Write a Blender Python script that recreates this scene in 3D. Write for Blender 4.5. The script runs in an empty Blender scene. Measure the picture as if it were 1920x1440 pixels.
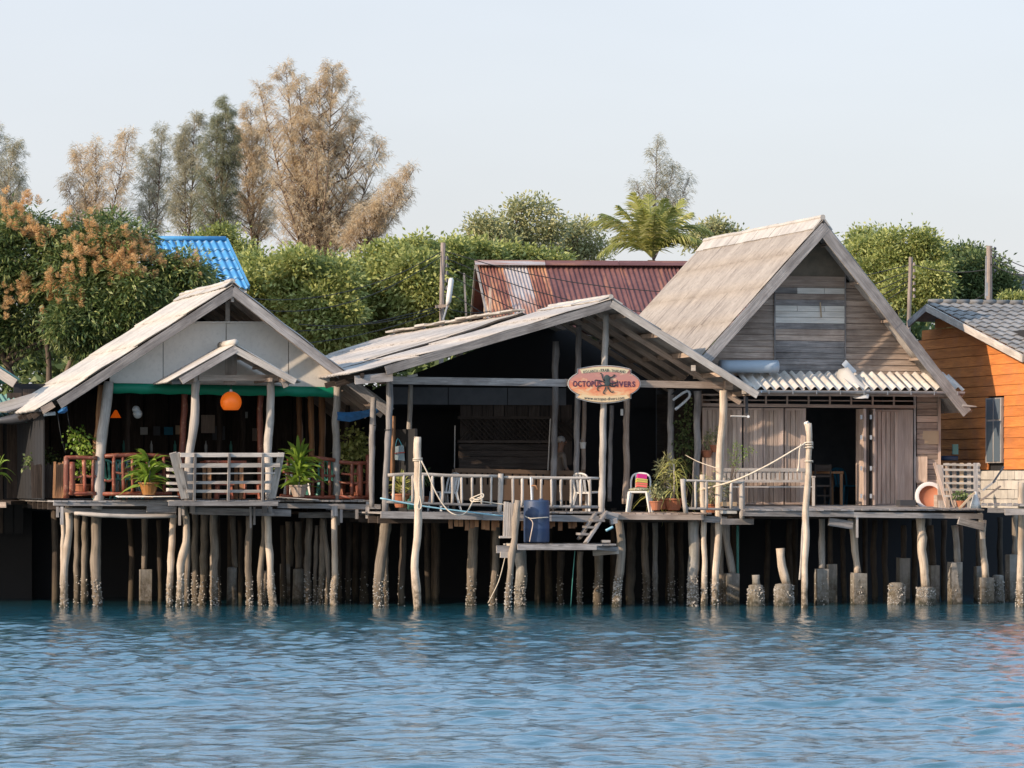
import bpy, bmesh, math, random
import numpy as np
from mathutils import Vector, Matrix
random.seed(7); rng = np.random.default_rng(11)
R = math.radians
scene = bpy.context.scene
C = scene.collection
# ------------------------------------------------------------------ camera, light, exposure
F = 7040.0; H = 2.73; HZ = 900.0            # focal length in photo pixels, eye height, horizon row
cam = bpy.data.cameras.new('camera'); cam.lens = F/1920*36; cam.sensor_width = 36; cam.sensor_fit = 'HORIZONTAL'
cam.shift_y = (HZ-720)/1920; cam.clip_end = 6000; cam.clip_start = 1
co = bpy.data.objects.new('camera', cam); C.objects.link(co)
co.location = (0, 0, H); co.rotation_euler = (R(90), 0, 0); scene.camera = co
SUN_EL = 23.0; SUN_PHI = 35.0              # elevation; angle from camera-left towards the camera
sd = Vector((-math.cos(R(SUN_PHI))*math.cos(R(SUN_EL)), -math.sin(R(SUN_PHI))*math.cos(R(SUN_EL)), math.sin(R(SUN_EL))))
sl = bpy.data.lights.new('sun', 'SUN'); sl.energy = 4.9; sl.angle = R(0.5); sl.color = (1.0, 0.80, 0.60)
so = bpy.data.objects.new('sun', sl); C.objects.link(so); so.rotation_euler = sd.to_track_quat('Z', 'Y').to_euler()
world = bpy.data.worlds.new('World'); scene.world = world; world.use_nodes = True
wn = world.node_tree; wn.nodes.clear()
sky = wn.nodes.new('ShaderNodeTexSky'); sky.sky_type = 'NISHITA'; sky.sun_disc = False
sky.sun_elevation = R(SUN_EL); sky.sun_rotation = math.atan2(sd.x, sd.y); sky.air_density = 1.0; sky.dust_density = 3.0; sky.ozone_density = 1.2
mixw = wn.nodes.new('ShaderNodeMix'); mixw.data_type = 'RGBA'; mixw.inputs[0].default_value = 0.6
tcw = wn.nodes.new('ShaderNodeTexCoord'); sxw = wn.nodes.new('ShaderNodeSeparateXYZ'); crw = wn.nodes.new('ShaderNodeValToRGB')
wn.links.new(tcw.outputs['Generated'], sxw.inputs[0]); wn.links.new(sxw.outputs[2], crw.inputs[0])
crw.color_ramp.elements[0].position = 0.0; crw.color_ramp.elements[0].color = (.745, .735, .76, 1); crw.color_ramp.elements[1].position = .33; crw.color_ramp.elements[1].color = (.68, 1.0, 1.42, 1)
e3 = crw.color_ramp.elements.new(.13); e3.color = (.715, .735, .80, 1)
nzw = wn.nodes.new('ShaderNodeTexNoise'); nzw.inputs['Scale'].default_value = 5.0; nzw.inputs['Detail'].default_value = 4; mpw = wn.nodes.new('ShaderNodeMapping'); mpw.inputs['Scale'].default_value = (1, 1, 3.5)
mrw = wn.nodes.new('ShaderNodeMapRange'); mrw.inputs[1].default_value = .35; mrw.inputs[2].default_value = .75; mrw.inputs[3].default_value = 8.75; mrw.inputs[4].default_value = 9.45
scw = wn.nodes.new('ShaderNodeVectorMath'); scw.operation = 'SCALE'; wn.links.new(tcw.outputs['Generated'], mpw.inputs[0]); wn.links.new(mpw.outputs[0], nzw.inputs['Vector']); wn.links.new(nzw.outputs[0], mrw.inputs[0]); wn.links.new(mrw.outputs[0], scw.inputs['Scale']); wn.links.new(crw.outputs[0], scw.inputs[0]); wn.links.new(scw.outputs[0], mixw.inputs[7])
bg = wn.nodes.new('ShaderNodeBackground'); bg.inputs[1].default_value = 0.14
wo = wn.nodes.new('ShaderNodeOutputWorld')
wn.links.new(sky.outputs[0], mixw.inputs[6]); wn.links.new(mixw.outputs[2], bg.inputs[0]); wn.links.new(bg.outputs[0], wo.inputs[0])
scene.view_settings.view_transform = 'Standard'; scene.view_settings.look = 'None'
scene.view_settings.gamma = 1; scene.view_settings.use_curve_mapping = False; scene.view_settings.exposure = 0.18

# ------------------------------------------------------------------ geometry helpers
Z = Vector((0, 0, 1))
def W(px, py, Y): return Vector(((px-960)*Y/F, Y, H-(py-HZ)*Y/F))
def YW(py): return H*F/(py-HZ)             # depth of a point on the water seen at row py
class Frame:
    def __init__(s, px, Y, a):
        s.a = R(a); s.u = Vector((math.cos(s.a), math.sin(s.a), 0)); s.v = Vector((-math.sin(s.a), math.cos(s.a), 0))
        s.O = Vector(((px-960)*Y/F, Y, 0)); s.k = s.O.dot(s.v)
    def P(s, px, py, d=0):
        rx = (px-960)/F; Y = (d+s.k)/(math.cos(s.a)-rx*math.sin(s.a)); return W(px, py, Y)
    def uz(s, px, py, d=0):
        p = s.P(px, py, d); return ((p-s.O).dot(s.u), p.z)
    def L(s, U, d, z): return s.O+s.u*U+s.v*d+Z*z
A = 15.0
def rnd(a, b): return random.uniform(a, b)
class MB:
    def __init__(s): s.v = []; s.f = []; s.uv = []
    def add(s, vs, fs, uvs):
        o = len(s.v); s.v += [tuple(p) for p in vs]
        for f, u in zip(fs, uvs): s.f.append([i+o for i in f]); s.uv.append(u)
    def bar(s, p0, p1, w, h, up=Z, j=0.0, w1=None, h1=None):
        p0 = Vector(p0); p1 = Vector(p1); d = p1-p0; L = d.length
        if L < 1e-6: return s
        d.normalize(); up = Vector(up)
        side = d.cross(up)
        if side.length < 1e-3: side = d.cross(Vector((1, 0, 0)))
        side.normalize(); u2 = side.cross(d).normalized()
        w1 = w1 or w; h1 = h1 or h; vs = []
        for p, ww, hh in ((p0, w, h), (p1, w1, h1)):
            for a, b in ((-1, -1), (1, -1), (1, 1), (-1, 1)):
                vs.append(p+side*(a*ww/2)+u2*(b*hh/2)+Vector((rnd(-j, j), rnd(-j, j), rnd(-j, j))))
        o = rnd(0, 50); q = rnd(0, 50)
        fs = [(0, 1, 5, 4), (1, 2, 6, 5), (2, 3, 7, 6), (3, 0, 4, 7), (3, 2, 1, 0), (4, 5, 6, 7)]
        ws = [w, h, w, h]; uvs = []; t = q
        for k in range(4):
            uvs.append([(o, t), (o, t+ws[k]), (o+L, t+ws[k]), (o+L, t)]); t += ws[k]
        uvs += [[(o, q+h), (o+w*.2, q+h), (o+w*.2, q), (o, q)], [(o, q), (o+w*.2, q), (o+w*.2, q+h), (o, q+h)]]
        s.add(vs, fs, uvs); return s
    def tube(s, pts, rad, n=9, nz=0.0, cap=True, sub=0, flute=0):
        pts = [Vector(p) for p in pts]
        if not hasattr(rad, '__len__'): rad = [rad]*len(pts)
        rad = list(rad)
        if sub:                                         # smooth + subdivide
            P2 = []; R2 = []
            m = len(pts)
            for i in range(m-1):
                a = pts[max(i-1, 0)]; b = pts[i]; c = pts[i+1]; e = pts[min(i+2, m-1)]
                for k in range(sub):
                    t = k/sub
                    P2.append(0.5*((2*b)+(c-a)*t+(2*a-5*b+4*c-e)*t*t+(3*b-a-3*c+e)*t**3)); R2.append(rad[i]*(1-t)+rad[i+1]*t)
            P2.append(pts[-1]); R2.append(rad[-1]); pts, rad = P2, R2
        vs = []; o = rnd(0, 50); q = rnd(0, 50); L = 0; Ls = []
        ph = rnd(0, 6); prev = None
        for i, p in enumerate(pts):
            d = (pts[min(i+1, len(pts)-1)]-pts[max(i-1, 0)])
            if d.length < 1e-9: d = Z.copy()
            d.normalize()
            ref = Vector((1, 0, 0)) if abs(d.x) < .9 else Vector((0, 1, 0))
            if prev is not None: ref = prev
            b = d.cross(ref).normalized(); a = b.cross(d).normalized(); prev = a
            if i: L += (pts[i]-pts[i-1]).length
            Ls.append(L); r0 = rad[i]*(1+rnd(-nz, nz))
            for k in range(n):
                t = 2*math.pi*k/n+0.0
                r = r0*(1+rnd(-nz, nz)*.6+nz*.8*math.sin(2*t+ph)+(flute*(k % 2)))
                vs.append(p+a*(math.cos(t)*r)+b*(math.sin(t)*r))
        fs = []; uvs = []; m = len(pts); per = 2*math.pi*max(rad)
        for i in range(m-1):
            for k in range(n):
                k2 = (k+1) % n
                fs.append((i*n+k, i*n+k2, (i+1)*n+k2, (i+1)*n+k))
                v0, v1 = q+per*k/n, q+per*(k+1)/n
                uvs.append([(o+Ls[i], v0), (o+Ls[i], v1), (o+Ls[i+1], v1), (o+Ls[i+1], v0)])
        if cap:
            fs.append(tuple(range(n-1, -1, -1))); fs.append(tuple((m-1)*n+k for k in range(n)))
            cu = [(o+math.cos(6.283*k/n)*.03, q+math.sin(6.283*k/n)*per/6) for k in range(n)]
            uvs += [cu, cu]
        s.add(vs, fs, uvs); return s
    def lathe(s, c, prof, n=16, jit=0):
        c = Vector(c); vs = []; q = rnd(0, 20)
        for r, z in prof:
            for k in range(n):
                t = 2*math.pi*k/n; rr = r*(1+rnd(-jit, jit)); vs.append(c+Vector((math.cos(t)*rr, math.sin(t)*rr, z+rnd(-jit, jit)*.3*r)))
        fs = []; uvs = []
        for i in range(len(prof)-1):
            for k in range(n):
                k2 = (k+1) % n; fs.append((i*n+k, i*n+k2, (i+1)*n+k2, (i+1)*n+k))
                uvs.append([(prof[i][1]+q, k*.1), (prof[i][1]+q, k*.1+.1), (prof[i+1][1]+q, k*.1+.1), (prof[i+1][1]+q, k*.1)])
        s.add(vs, fs, uvs)
        m = len(prof)
        if prof[0][0] > 1e-4: s.f.append([len(s.v)-len(vs)+k for k in range(n-1, -1, -1)]); s.uv.append([(q, q)]*n)
        if prof[-1][0] > 1e-4: s.f.append([len(s.v)-len(vs)+(m-1)*n+k for k in range(n)]); s.uv.append([(q, q)]*n)
        return s
    def prism(s, pts, off):
        """closed polygon of 3D points extruded by vector off"""
        n = len(pts); pts = [Vector(p) for p in pts]; off = Vector(off); vs = pts+[p+off for p in pts]
        nrm = off.normalized() if off.length > 1e-9 else Z
        e = (pts[1]-pts[0]); e = (e-nrm*e.dot(nrm)).normalized(); g = nrm.cross(e)
        q = rnd(0, 40); o = rnd(0, 40)
        ex = Vector((1, 0, 0)) if abs(nrm.x) < .8 else Vector((0, 1, 0))
        ex = (ex-nrm*ex.dot(nrm)).normalized(); g = nrm.cross(ex)
        uv = [(p.dot(ex)+o, p.dot(g)+q) for p in pts]
        fs = [tuple(range(n-1, -1, -1)), tuple(range(n, 2*n))]; uvs = [uv[::-1], uv]
        for i in range(n):
            k = (i+1) % n; fs.append((i, k, n+k, n+i)); l = off.length
            uvs.append([uv[i], uv[k], (uv[k][0], uv[k][1]+l), (uv[i][0], uv[i][1]+l)])
        s.add(vs, fs, uvs); return s
    def ell(s, c, r, n=10, m=7):
        c = Vector(c); vs = []; fs = []; uvs = []
        for i in range(m+1):
            th = math.pi*i/m
            for k in range(n):
                t = 2*math.pi*k/n; vs.append(c+Vector((r[0]*math.sin(th)*math.cos(t), r[1]*math.sin(th)*math.sin(t), r[2]*math.cos(th))))
        for i in range(m):
            for k in range(n):
                k2 = (k+1) % n; fs.append((i*n+k, (i+1)*n+k, (i+1)*n+k2, i*n+k2)); uvs.append([(i*.1, k*.1), (i*.1+.1, k*.1), (i*.1+.1, k*.1+.1), (i*.1, k*.1+.1)])
        s.add(vs, fs, uvs); return s
ORG = {}
def _base(vs):
    a = np.array(vs); lo = a.min(0); hi = a.max(0); return Vector(((lo[0]+hi[0])/2, (lo[1]+hi[1])/2, lo[2]))
def finish(o, parent, org):
    C.objects.link(o); po = Vector((0, 0, 0))
    if parent is not None: o.parent = parent; po = ORG[parent]
    o.location = org-po; ORG[o] = org
def part(mb, name, mat, parent=None, smooth=False, label=None, kind=None):
    org = _base(mb.v); me = bpy.data.meshes.new(name)
    vs = [(x-org.x, y-org.y, z-org.z) for x, y, z in mb.v]
    me.from_pydata(vs, [], mb.f); uvl = me.uv_layers.new(name='UVMap')
    flat = [c for f in mb.uv for p in f for c in p]
    if len(flat) == 2*len(me.loops): uvl.data.foreach_set('uv', flat)
    if smooth: me.polygons.foreach_set('use_smooth', [True]*len(me.polygons))
    me.materials.append(mat); o = bpy.data.objects.new(name, me); finish(o, parent, org)
    if label: o['label'] = label
    if kind: o['kind'] = kind
    return o
def npmesh(name, V, Fc, mat, parent, org, kind=None, smooth=False):
    V = V-np.array(org)[None]; me = bpy.data.meshes.new(name); n = len(Fc); k = Fc.shape[1]
    me.vertices.add(len(V)); me.vertices.foreach_set('co', V.astype(np.float32).ravel())
    me.loops.add(n*k); me.loops.foreach_set('vertex_index', Fc.astype(np.int32).ravel())
    me.polygons.add(n); me.polygons.foreach_set('loop_start', np.arange(0, n*k, k, dtype=np.int32))
    if smooth: me.polygons.foreach_set('use_smooth', np.ones(n, dtype=bool))
    me.update(calc_edges=True); me.materials.append(mat)
    o = bpy.data.objects.new(name, me); finish(o, parent, Vector(org))
    if kind: o['kind'] = kind
    return o
def thing(name, label, cat, loc, group=None):
    o = bpy.data.objects.new(name, None); o.empty_display_size = .2; finish(o, None, Vector(loc))
    o['label'] = label; o['category'] = cat
    if group: o['group'] = group
    return o
def solo(mb, name, mat, label, cat, group=None, smooth=False, kind=None):
    o = part(mb, name, mat, None, smooth, label, kind); o['category'] = cat
    if group: o['group'] = group
    return o
def copy_part(src, parent, org):
    o = src.copy(); o.parent = None; finish(o, parent, Vector(org)); return o

# ------------------------------------------------------------------ materials
class NT:
    def __init__(s, name):
        s.m = bpy.data.materials.new(name); s.m.use_nodes = True; s.t = s.m.node_tree; s.t.nodes.clear()
        s.out = s.n('ShaderNodeOutputMaterial')
    def n(s, t, **k):
        x = s.t.nodes.new(t)
        for a, b in k.items(): setattr(x, a, b)
        return x
    def l(s, a, b): s.t.links.new(a, b)
    def mix(s, f, a, b, mode='MIX'):
        x = s.n('ShaderNodeMix', data_type='RGBA', blend_type=mode)
        for i, v in ((0, f), (6, a), (7, b)):
            if hasattr(v, 'links'): s.l(v, x.inputs[i])
            elif i == 0: x.inputs[0].default_value = v
            else: x.inputs[i].default_value = (*v, 1)
        return x.outputs[2]
    def math(s, op, a, b=0.0, c=0.0, clamp=False):
        x = s.n('ShaderNodeMath', operation=op, use_clamp=clamp)
        for i, v in enumerate((a, b, c)):
            if hasattr(v, 'links'): s.l(v, x.inputs[i])
            else: x.inputs[i].default_value = v
        return x.outputs[0]
    def noise(s, vec, scale, detail=4, rough=.55, dist=0.0):
        x = s.n('ShaderNodeTexNoise'); x.inputs['Scale'].default_value = scale; x.inputs['Detail'].default_value = detail
        x.inputs['Roughness'].default_value = rough; x.inputs['Distortion'].default_value = dist
        if vec is not None: s.l(vec, x.inputs['Vector'])
        return x.outputs[0]
    def ramp(s, f, a, b):
        x = s.n('ShaderNodeMapRange'); s.l(f, x.inputs[0]); x.inputs[1].default_value = a; x.inputs[2].default_value = b; return x.outputs[0]
    def mapping(s, vec, sc):
        x = s.n('ShaderNodeMapping'); x.inputs['Scale'].default_value = sc; s.l(vec, x.inputs[0]); return x.outputs[0]
    def bsdf(s, col, rough=.8, bump=None, bs=.3, bd=.01, metal=0, spec=.3, **kw):
        b = s.n('ShaderNodeBsdfPrincipled'); b.inputs['Metallic'].default_value = metal; b.inputs['Specular IOR Level'].default_value = spec
        for key, v in (('Base Color', col), ('Roughness', rough)):
            if hasattr(v, 'links'): s.l(v, b.inputs[key])
            else: b.inputs[key].default_value = (*v, 1) if key == 'Base Color' else v
        if bump is not None:
            bn = s.n('ShaderNodeBump'); bn.inputs['Strength'].default_value = bs; bn.inputs['Distance'].default_value = bd
            s.l(bump, bn.inputs['Height']); s.l(bn.outputs[0], b.inputs['Normal'])
        for k, v in kw.items(): b.inputs[k].default_value = v
        s.b = b; s.l(b.outputs[0], s.out.inputs[0]); return b
def wood(name, light, dark, rough=.85, vary=.45, stain=None, grain=1.0, tide=False, worn=None, spec=.2):
    t = NT(name); uv = t.n('ShaderNodeUVMap').outputs[0]; ob = t.n('ShaderNodeObjectInfo').outputs['Random']
    add = t.n('ShaderNodeVectorMath', operation='ADD'); t.l(uv, add.inputs[0]); t.l(ob, add.inputs[1])
    g = t.noise(t.mapping(add.outputs[0], (2.2, 42*grain, 1)), 1.0, 6, .65, .4)
    g2 = t.noise(t.mapping(add.outputs[0], (1.1, 7, 1)), 1.0, 3, .5)
    col = t.mix(t.ramp(g, .30, .70), dark, light)
    col = t.mix(t.math('MULTIPLY', t.ramp(g2, .45, .75), .55), col, tuple(c*.45 for c in dark))
    geo = t.n('ShaderNodeNewGeometry'); pos = geo.outputs['Position']
    if stain:
        st = t.noise(pos, 1.7, 4, .6)
        col = t.mix(t.math('MULTIPLY', t.ramp(st, .48, .68), .7), col, stain)
    if worn:
        wn_ = t.noise(pos, 9, 5, .7); col = t.mix(t.math('MULTIPLY', t.ramp(wn_, .55, .68), .8), col, worn)
    val = t.math('MULTIPLY_ADD', ob, vary, 1-vary/2)
    vm = t.n('ShaderNodeVectorMath', operation='SCALE'); t.l(col, vm.inputs[0]); t.l(val, vm.inputs['Scale']); col = vm.outputs[0]
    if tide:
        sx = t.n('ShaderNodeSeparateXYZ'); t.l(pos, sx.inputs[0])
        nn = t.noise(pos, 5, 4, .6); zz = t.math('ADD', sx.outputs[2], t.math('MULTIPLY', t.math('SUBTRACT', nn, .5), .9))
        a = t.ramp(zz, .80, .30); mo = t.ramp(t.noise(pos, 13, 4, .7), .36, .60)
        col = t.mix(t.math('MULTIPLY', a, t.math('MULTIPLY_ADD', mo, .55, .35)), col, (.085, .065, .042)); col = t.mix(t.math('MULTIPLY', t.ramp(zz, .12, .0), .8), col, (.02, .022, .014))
    kn = t.noise(t.mapping(pos, (7, 7, 3.5)), 1.0, 5, .7)
    t.bsdf(col, rough, t.math('ADD', g, t.math('MULTIPLY', kn, .9 if tide else .25)), .65, .02, spec=spec); return t.m
def plain(name, col, rough=.6, vary=0.0, metal=0, spec=.4, dirt=None, ds=3.0, bumps=0, **kw):
    t = NT(name); pos = t.n('ShaderNodeNewGeometry').outputs['Position']; c = col
    n1 = t.noise(pos, ds, 5, .65)
    c = t.mix(t.math('MULTIPLY', t.ramp(n1, .4, .7), .8 if dirt else .25), col, dirt or tuple(x*.75 for x in col))
    if vary:
        ob = t.n('ShaderNodeObjectInfo').outputs['Random']; vm = t.n('ShaderNodeVectorMath', operation='SCALE'); t.l(c, vm.inputs[0])
        t.l(t.math('MULTIPLY_ADD', ob, vary, 1-vary/2), vm.inputs['Scale']); c = vm.outputs[0]
    t.bsdf(c, rough, t.noise(pos, 40, 3) if bumps else None, bumps or .1, .01, metal, spec, **kw); return t.m
def sheet(name, light, dark, streak=None, uvs=(1, 8, 1), rough=.85, sc=1.0, thr=(.45, .6), spec=.2, fine=None):
    """sheet roofing: blotches plus streaks running down the slope (UV.x runs down the slope)"""
    t = NT(name); uv = t.n('ShaderNodeUVMap').outputs[0]
    pos = t.n('ShaderNodeNewGeometry').outputs['Position']
    a = t.noise(pos, 1.3*sc, 6, .7); b = t.noise(t.mapping(uv, uvs), 1.0, 5, .65); c3 = t.noise(pos, 11*sc, 4, .7)
    f = t.math('ADD', t.math('MULTIPLY', a, .5), t.math('MULTIPLY', b, .5))
    col = t.mix(t.ramp(f, .40, .60), dark, light)
    if streak: col = t.mix(t.ramp(b, thr[0], thr[1]), col, streak)
    col = t.mix(t.math('MULTIPLY', t.ramp(c3, .5, .75), .45), col, fine or tuple(x*.5 for x in dark))
    t.bsdf(col, rough, c3, .25, .01, spec=spec); return t.m
def leafmat(name, cols, trans=.3, rough=.55, spec=.25):
    t = NT(name); geo = t.n('ShaderNodeNewGeometry'); ri = geo.outputs['Random Per Island']; pos = geo.outputs['Position']
    cr = t.n('ShaderNodeValToRGB'); t.l(ri, cr.inputs[0]); el = cr.color_ramp.elements
    for i, c in enumerate(cols):
        e = el[i] if i < 2 else el.new(.5)
        e.position = i/(len(cols)-1); e.color = (*c, 1)
    n1 = t.noise(pos, .9, 3); col = t.mix(t.math('MULTIPLY', t.ramp(n1, .42, .66), .5), cr.outputs[0], cols[0])
    b = t.bsdf(col, rough, spec=spec); tr = t.n('ShaderNodeBsdfTranslucent'); t.l(col, tr.inputs[0])
    ms = t.n('ShaderNodeMixShader'); ms.inputs[0].default_value = trans
    t.l(b.outputs[0], ms.inputs[1]); t.l(tr.outputs[0], ms.inputs[2]); t.l(ms.outputs[0], t.out.inputs[0]); return t.m

M = {}
M['gray'] = wood('weathered_gray_wood', (.40, .37, .35), (.17, .155, .15), stain=(.13, .115, .11))
M['pale'] = wood('bleached_pale_wood', (.60, .54, .48), (.36, .31, .27), stain=(.28, .25, .22), vary=.3)
M['post'] = wood('bare_post_wood', (.50, .45, .40), (.26, .23, .20), stain=(.2, .175, .15), vary=.3)
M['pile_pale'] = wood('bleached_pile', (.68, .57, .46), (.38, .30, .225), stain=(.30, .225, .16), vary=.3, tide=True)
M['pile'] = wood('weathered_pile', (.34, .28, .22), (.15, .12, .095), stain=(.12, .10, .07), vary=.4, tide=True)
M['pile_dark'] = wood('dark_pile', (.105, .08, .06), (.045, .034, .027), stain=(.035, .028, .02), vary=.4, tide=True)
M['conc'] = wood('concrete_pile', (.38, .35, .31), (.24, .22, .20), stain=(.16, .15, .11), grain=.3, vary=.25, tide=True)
M['brown'] = wood('brown_plank', (.56, .45, .37), (.30, .225, .18), stain=(.25, .185, .15), vary=.55)
M['door'] = wood('door_board_wood', (.60, .47, .38), (.38, .275, .215), vary=.5)
M['frame'] = wood('door_frame_wood', (.55, .43, .36), (.39, .29, .24), vary=.3)
M['red'] = wood('red_varnished_log', (.30, .085, .045), (.15, .035, .02), rough=.42, spec=.45, vary=.5, worn=(.42, .22, .12))
M['orange'] = wood('orange_brown_log', (.42, .22, .10), (.24, .10, .04), rough=.5, spec=.4, vary=.4)
M['dark'] = wood('dark_shade_wood', (.085, .064, .052), (.036, .027, .022), vary=.5)  # dark wood; also put on interior boards to carry their shade
M['black'] = plain('shade_black_board', (.02, .02, .022), .9)  # near-black colour standing in for deep shade on boards and walls
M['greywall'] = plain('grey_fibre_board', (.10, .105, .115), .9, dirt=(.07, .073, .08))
M['white'] = sheet('cream_board_paint', (.75, .70, .63), (.68, .63, .56), streak=(.56, .51, .45), uvs=(1, 1, 1), thr=(.58, .8), rough=.75, fine=(.5, .46, .42))
M['whiteb'] = wood('white_painted_board', (.82, .77, .70), (.70, .65, .58), vary=.12)
M['green'] = plain('green_tarp', (.0, .19, .105), .55)
M['bluetarp'] = plain('blue_tarp', (.03, .13, .30), .5, dirt=(.02, .07, .16), ds=9)
M['asb'] = sheet('aged_fibre_cement', (.43, .395, .365), (.28, .255, .235), streak=(.24, .215, .2), uvs=(.7, 5, 1), thr=(.56, .70), fine=(.2, .18, .17))
M['asb2'] = sheet('lichen_fibre_cement', (.50, .46, .41), (.33, .30, .27), streak=(.30, .26, .23), uvs=(.5, 3, 1), thr=(.58, .75), fine=(.22, .2, .18))
M['asb3'] = sheet('brown_fibre_cement', (.37, .33, .29), (.25, .22, .195), streak=(.18, .155, .14), uvs=(.6, 6, 1), thr=(.52, .66), fine=(.15, .125, .11))
M['awn'] = sheet('awning_fibre_cement', (.66, .61, .55), (.45, .40, .35), streak=(.3, .26, .23), uvs=(.7, 4, 1), thr=(.6, .78))
M['rust'] = sheet('rusted_red_sheet', (.22, .085, .06), (.13, .05, .04), streak=(.40, .20, .11), uvs=(.5, 3.5, 1), thr=(.48, .62), spec=.3)
M['maroon'] = sheet('maroon_sheet', (.155, .07, .066), (.10, .042, .042), streak=(.25, .11, .07), uvs=(.5, 3, 1), thr=(.53, .70), spec=.3)
M['galv'] = sheet('galvanised_sheet', (.40, .37, .36), (.30, .24, .22), streak=(.28, .13, .08), uvs=(.35, 3.2, 1), thr=(.48, .60), rough=.5, spec=.5)
M['bluetile'] = plain('blue_roof_tile', (.065, .26, .48), .45, vary=.1, spec=.35, dirt=(.05, .18, .36))
M['greytile'] = plain('grey_roof_tile', (.20, .19, .18), .75, vary=.4, dirt=(.11, .105, .10), ds=6)
M['osiding'] = wood('orange_painted_siding', (.62, .225, .06), (.47, .155, .045), stain=(.42, .16, .065), vary=.28, grain=.6)
M['rsiding'] = wood('shaded_side_siding', (.50, .15, .045), (.40, .11, .035), vary=.15, grain=.6)
M['block'] = plain('concrete_block', (.50, .46, .40), .9, vary=.2, dirt=(.33, .3, .27), bumps=.3)
M['metal'] = plain('galvanised_metal', (.42, .42, .43), .42, metal=.6, dirt=(.25, .24, .23))
M['dkmetal'] = plain('dark_metal', (.05, .05, .055), .5)
M['blue'] = plain('blue_barrel_plastic', (.03, .055, .12), .5, dirt=(.045, .06, .09), ds=5)
M['whitep'] = plain('white_plastic', (.62, .60, .57), .45, dirt=(.5, .47, .43))
M['pipe'] = plain('white_pipe', (.62, .66, .70), .4)
M['bluepipe'] = plain('pale_blue_pipe', (.28, .50, .58), .4)
M['greenpl'] = plain('sea_green_plastic', (.06, .22, .18), .45)
M['terra'] = plain('terracotta', (.33, .115, .055), .8, vary=.3, dirt=(.24, .1, .06))
M['glaze'] = plain('glazed_pot', (.30, .13, .03), .25, spec=.6, dirt=(.2, .09, .03))
M['rope'] = plain('pale_rope', (.62, .53, .42), .9, dirt=(.45, .38, .3), ds=20)
M['cable'] = plain('black_cable', (.02, .02, .02), .7)
M['shell'] = plain('barnacle_shell', (.50, .46, .41), .8, dirt=(.12, .105, .09), ds=22)
M['bark'] = wood('tree_bark', (.20, .15, .115), (.09, .07, .055))
M['barkc'] = wood('casuarina_bark', (.26, .18, .13), (.14, .10, .08))
M['poleconc'] = wood('pole_concrete', (.34, .28, .245), (.2, .165, .145), grain=.4)
M['soil'] = plain('dark_mud', (.05, .042, .032), .95, dirt=(.03, .026, .018), ds=.5)
M['leaf_mangrove'] = leafmat('mangrove_leaf', [(.15, .18, .045), (.32, .35, .10), (.56, .56, .22)], .35)
M['leaf_dark'] = leafmat('dark_leaf', [(.06, .09, .035), (.13, .18, .06), (.26, .30, .12)], .3)
M['leaf_mango'] = leafmat('mango_leaf', [(.05, .08, .022), (.11, .16, .045), (.34, .36, .13)], .28, .4, .4)
M['leaf_olive'] = leafmat('olive_leaf', [(.24, .25, .11), (.38, .38, .18), (.54, .50, .27)], .3)
M['leaf_bright'] = leafmat('bright_leaf', [(.10, .19, .02), (.20, .31, .04), (.38, .46, .10)], .4, .4, .4)
M['leaf_palm'] = leafmat('palm_leaflet', [(.20, .22, .05), (.38, .38, .11), (.62, .57, .25)], .35)
M['panicle'] = leafmat('mango_flower', [(.58, .34, .15), (.70, .46, .22), (.80, .62, .34)], .3)
M['cas_brown'] = leafmat('dry_needles', [(.44, .32, .20), (.60, .47, .30), (.74, .62, .42)], .4, .8)
M['cas_gray'] = leafmat('grey_green_needles', [(.28, .27, .19), (.40, .37, .26), (.50, .45, .32)], .4, .8)
M['cas_green'] = leafmat('green_needles', [(.17, .18, .11), (.25, .26, .16), (.36, .35, .22)], .4, .8)
t = NT('lamp_shade_glow'); b = t.bsdf((.95, .20, .015), .4, spec=.4); b.inputs['Emission Color'].default_value = (1, .13, .005, 1); b.inputs['Emission Strength'].default_value = .2; M['lamp'] = t.m
t = NT('smoked_glass'); t.bsdf((.5, .5, .48), .1, spec=.6, Alpha=.75); M['glass'] = t.m
t = NT('window_pane'); t.bsdf((.10, .13, .16), .12, spec=.7); M['pane'] = t.m
t = NT('clear_sheet_plastic'); t.bsdf((.55, .53, .50), .3, spec=.5, Alpha=.8); M['film'] = t.m
for nm, c in (('skin', (.16, .085, .055)), ('shirt', (.12, .09, .07)), ('trousers', (.14, .11, .08)), ('hair', (.22, .21, .20)), ('magenta', (.50, .02, .17)), ('cyellow', (.55, .42, .10)), ('ccoral', (.72, .13, .10)), ('colive', (.22, .20, .06)), ('benchbrown', (.13, .075, .042)), ('tubin', (.45, .17, .09)), ('enamel', (.62, .58, .56)), ('bluecl', (.02, .16, .25)), ('ink', (.035, .03, .05)), ('octo', (.03, .05, .055)), ('paper', (.5, .5, .48)), ('plywood', (.46, .33, .21)), ('greensheet', (.12, .25, .23)), ('redthing', (.4, .05, .04))):
    M[nm] = plain(nm, c, .7)
t = NT('patterned_seat_pad'); pos = t.n('ShaderNodeNewGeometry').outputs['Position']
t.bsdf(t.mix(t.ramp(t.noise(pos, 45, 2), .46, .54), (.10, .10, .06), (.42, .38, .26)), .9); M['pad'] = t.m
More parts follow.
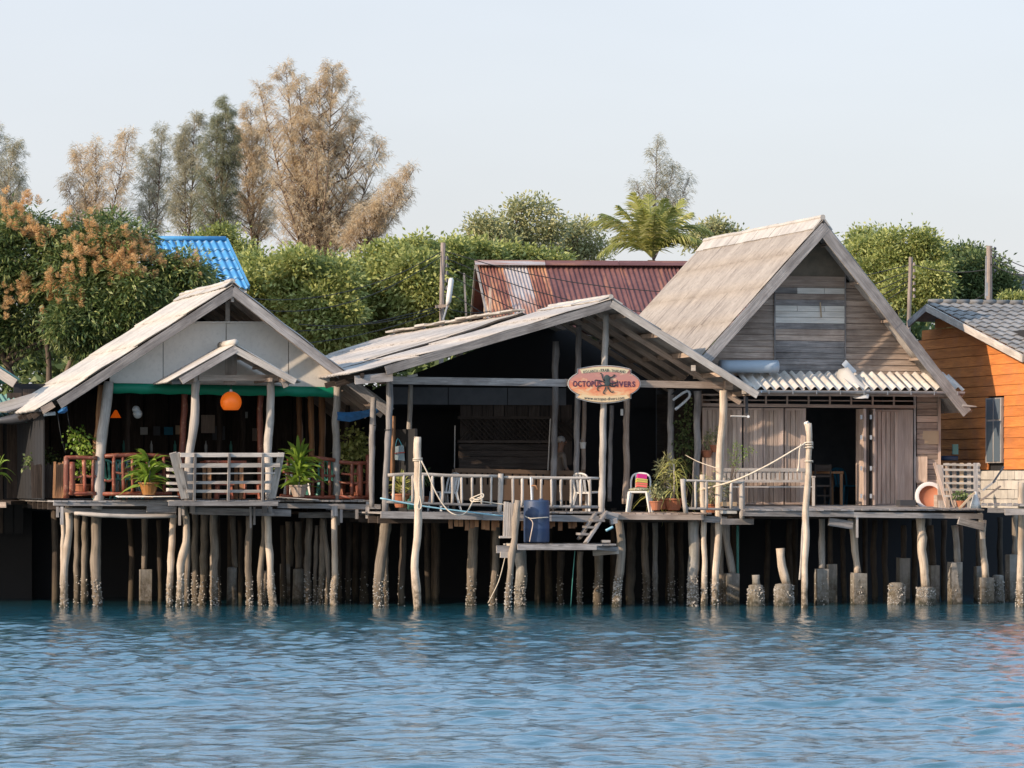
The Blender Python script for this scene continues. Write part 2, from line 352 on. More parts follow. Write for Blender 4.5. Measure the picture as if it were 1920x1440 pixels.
# sea water
def water_mat():
    t = NT('sea_water'); pos = t.n('ShaderNodeNewGeometry').outputs['Position']
    n1 = t.noise(t.mapping(pos, (4.5, 6.5, 1)), 1.0, 5, .6, .3); n2 = t.noise(t.mapping(pos, (14, 20, 1)), 1.0, 3, .6)
    h = t.math('ADD', n1, t.math('MULTIPLY', n2, .22))
    t.bsdf((.013, .068, .092), .03, h, .9, .014, spec=.8, IOR=1.5, **{'Transmission Weight': 0.0}); return t.m
M['water'] = water_mat()

# ------------------------------------------------------------------ the sea and the shore
def axis(lo, hi, step, outer):
    core = list(np.arange(lo, hi, step)); return np.array([-outer, -outer*.3, lo-40, lo-12, lo-4]+core+[hi+4, hi+12, hi+40, outer*.3, outer])
xs = axis(-12.5, 12.5, .052, 2500.); ys = np.concatenate([[-60, -10, 10, 25], np.arange(33.5, 86, .05), [90, 100, 140, 400, 2500]])
gx, gy = np.meshgrid(xs, ys); gz = np.zeros_like(gx)
for i in range(70):
    lam = .20*(11.0**(i/69.0)); ang = rng.normal(R(80), R(42)); k = 2*np.pi/lam
    gz += lam*(.0054 if lam < .9 else .0031)*np.sin(k*(gx*np.cos(ang)+gy*np.sin(ang))+rng.uniform(0, 6.28))
gz += .05*np.sin(gy*2.3+gx*.16+.7+.4*np.sin(gx*.8))*np.exp(-((gy-45.5+gx*.12)/1.8)**2)
patch = .80+.25*np.sin(gx*.23+gy*.11+1)*np.sin(gy*.19-gx*.07)
fade = np.clip((88-gy)/4, 0, 1)*np.clip((13-np.abs(gx))/1, 0, 1)*np.clip((gy-32.5)/1, 0, 1)
calm = np.clip(1-(gy-67)/15, .26, 1)
gz *= patch*fade*calm
V = np.stack([gx, gy, gz], -1).reshape(-1, 3); nx = len(xs); ny = len(ys)
ii, jj = np.meshgrid(np.arange(ny-1), np.arange(nx-1), indexing='ij'); a = (ii*nx+jj).ravel()
sea = npmesh('water', V, np.stack([a, a+1, a+nx+1, a+nx], 1), M['water'], None, (0, 0, 0), 'structure', True)
mb = MB()
pr = [(-60, -3.0), (84, -2.6), (93, -1.2), (97, -.2), (99, .9), (105, 1.4), (300, 2.2), (2600, 2.5)]
for (y0, z0), (y1, z1) in zip(pr, pr[1:]):
    mb.add([(-2500, y0, z0), (2500, y0, z0), (2500, y1, z1), (-2500, y1, z1)], [(0, 1, 2, 3)], [[(0, 0)]*4])
g = part(mb, 'ground', M['soil']); g['kind'] = 'structure'

# ------------------------------------------------------------------ shared builders
def corr(fr_v, Rp, Ep, length, pitch, amp, s0=0, s1=1, rows=6, t0=0, thick=.012, lift=0.0, sag=0.0, res=8, rough=.0):
    """corrugated sheet: Rp->Ep down the slope, corrugations repeat along fr_v"""
    mb = MB(); n = (Ep-Rp).cross(fr_v).normalized()
    if n.z < 0: n = -n
    nt = max(2, int(length/pitch*res)); L = (Ep-Rp).length; top = []
    jit = [[rnd(-1, 1)*rough for _ in range(nt//res+2)] for _ in range(rows+1)]
    for i in range(rows+1):
        s = s0+(s1-s0)*i/rows
        for k in range(nt+1):
            tt = length*k/nt; kk = k/res; k0 = int(kk)
            w = amp*math.sin(2*math.pi*tt/pitch)
            e = jit[i][k0]*(1-kk+k0)+jit[i][k0+1]*(kk-k0)
            p = Rp+(Ep-Rp)*s+fr_v*(tt+t0)+n*(w+lift*(i/rows)-sag*math.sin(math.pi*s)+e)
            top.append(p)
    m = nt+1; N = len(top); vs = top+[p-n*thick for p in top]; fs = []; uvs = []; o = rnd(0, 30)
    def uvp(i, k): return ((s0+(s1-s0)*i/rows)*L+o, length*k/nt+o+t0)
    for i in range(rows):
        for k in range(nt):
            q = (i*m+k, i*m+k+1, (i+1)*m+k+1, (i+1)*m+k); uu = [uvp(i, k), uvp(i, k+1), uvp(i+1, k+1), uvp(i+1, k)]
            fs.append(q); uvs.append(uu); fs.append(tuple(x+N for x in q[::-1])); uvs.append(uu[::-1])
    for i in range(rows):
        for k in (0, nt): q = (i*m+k, (i+1)*m+k, (i+1)*m+k+N, i*m+k+N); fs.append(q); uvs.append([uvp(i, k)]*4)
    for k in range(nt):
        for i in (0, rows): q = (i*m+k, i*m+k+1, i*m+k+1+N, i*m+k+N); fs.append(q); uvs.append([uvp(i, k)]*4)
    mb.add(vs, fs, uvs); return mb
def barn(pts, rad, n, parent, z1=.75):
    n = int(n*1.5)
    """crust of barnacles round the foot of a pile"""
    mb = MB(); pts = [Vector(p) for p in pts]
    for _ in range(n):
        z = z1*rnd(0, 1)**1.25*rnd(.6, 1)
        c = None
        for a, b_ in zip(pts, pts[1:]):
            if min(a.z, b_.z) <= z <= max(a.z, b_.z): c = a.lerp(b_, (z-a.z)/(b_.z-a.z+1e-9))
        if c is None: continue
        th = rnd(0, 6.283); r = rnd(.010, .024); d = Vector((math.cos(th), math.sin(th), 0)); p = c+d*(rad*1.0)
        t1 = Vector((-d.y, d.x, 0)); a0 = rnd(0, 6)
        base = [p-d*.012+(t1*math.cos(a0+k*1.57)+Z*math.sin(a0+k*1.57))*r*rnd(.8, 1.3) for k in range(4)]; tip = p+d*r*rnd(.7, 1.3)
        mb.add(base+[tip], [(0, 1, 4), (1, 2, 4), (2, 3, 4), (3, 0, 4)], [[(0, 0)]*3]*4)
    if mb.v: part(mb, 'barnacles', M['shell'], parent, kind='stuff')
PF = [None, 0.0]                           # front plane the piles of the current house stand under
def pY(x, y):
    if PF[0] is None: return YW(y)
    return PF[0].P(x, 1000, PF[1]+max(0, 1137-y)*.16).y
def rough_line(P, r, step=.24, bend=.55):
    """soften the bends, then break the line into short uneven runs with knots"""
    Q = []
    for i in range(len(P)-1):
        n_ = max(1, int((P[i+1]-P[i]).length/step))
        for k in range(n_): Q.append(P[i].lerp(P[i+1], k/n_))
    Q.append(P[-1]); S_ = [Q[0]]+[Q[i]*.5+(Q[i-1]+Q[i+1])*.25 for i in range(1, len(Q)-1)]+[Q[-1]]
    j = r*.16; S_ = [S_[0]]+[p+Vector((rnd(-j, j), rnd(-j, j), 0)) for p in S_[1:-1]]+[S_[-1]]
    return S_, [r*(rnd(.9, 1.08)+(.16 if random.random() < .10 else 0)) for _ in S_]
def pile(parent, pts, w, mat='pile', Y=None, b=0, name='pile', n=10, nz=.07, foot=True, taper=1.0, sub=3, label=None):
    """round pile through photo points; its depth follows from the row where it enters the water"""
    if Y is None: Y = pY(*pts[-1])
    P = [W(x, y, Y) for x, y in pts]; 
    if foot: P.append(Vector((P[-1].x, P[-1].y, -1.3)))
    r = w*Y/F/2; P0 = P; P, rad = rough_line(P, r); n = 9
    m = MB().tube(P, rad, n, nz, sub=2)
    o = part(m, name, M[mat], parent, smooth=True, label=label)
    if b: barn(P, r*1.03, b, o)
    return o, P, r
def cpile(parent, x, y0, y1, w, square=True, mat='conc', b=40, name='concrete_pile', round_=0, jitter=.012):
    Y = pY(x, y1); r = w*Y/F/2; p0 = W(x, y0, Y); p1 = Vector((p0.x, p0.y, -1.3)); m = MB()
    if round_: m.tube([p1, Vector((p0.x, p0.y, .1)), Vector((p0.x, p0.y, p0.z*.6)), p0-Z*.02, p0], [r*1.05, r*1.1, r, r*.97, r*.6], 14, .05)
    else: m.bar(p1, p0, r*2, r*2, up=Vector((math.sin(R(A)), -math.cos(R(A)), 0)), j=jitter)
    o = part(m, name, M[mat], parent, smooth=bool(round_))
    if b: barn([p0, p1], r*1.05, b, o, z1=min(p0.z, .8))
    return o
def planks(fr, parent, U0, U1, d0, d1, z, wd=.16, th=.035, mat='gray', name='plank', over=.04):
    """floor boards running back from the front edge, side by side along the facade"""
    u = U0
    while u < U1-.03:
        w = min(wd*rnd(.85, 1.15), U1-u); m = MB()
        m.bar(fr.L(u+w/2, d0-rnd(0, over), z-th/2+rnd(-.004, .004)), fr.L(u+w/2, d1, z-th/2), w-.012, th)
        part(m, name, M[mat], parent); u += w
def fbar(fr, a, b, w, h, d=0, d2=None):
    """bar between two photo points on the plane d of a frame; h in photo pixels tall, w metres deep"""
    p0 = fr.P(a[0], a[1], d); p1 = fr.P(b[0], b[1], d if d2 is None else d2)
    return MB().bar(p0, p1, w, h*p0.y/F)
def post(fr, parent, pts, w, mat='post', d=0, name='post', nz=.05, n=9):
    P = [fr.P(x, y, d) for x, y in pts]; r = w*P[0].y/F/2; P, rad = rough_line(P, r)
    return part(MB().tube(P, rad, n, nz, sub=2), name, M[mat], parent, smooth=True)
def fprism(fr, pts, d, th): return MB().prism([fr.P(x, y, d) for x, y in pts], fr.v*th)

# =================================================================== HOUSE 1: open restaurant on the left
f1 = Frame(400, 81.0, A)
h1 = thing('restaurant_house', 'open-fronted stilt restaurant with cream gable board, green band and orange lamp', 'house', f1.L(0, 2, 0))
# roof: two slopes of fibre cement sheet
ap = f1.P(436, 533, -.75); el = f1.P(66, 771, -.75); er = f1.P(738, 768, -.75); RL = 6.4
for (E, mt) in ((el, 'asb2'), (er, 'asb')):
    for c_ in range(4):
        s0 = c_/4-.015*(c_ > 0)
        part(corr(f1.v, ap, E, RL, .177, .022, s0, (c_+1)/4, rows=3, lift=.022, thick=.014, rough=.012), 'roof_sheet', M[mt], h1, smooth=True)
for k in range(9):
    c0 = ap+f1.v*(k*.7)+Z*rnd(.0, .02); m = MB()
    for sgn, E in ((0, el), (1, er)):
        dd = (E-ap).normalized()*.22; m.bar(c0+f1.v*.35+Z*.055, c0+f1.v*.35+dd+Z*.045, .74, .022, up=Z, j=.006)
    m.tube([c0+Z*.05, c0+f1.v*.72+Z*.06], .055, 8, .04); part(m, 'ridge_tile', M['asb2'], h1)
# bargeboards
def barge(fr, parent, a, b, d, h, drop, mat='gray', name='bargeboard', dep=.045):
    p0 = fr.P(a[0], a[1], d); p1 = fr.P(b[0], b[1], d); s = p0.y/F
    q = (p1-p0).normalized(); n = fr.v.cross(q); n = n if n.z > 0 else -n
    m = MB().bar(p0-n*(drop*s), p1-n*(drop*s), h*s, dep, up=fr.v, j=.006)
    return part(m, name, M[mat], parent)
barge(f1, h1, (436, 540), (108, 753), -.80, 17, 6, 'gray'); barge(f1, h1, (438, 540), (733, 770), -.80, 16, 5, 'gray')
part(MB().bar(f1.P(100, 758, -.7), f1.P(78, 770, -.7), .12, .14, j=.01), 'bargeboard_end', M['brown'], h1)
# gable boards (four cream sheets with seams)
gl = [(205, 718, 205, 706), (306, 720, 306, 641), (424, 722, 424, 604), (541, 724, 541, 640), (640, 726, 640, 704)]
top = lambda x: max(605, 706-(x-205)*.66) if x < 424 else max(605, 605+(x-512)*.775)
for i in range(4):
    x0, x1 = gl[i][0]+.7, gl[i+1][0]-.7; yb0 = 718+8*(x0-205)/435; yb1 = 718+8*(x1-205)/435
    xs_ = [x0]+[x for x in (358, 512) if x0 < x < x1]+[x1]
    pts = [(x0, yb0)]+[(x, top(x)) for x in xs_]+[(x1, yb1)]
    part(fprism(f1, pts, .1, .02), 'gable_panel', M['white'], h1)
part(fbar(f1, (357, 604), (513, 604), .05, 2.5, .06), 'panel_trim', M['whiteb'], h1)
for x, y0, y1, w in ((427, 560, 606, 8), (367, 594, 606, 3), (494, 594, 606, 3)): part(fbar(f1, (x, y0), (x, y1), .08, w, .1), 'king_post', M['post'], h1)
part(fbar(f1, (436, 553), (436, 566), .12, 5, -.7), 'ridge_beam_end', M['pale'], h1)
part(MB().bar(f1.P(436, 556, -.7), f1.P(436, 556, -.7)+f1.v*6, .06, .14), 'ridge_beam', M['dark'], h1)
# rafters and purlins under the right slope
for d in np.arange(-.35, 5.6, .75):
    for E in (el, er):
        a_ = ap+f1.v*(d+.75); b_ = E+f1.v*(d+.75); part(MB().bar(a_-Z*.14, b_-Z*.12, .05, .10), 'rafter', M['brown' if E is er else 'dark'], h1)
for E in (el, er):
    for s in (.3, .55, .8, .97):
        p = ap.lerp(E, s); part(MB().bar(p-Z*.06+f1.v*.05, p-Z*.06+f1.v*6.2, .07, .05), 'purlin', M['gray'], h1)
# wall plate behind green band, and back/side walls with dark boards
part(fbar(f1, (205, 722), (642, 730), .1, 8, .2), 'wall_plate', M['brown'], h1)
Ul = f1.uz(60, 900, 0)[0]; Ur = f1.uz(640, 900, 0)[0]; zf = f1.P(400, 936, 0).z
Uc = f1.uz(400, 900)[0]
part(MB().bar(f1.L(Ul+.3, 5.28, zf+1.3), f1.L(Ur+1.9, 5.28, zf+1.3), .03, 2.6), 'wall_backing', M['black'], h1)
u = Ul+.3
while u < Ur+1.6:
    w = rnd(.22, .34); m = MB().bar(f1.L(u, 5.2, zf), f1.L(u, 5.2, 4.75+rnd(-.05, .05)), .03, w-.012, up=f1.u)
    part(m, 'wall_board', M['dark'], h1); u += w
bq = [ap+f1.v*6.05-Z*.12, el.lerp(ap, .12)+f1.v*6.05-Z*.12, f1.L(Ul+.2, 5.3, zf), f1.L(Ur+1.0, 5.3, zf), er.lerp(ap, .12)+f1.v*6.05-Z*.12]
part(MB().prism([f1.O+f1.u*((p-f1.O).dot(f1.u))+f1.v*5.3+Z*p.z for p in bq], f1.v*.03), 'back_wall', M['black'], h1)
part(MB().bar(f1.L(Ul+.1, 10.5, zf-.05), f1.L(Ur+1.5, 10.5, zf-.05), 10.2, .06), 'rear_floor', M['dark'], h1)  # unseen slab added to keep daylight out from under the deck
part(MB().bar(f1.L((Ul+Ur)/2, 7.2, -1.5), f1.L((Ul+Ur)/2, 7.2, zf), .05, Ur-Ul+2.4, up=f1.u), 'underdeck_shade_wall', M['black'], h1)  # wall added so the space below the deck reads black
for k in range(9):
    d0 = .9+k*.48; m = MB().bar(f1.L(Ul+.35, d0, zf), f1.L(Ul+.35, d0, 4.3), .03, .46, up=f1.v); part(m, 'side_board', M['black'], h1)  # black colour stands in for shade on the left side
for px, dd, mt, w in ((345, .9, 'red', 12), (488, .9, 'red', 12)):
    post(f1, h1, [(px+2, 726), (px-1, 790), (px-5 if px < 400 else px, 850), (px-6 if px < 400 else px, 934)], w, mt, dd)
post(f1, h1, [(190, 722), (184, 800), (178, 860), (178, 934)], 13, 'orange', .35)
post(f1, h1, [(204, 715), (200, 775), (190, 815), (187, 850), (184, 935), (181, 955)], 20, 'pale', -.02, nz=.03)
post(f1, h1, [(633, 725), (632, 765), (628, 790), (632, 870), (630, 985)], 15, 'post', -.02, nz=.06)
post(f1, h1, [(368, 712), (364, 790), (355, 850), (353, 938)], 16, 'pale', -1.0, nz=.04)
post(f1, h1, [(507, 712), (507, 790), (501, 820), (503, 850), (505, 938)], 15, 'pale', -1.0, nz=.05)
for px, dd in ((583, 2.2), (603, 2.6), (560, 3.2), (240, 2.8), (410, 3.5), (455, 4.2)):
    post(f1, h1, [(px, 738), (px+rnd(-3, 3), 800), (px+rnd(-2, 2), 934)], 11, 'orange' if px > 500 else 'dark', dd)
post(f1, h1, [(652, 760), (650, 850), (652, 934)], 9, 'dark', 1.8)
# deck
zk = f1.P(400, 938, 0).z; U0 = f1.uz(97, 940)[0]; U1 = f1.uz(697, 940)[0]
planks(f1, h1, U0, U1, -.25, 5.4, zk)
for a_, b_, y, hh, dd in (((100, 943), (330, 944), 0, 10, -.2), ((520, 948), (713, 950), 0, 9, -.2), ((106, 956), (330, 962), 0, 9, .1), ((275, 954), (330, 956), 0, 12, -.25), ((360, 958), (545, 962), 0, 13, -.3), ((560, 966), (700, 966), 0, 10, .6), ((515, 962), (545, 963), 0, 10, -.32)):
    part(fbar(f1, a_, b_, .08, hh, dd), 'deck_beam', M['gray'], h1)
part(MB().tube([f1.P(140, 962, -.1), f1.P(190, 966, -.3), f1.P(250, 968, -.3), f1.P(330, 967, -.3)], .045, 8, .1, sub=3), 'tie_pole', M['pale'], h1, smooth=True)
for px, py0, py1, w in ((108, 950, 970, 5), (116, 950, 984, 6), (337, 950, 985, 5), (341, 950, 966, 10), (361, 946, 962, 10), (470, 950, 990, 4), (477, 950, 984, 4), (496, 948, 962, 9), (507, 950, 962, 7), (689, 950, 972, 7), (640, 955, 980, 5), (627, 948, 968, 12), (669, 955, 973, 6)):
    part(fbar(f1, (px, py0), (px, py1), .06, w, -.34), 'hanging_board', M['gray'], h1)
for k in range(6): part(MB().bar(f1.L(U0, .6+k*.8, zk-.12), f1.L(U1, .6+k*.8, zk-.12), .08, .15), 'joist', M['dark'], h1)
# entrance porch with its little gable
pa = f1.P(441, 645, -1.75); pl = f1.P(313, 716, -1.75); pr_ = f1.P(564, 716, -1.75)
for E in (pl, pr_): part(corr(f1.v, pa, E, 1.75, .15, .016, rows=4, thick=.014), 'porch_roof_sheet', M['asb2'], h1, smooth=True)
m = MB().tube([pa+Z*.03, pa+f1.v*1.7+Z*.03], .075, 10, .03); part(m, 'porch_ridge_cap', M['asb2'], h1, smooth=True)
barge(f1, h1, (441, 650), (337, 710), -1.8, 13, 5, 'gray'); barge(f1, h1, (441, 650), (556, 712), -1.8, 12, 5, 'pale')
part(fbar(f1, (372, 709), (522, 708), .09, 11, -1.05), 'tie_beam', M['brown'], h1)
part(fbar(f1, (433, 665), (433, 704), .05, 22, -1.0), 'king_post', M['brown'], h1); part(fbar(f1, (430, 714), (430, 721), .05, 22, -1.0), 'king_post', M['brown'], h1)
for a_, b_ in (((322, 716), (338, 715)), ((530, 712), (536, 726))): part(fbar(f1, a_, b_, .1, 9, -1.5), 'purlin_end', M['gray'], h1)
for px in (341, 366, 508, 533):
    part(MB().bar(f1.P(px, 712, -1.6), f1.P(px, 712, -1.6)+f1.v*1.7, .06, .08), 'purlin', M['brown'], h1)
for s in (.25, .5, .8): 
    p = pa.lerp(pr_, s); part(MB().bar(p-Z*.07, p-Z*.07+f1.v*1.6, .06, .05), 'purlin', M['brown'], h1)
# porch floor and its bench-like railing
Ua = f1.uz(322, 940, -1.1)[0]; Ub = f1.uz(521, 940, -1.1)[0]
planks(f1, h1, Ua, Ub, -1.35, -.25, f1.P(400, 938, -1.3).z)
part(fbar(f1, (316, 944), (521, 944), .06, 9, -1.4), 'deck_beam', M['gray'], h1)
rl = thing_r = part(fbar(f1, (338, 853), (532, 853), .05, 8, -1.75), 'porch_railing', M['pale'], h1)
for (a_, b_, h_, d_) in (((338, 873), (525, 872), 8, -1.68), ((352, 888), (516, 887), 2.5, -1.6), ((352, 905), (508, 904), 5.5, -1.5), ((350, 921), (508, 921), 5.5, -1.45)):
    part(fbar(f1, a_, b_, .04, h_, d_), 'rail', M['pale'], rl)
for x0, x1 in ((366, 364), (430, 428), (493, 492)): part(MB().bar(f1.P(x0, 850, -1.8), f1.P(x1, 938, -1.42), .05, .06, up=f1.v), 'baluster', M['gray'], rl)
for x0, x1, w in ((324, 346, .15), (333, 350, .09), (531, 514, .06), (526, 508, .10)): part(MB().bar(f1.P(x0, 849, -1.7), f1.P(x1, 934, -1.35), .035, w, up=f1.u), 'side_board', M['pale'], rl)
for k, y in enumerate((880, 893, 906, 918)): part(MB().bar(f1.P(314, y, -1.2), f1.P(340, y+1, -1.2), .3, .06, j=.01), 'step_board', M['pale'], rl)
# red log railings
def log_rail(fr, parent, tops, bottoms, bal, mids, d, mat='red', w=8, label=None):
    r0 = part(MB().tube([fr.P(x, y, d) for x, y in tops], w*81/F/2, 8, .1, sub=2), 'railing', M[mat], parent, smooth=True, label=label)
    part(MB().tube([fr.P(x, y, d) for x, y in bottoms], w*81/F/2, 8, .1, sub=2), 'rail', M[mat], r0, smooth=True)
    for x, y0, y1, ww in bal:
        part(MB().tube([fr.P(x+rnd(-1, 1), y0, d), fr.P(x, (y0+y1)/2, d), fr.P(x+rnd(-1, 1), y1, d)], ww*81/F/2, 7, .12, sub=2), 'baluster', M[mat], r0, smooth=True)
    for a_, b_ in mids: part(MB().tube([fr.P(*a_, d), fr.P((a_[0]+b_[0])/2, (a_[1]+b_[1])/2+2, d), fr.P(*b_, d)], 5*81/F/2, 7, .12, sub=2), 'rail', M[mat], r0, smooth=True)
    return r0
log_rail(f1, h1, [(122, 858), (150, 858), (182, 859)], [(127, 925), (180, 925)], [(124, 856, 934, 10), (134, 866, 928, 12), (158, 862, 922, 7), (174, 862, 922, 6)], [((130, 893), (156, 893)), ((158, 891), (180, 893))], -.1)
log_rail(f1, h1, [(196, 855), (250, 853), (318, 856)], [(192, 926), (260, 926), (322, 925)], [(213, 856, 922, 7), (231, 856, 922, 6), (249, 856, 922, 7), (275, 858, 924, 6), (290, 858, 924, 7), (307, 856, 924, 7)], [((195, 900), (212, 900)), ((213, 885), (250, 889)), ((250, 899), (275, 898)), ((290, 888), (318, 888))], -.1)
log_rail(f1, h1, [(540, 862), (586, 858), (628, 863)], [(525, 930), (580, 932), (628, 932)], [(540, 860, 930, 6), (563, 862, 930, 6), (586, 856, 932, 7), (604, 862, 932, 8), (618, 866, 932, 6)], [((530, 884), (563, 886)), ((563, 903), (604, 901)), ((604, 890), (628, 892))], -.1)
log_rail(f1, h1, [(636, 866), (660, 868), (688, 868)], [(636, 932), (688, 933)], [(660, 866, 936, 8), (675, 868, 930, 12), (690, 852, 940, 9)], [((636, 905), (688, 904)), ((640, 888), (672, 888))], -.1)
part(MB().bar(f1.P(219, 931, -.4), f1.P(334, 931, -.4), .3, .02, j=.01), 'loose_board', M['whiteb'], h1)
part(MB().bar(f1.P(520, 932, -.4), f1.P(596, 937, -.4), .25, .02, j=.01), 'loose_board', M['pale'], h1)
for k in range(7): part(MB().bar(f1.P(103+k*4, 868+rnd(-3, 3), .3+k*.05), f1.P(101+k*4, 934, .3), .03, .05, up=f1.u), 'picket', M['orange'], h1)
for k in range(9): part(MB().bar(f1.P(60+k*5, 870+rnd(-4, 4), .9), f1.P(62+k*5, 934, .9), .03, .055, up=f1.u), 'picket', M['dark'], h1)
# piles
PF[:] = [f1, -.12]
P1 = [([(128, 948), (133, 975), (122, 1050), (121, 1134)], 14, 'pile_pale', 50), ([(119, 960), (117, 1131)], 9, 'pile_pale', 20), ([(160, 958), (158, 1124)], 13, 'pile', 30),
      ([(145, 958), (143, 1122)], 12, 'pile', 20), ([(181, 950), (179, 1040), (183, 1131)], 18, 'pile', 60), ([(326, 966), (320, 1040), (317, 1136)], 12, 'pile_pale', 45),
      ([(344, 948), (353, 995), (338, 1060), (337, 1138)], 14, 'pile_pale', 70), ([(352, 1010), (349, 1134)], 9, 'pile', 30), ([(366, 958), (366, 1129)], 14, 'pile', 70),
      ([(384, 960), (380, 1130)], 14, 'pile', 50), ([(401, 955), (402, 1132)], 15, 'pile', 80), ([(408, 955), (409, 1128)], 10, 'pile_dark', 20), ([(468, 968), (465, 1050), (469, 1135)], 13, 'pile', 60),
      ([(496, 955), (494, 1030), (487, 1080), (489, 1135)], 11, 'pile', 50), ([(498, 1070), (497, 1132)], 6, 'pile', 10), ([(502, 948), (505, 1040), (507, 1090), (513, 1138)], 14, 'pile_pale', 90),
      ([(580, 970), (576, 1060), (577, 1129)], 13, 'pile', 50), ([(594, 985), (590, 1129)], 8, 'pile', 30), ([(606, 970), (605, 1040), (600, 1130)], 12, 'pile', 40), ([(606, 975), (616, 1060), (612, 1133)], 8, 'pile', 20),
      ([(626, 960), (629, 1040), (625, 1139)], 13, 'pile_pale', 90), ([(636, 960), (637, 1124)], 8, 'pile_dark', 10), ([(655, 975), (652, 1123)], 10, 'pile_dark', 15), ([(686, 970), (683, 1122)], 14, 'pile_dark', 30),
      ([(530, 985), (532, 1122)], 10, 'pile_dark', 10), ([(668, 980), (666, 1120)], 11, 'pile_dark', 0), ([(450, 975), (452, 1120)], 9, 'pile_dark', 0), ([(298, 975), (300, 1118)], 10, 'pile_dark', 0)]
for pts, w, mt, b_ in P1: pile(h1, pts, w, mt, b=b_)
for pts, w, y in (([(273, 955), (270, 1070)], 12, 1122), ([(436, 968), (441, 1064)], 11, 1127), ([(542, 978), (543, 1062)], 14, 1120), ([(559, 978), (560, 1066)], 13, 1124)):
    pile(h1, pts, w, 'pile', Y=pY(pts[-1][0], y), foot=False)
cpile(h1, 272, 1084, 1122, 16, b=10); cpile(h1, 272, 1068, 1122, 21, b=0).scale = (1, 1, 1)
cpile(h1, 435, 1063, 1127, 18, round_=1, b=0); cpile(h1, 560, 1066, 1125, 22, round_=1, b=0); cpile(h1, 534, 1058, 1120, 16, b=0)

# =================================================================== HOUSE 2: dive shop veranda in the middle
f2 = Frame(1040, 80.6, A)
h2 = thing('veranda_house', 'low-pitched stilt house with deep open veranda behind the oval diving sign', 'house', f2.L(0, 2, 0))
a2 = f2.P(1146, 560, -.7); l2 = f2.P(655, 702, -.7); r2 = f2.P(1424, 737, -.7)
lm = l2
for c_ in range(4):
    s0 = c_/4-.01*(c_ > 0); part(corr(f2.v, a2, l2, 5.0, .15, .018, s0, (c_+1)/4, rows=3, lift=.02, rough=.014, sag=.04), 'roof_sheet', M['asb'], h2, smooth=True)
for c_ in range(3):
    s0 = c_/3-.01*(c_ > 0); part(corr(f2.v, a2, r2, 5.0, .15, .018, s0, (c_+1)/3, rows=3, lift=.02, rough=.01), 'roof_sheet', M['asb'], h2, smooth=True)
for k in range(7):
    c0 = a2+f2.v*(k*.7); m = MB()
    for E in (l2, r2):
        dd = (E-a2).normalized()*.30; m.bar(c0+f2.v*.36+Z*.05, c0+f2.v*.36+dd+Z*.035, .7, .025, j=.008)
    m.tube([c0+Z*.045, c0+f2.v*.7+Z*.05], .05, 8, .04); part(m, 'ridge_tile', M['asb2'], h2)
barge(f2, h2, (1146, 566), (722, 690), -.75, 16, 5, 'gray'); barge(f2, h2, (1148, 566), (1422, 738), -.75, 13, 4, 'pale')
part(MB().bar(f2.P(665, 712, -.6), f2.P(735, 706, -.6), .05, .17, j=.015), 'eave_board', M['gray'], h2)
# rear roof, lower pitch, ridge running on towards the shore
b0 = a2.lerp(l2, .11)+f2.v*4.85+Z*.07
lb = l2+f2.v*4.5+Z*.0; q_ = b0-f2.P(1146, 560, -.7)
b1l = l2+f2.v*4.85+Z*.02
for c_ in range(3): part(corr(f2.v, b0, b1l, 13.0, .15, .02, c_/3-.01*(c_ > 0), (c_+1)/3, rows=3, lift=.015, rough=.02, sag=.05), 'rear_roof_sheet', M['asb'], h2, smooth=True)
b1r = b0+f2.u*.9-Z*.36
part(corr(f2.v, b0, b1r, 9.0, .15, .018, rows=4), 'rear_roof_sheet', M['asb3'], h2, smooth=True)
for k in range(12):
    c0 = b0+f2.v*(k*1.05)+Z*rnd(0, .04); part(MB().bar(c0+Z*.05-f2.u*.12, c0+f2.v*1.03+Z*.05-f2.u*.12, .30, .04, j=.015), 'ridge_tile', M['asb2'], h2)
part(MB().bar(b0+Z*.04, b0.lerp(b1l, .72)+Z*.03, .24, .02, j=.006), 'verge_strip', M['asb2'], h2)
# beams
part(fbar(f2, (733, 713), (1060, 718), .12, 14, -.02), 'front_beam', M['gray'], h2); part(fbar(f2, (1060, 717), (1372, 723), .12, 13, -.02), 'front_beam', M['brown'], h2)
part(fbar(f2, (1358, 722), (1372, 723), .16, 17, -.12), 'beam_end', M['brown'], h2)
for s in (.12, .33, .54, .75, .95):
    p = a2.lerp(r2, s); part(MB().bar(p-Z*.10+f2.v*.02, p-Z*.10+f2.v*4.9, .07, .10), 'purlin', M['brown'], h2)
    p = a2.lerp(l2, s); part(MB().bar(p-Z*.10+f2.v*.02, p-Z*.10+f2.v*4.9, .07, .10), 'purlin', M['dark'], h2)
for d in (.6, 1.7, 2.8, 3.9):
    for E, mt in ((l2, 'dark'), (r2, 'brown')): part(MB().bar(a2+f2.v*(d+.7)-Z*.2, E+f2.v*(d+.7)-Z*.18, .06, .12), 'rafter', M[mt], h2)
for px, py, ln in ((1395, 733, .5), (1300, 690, .5)): part(MB().bar(f2.P(px, py, -.6), f2.P(px, py, .3), .1, .12), 'purlin_end', M['pale'], h2)
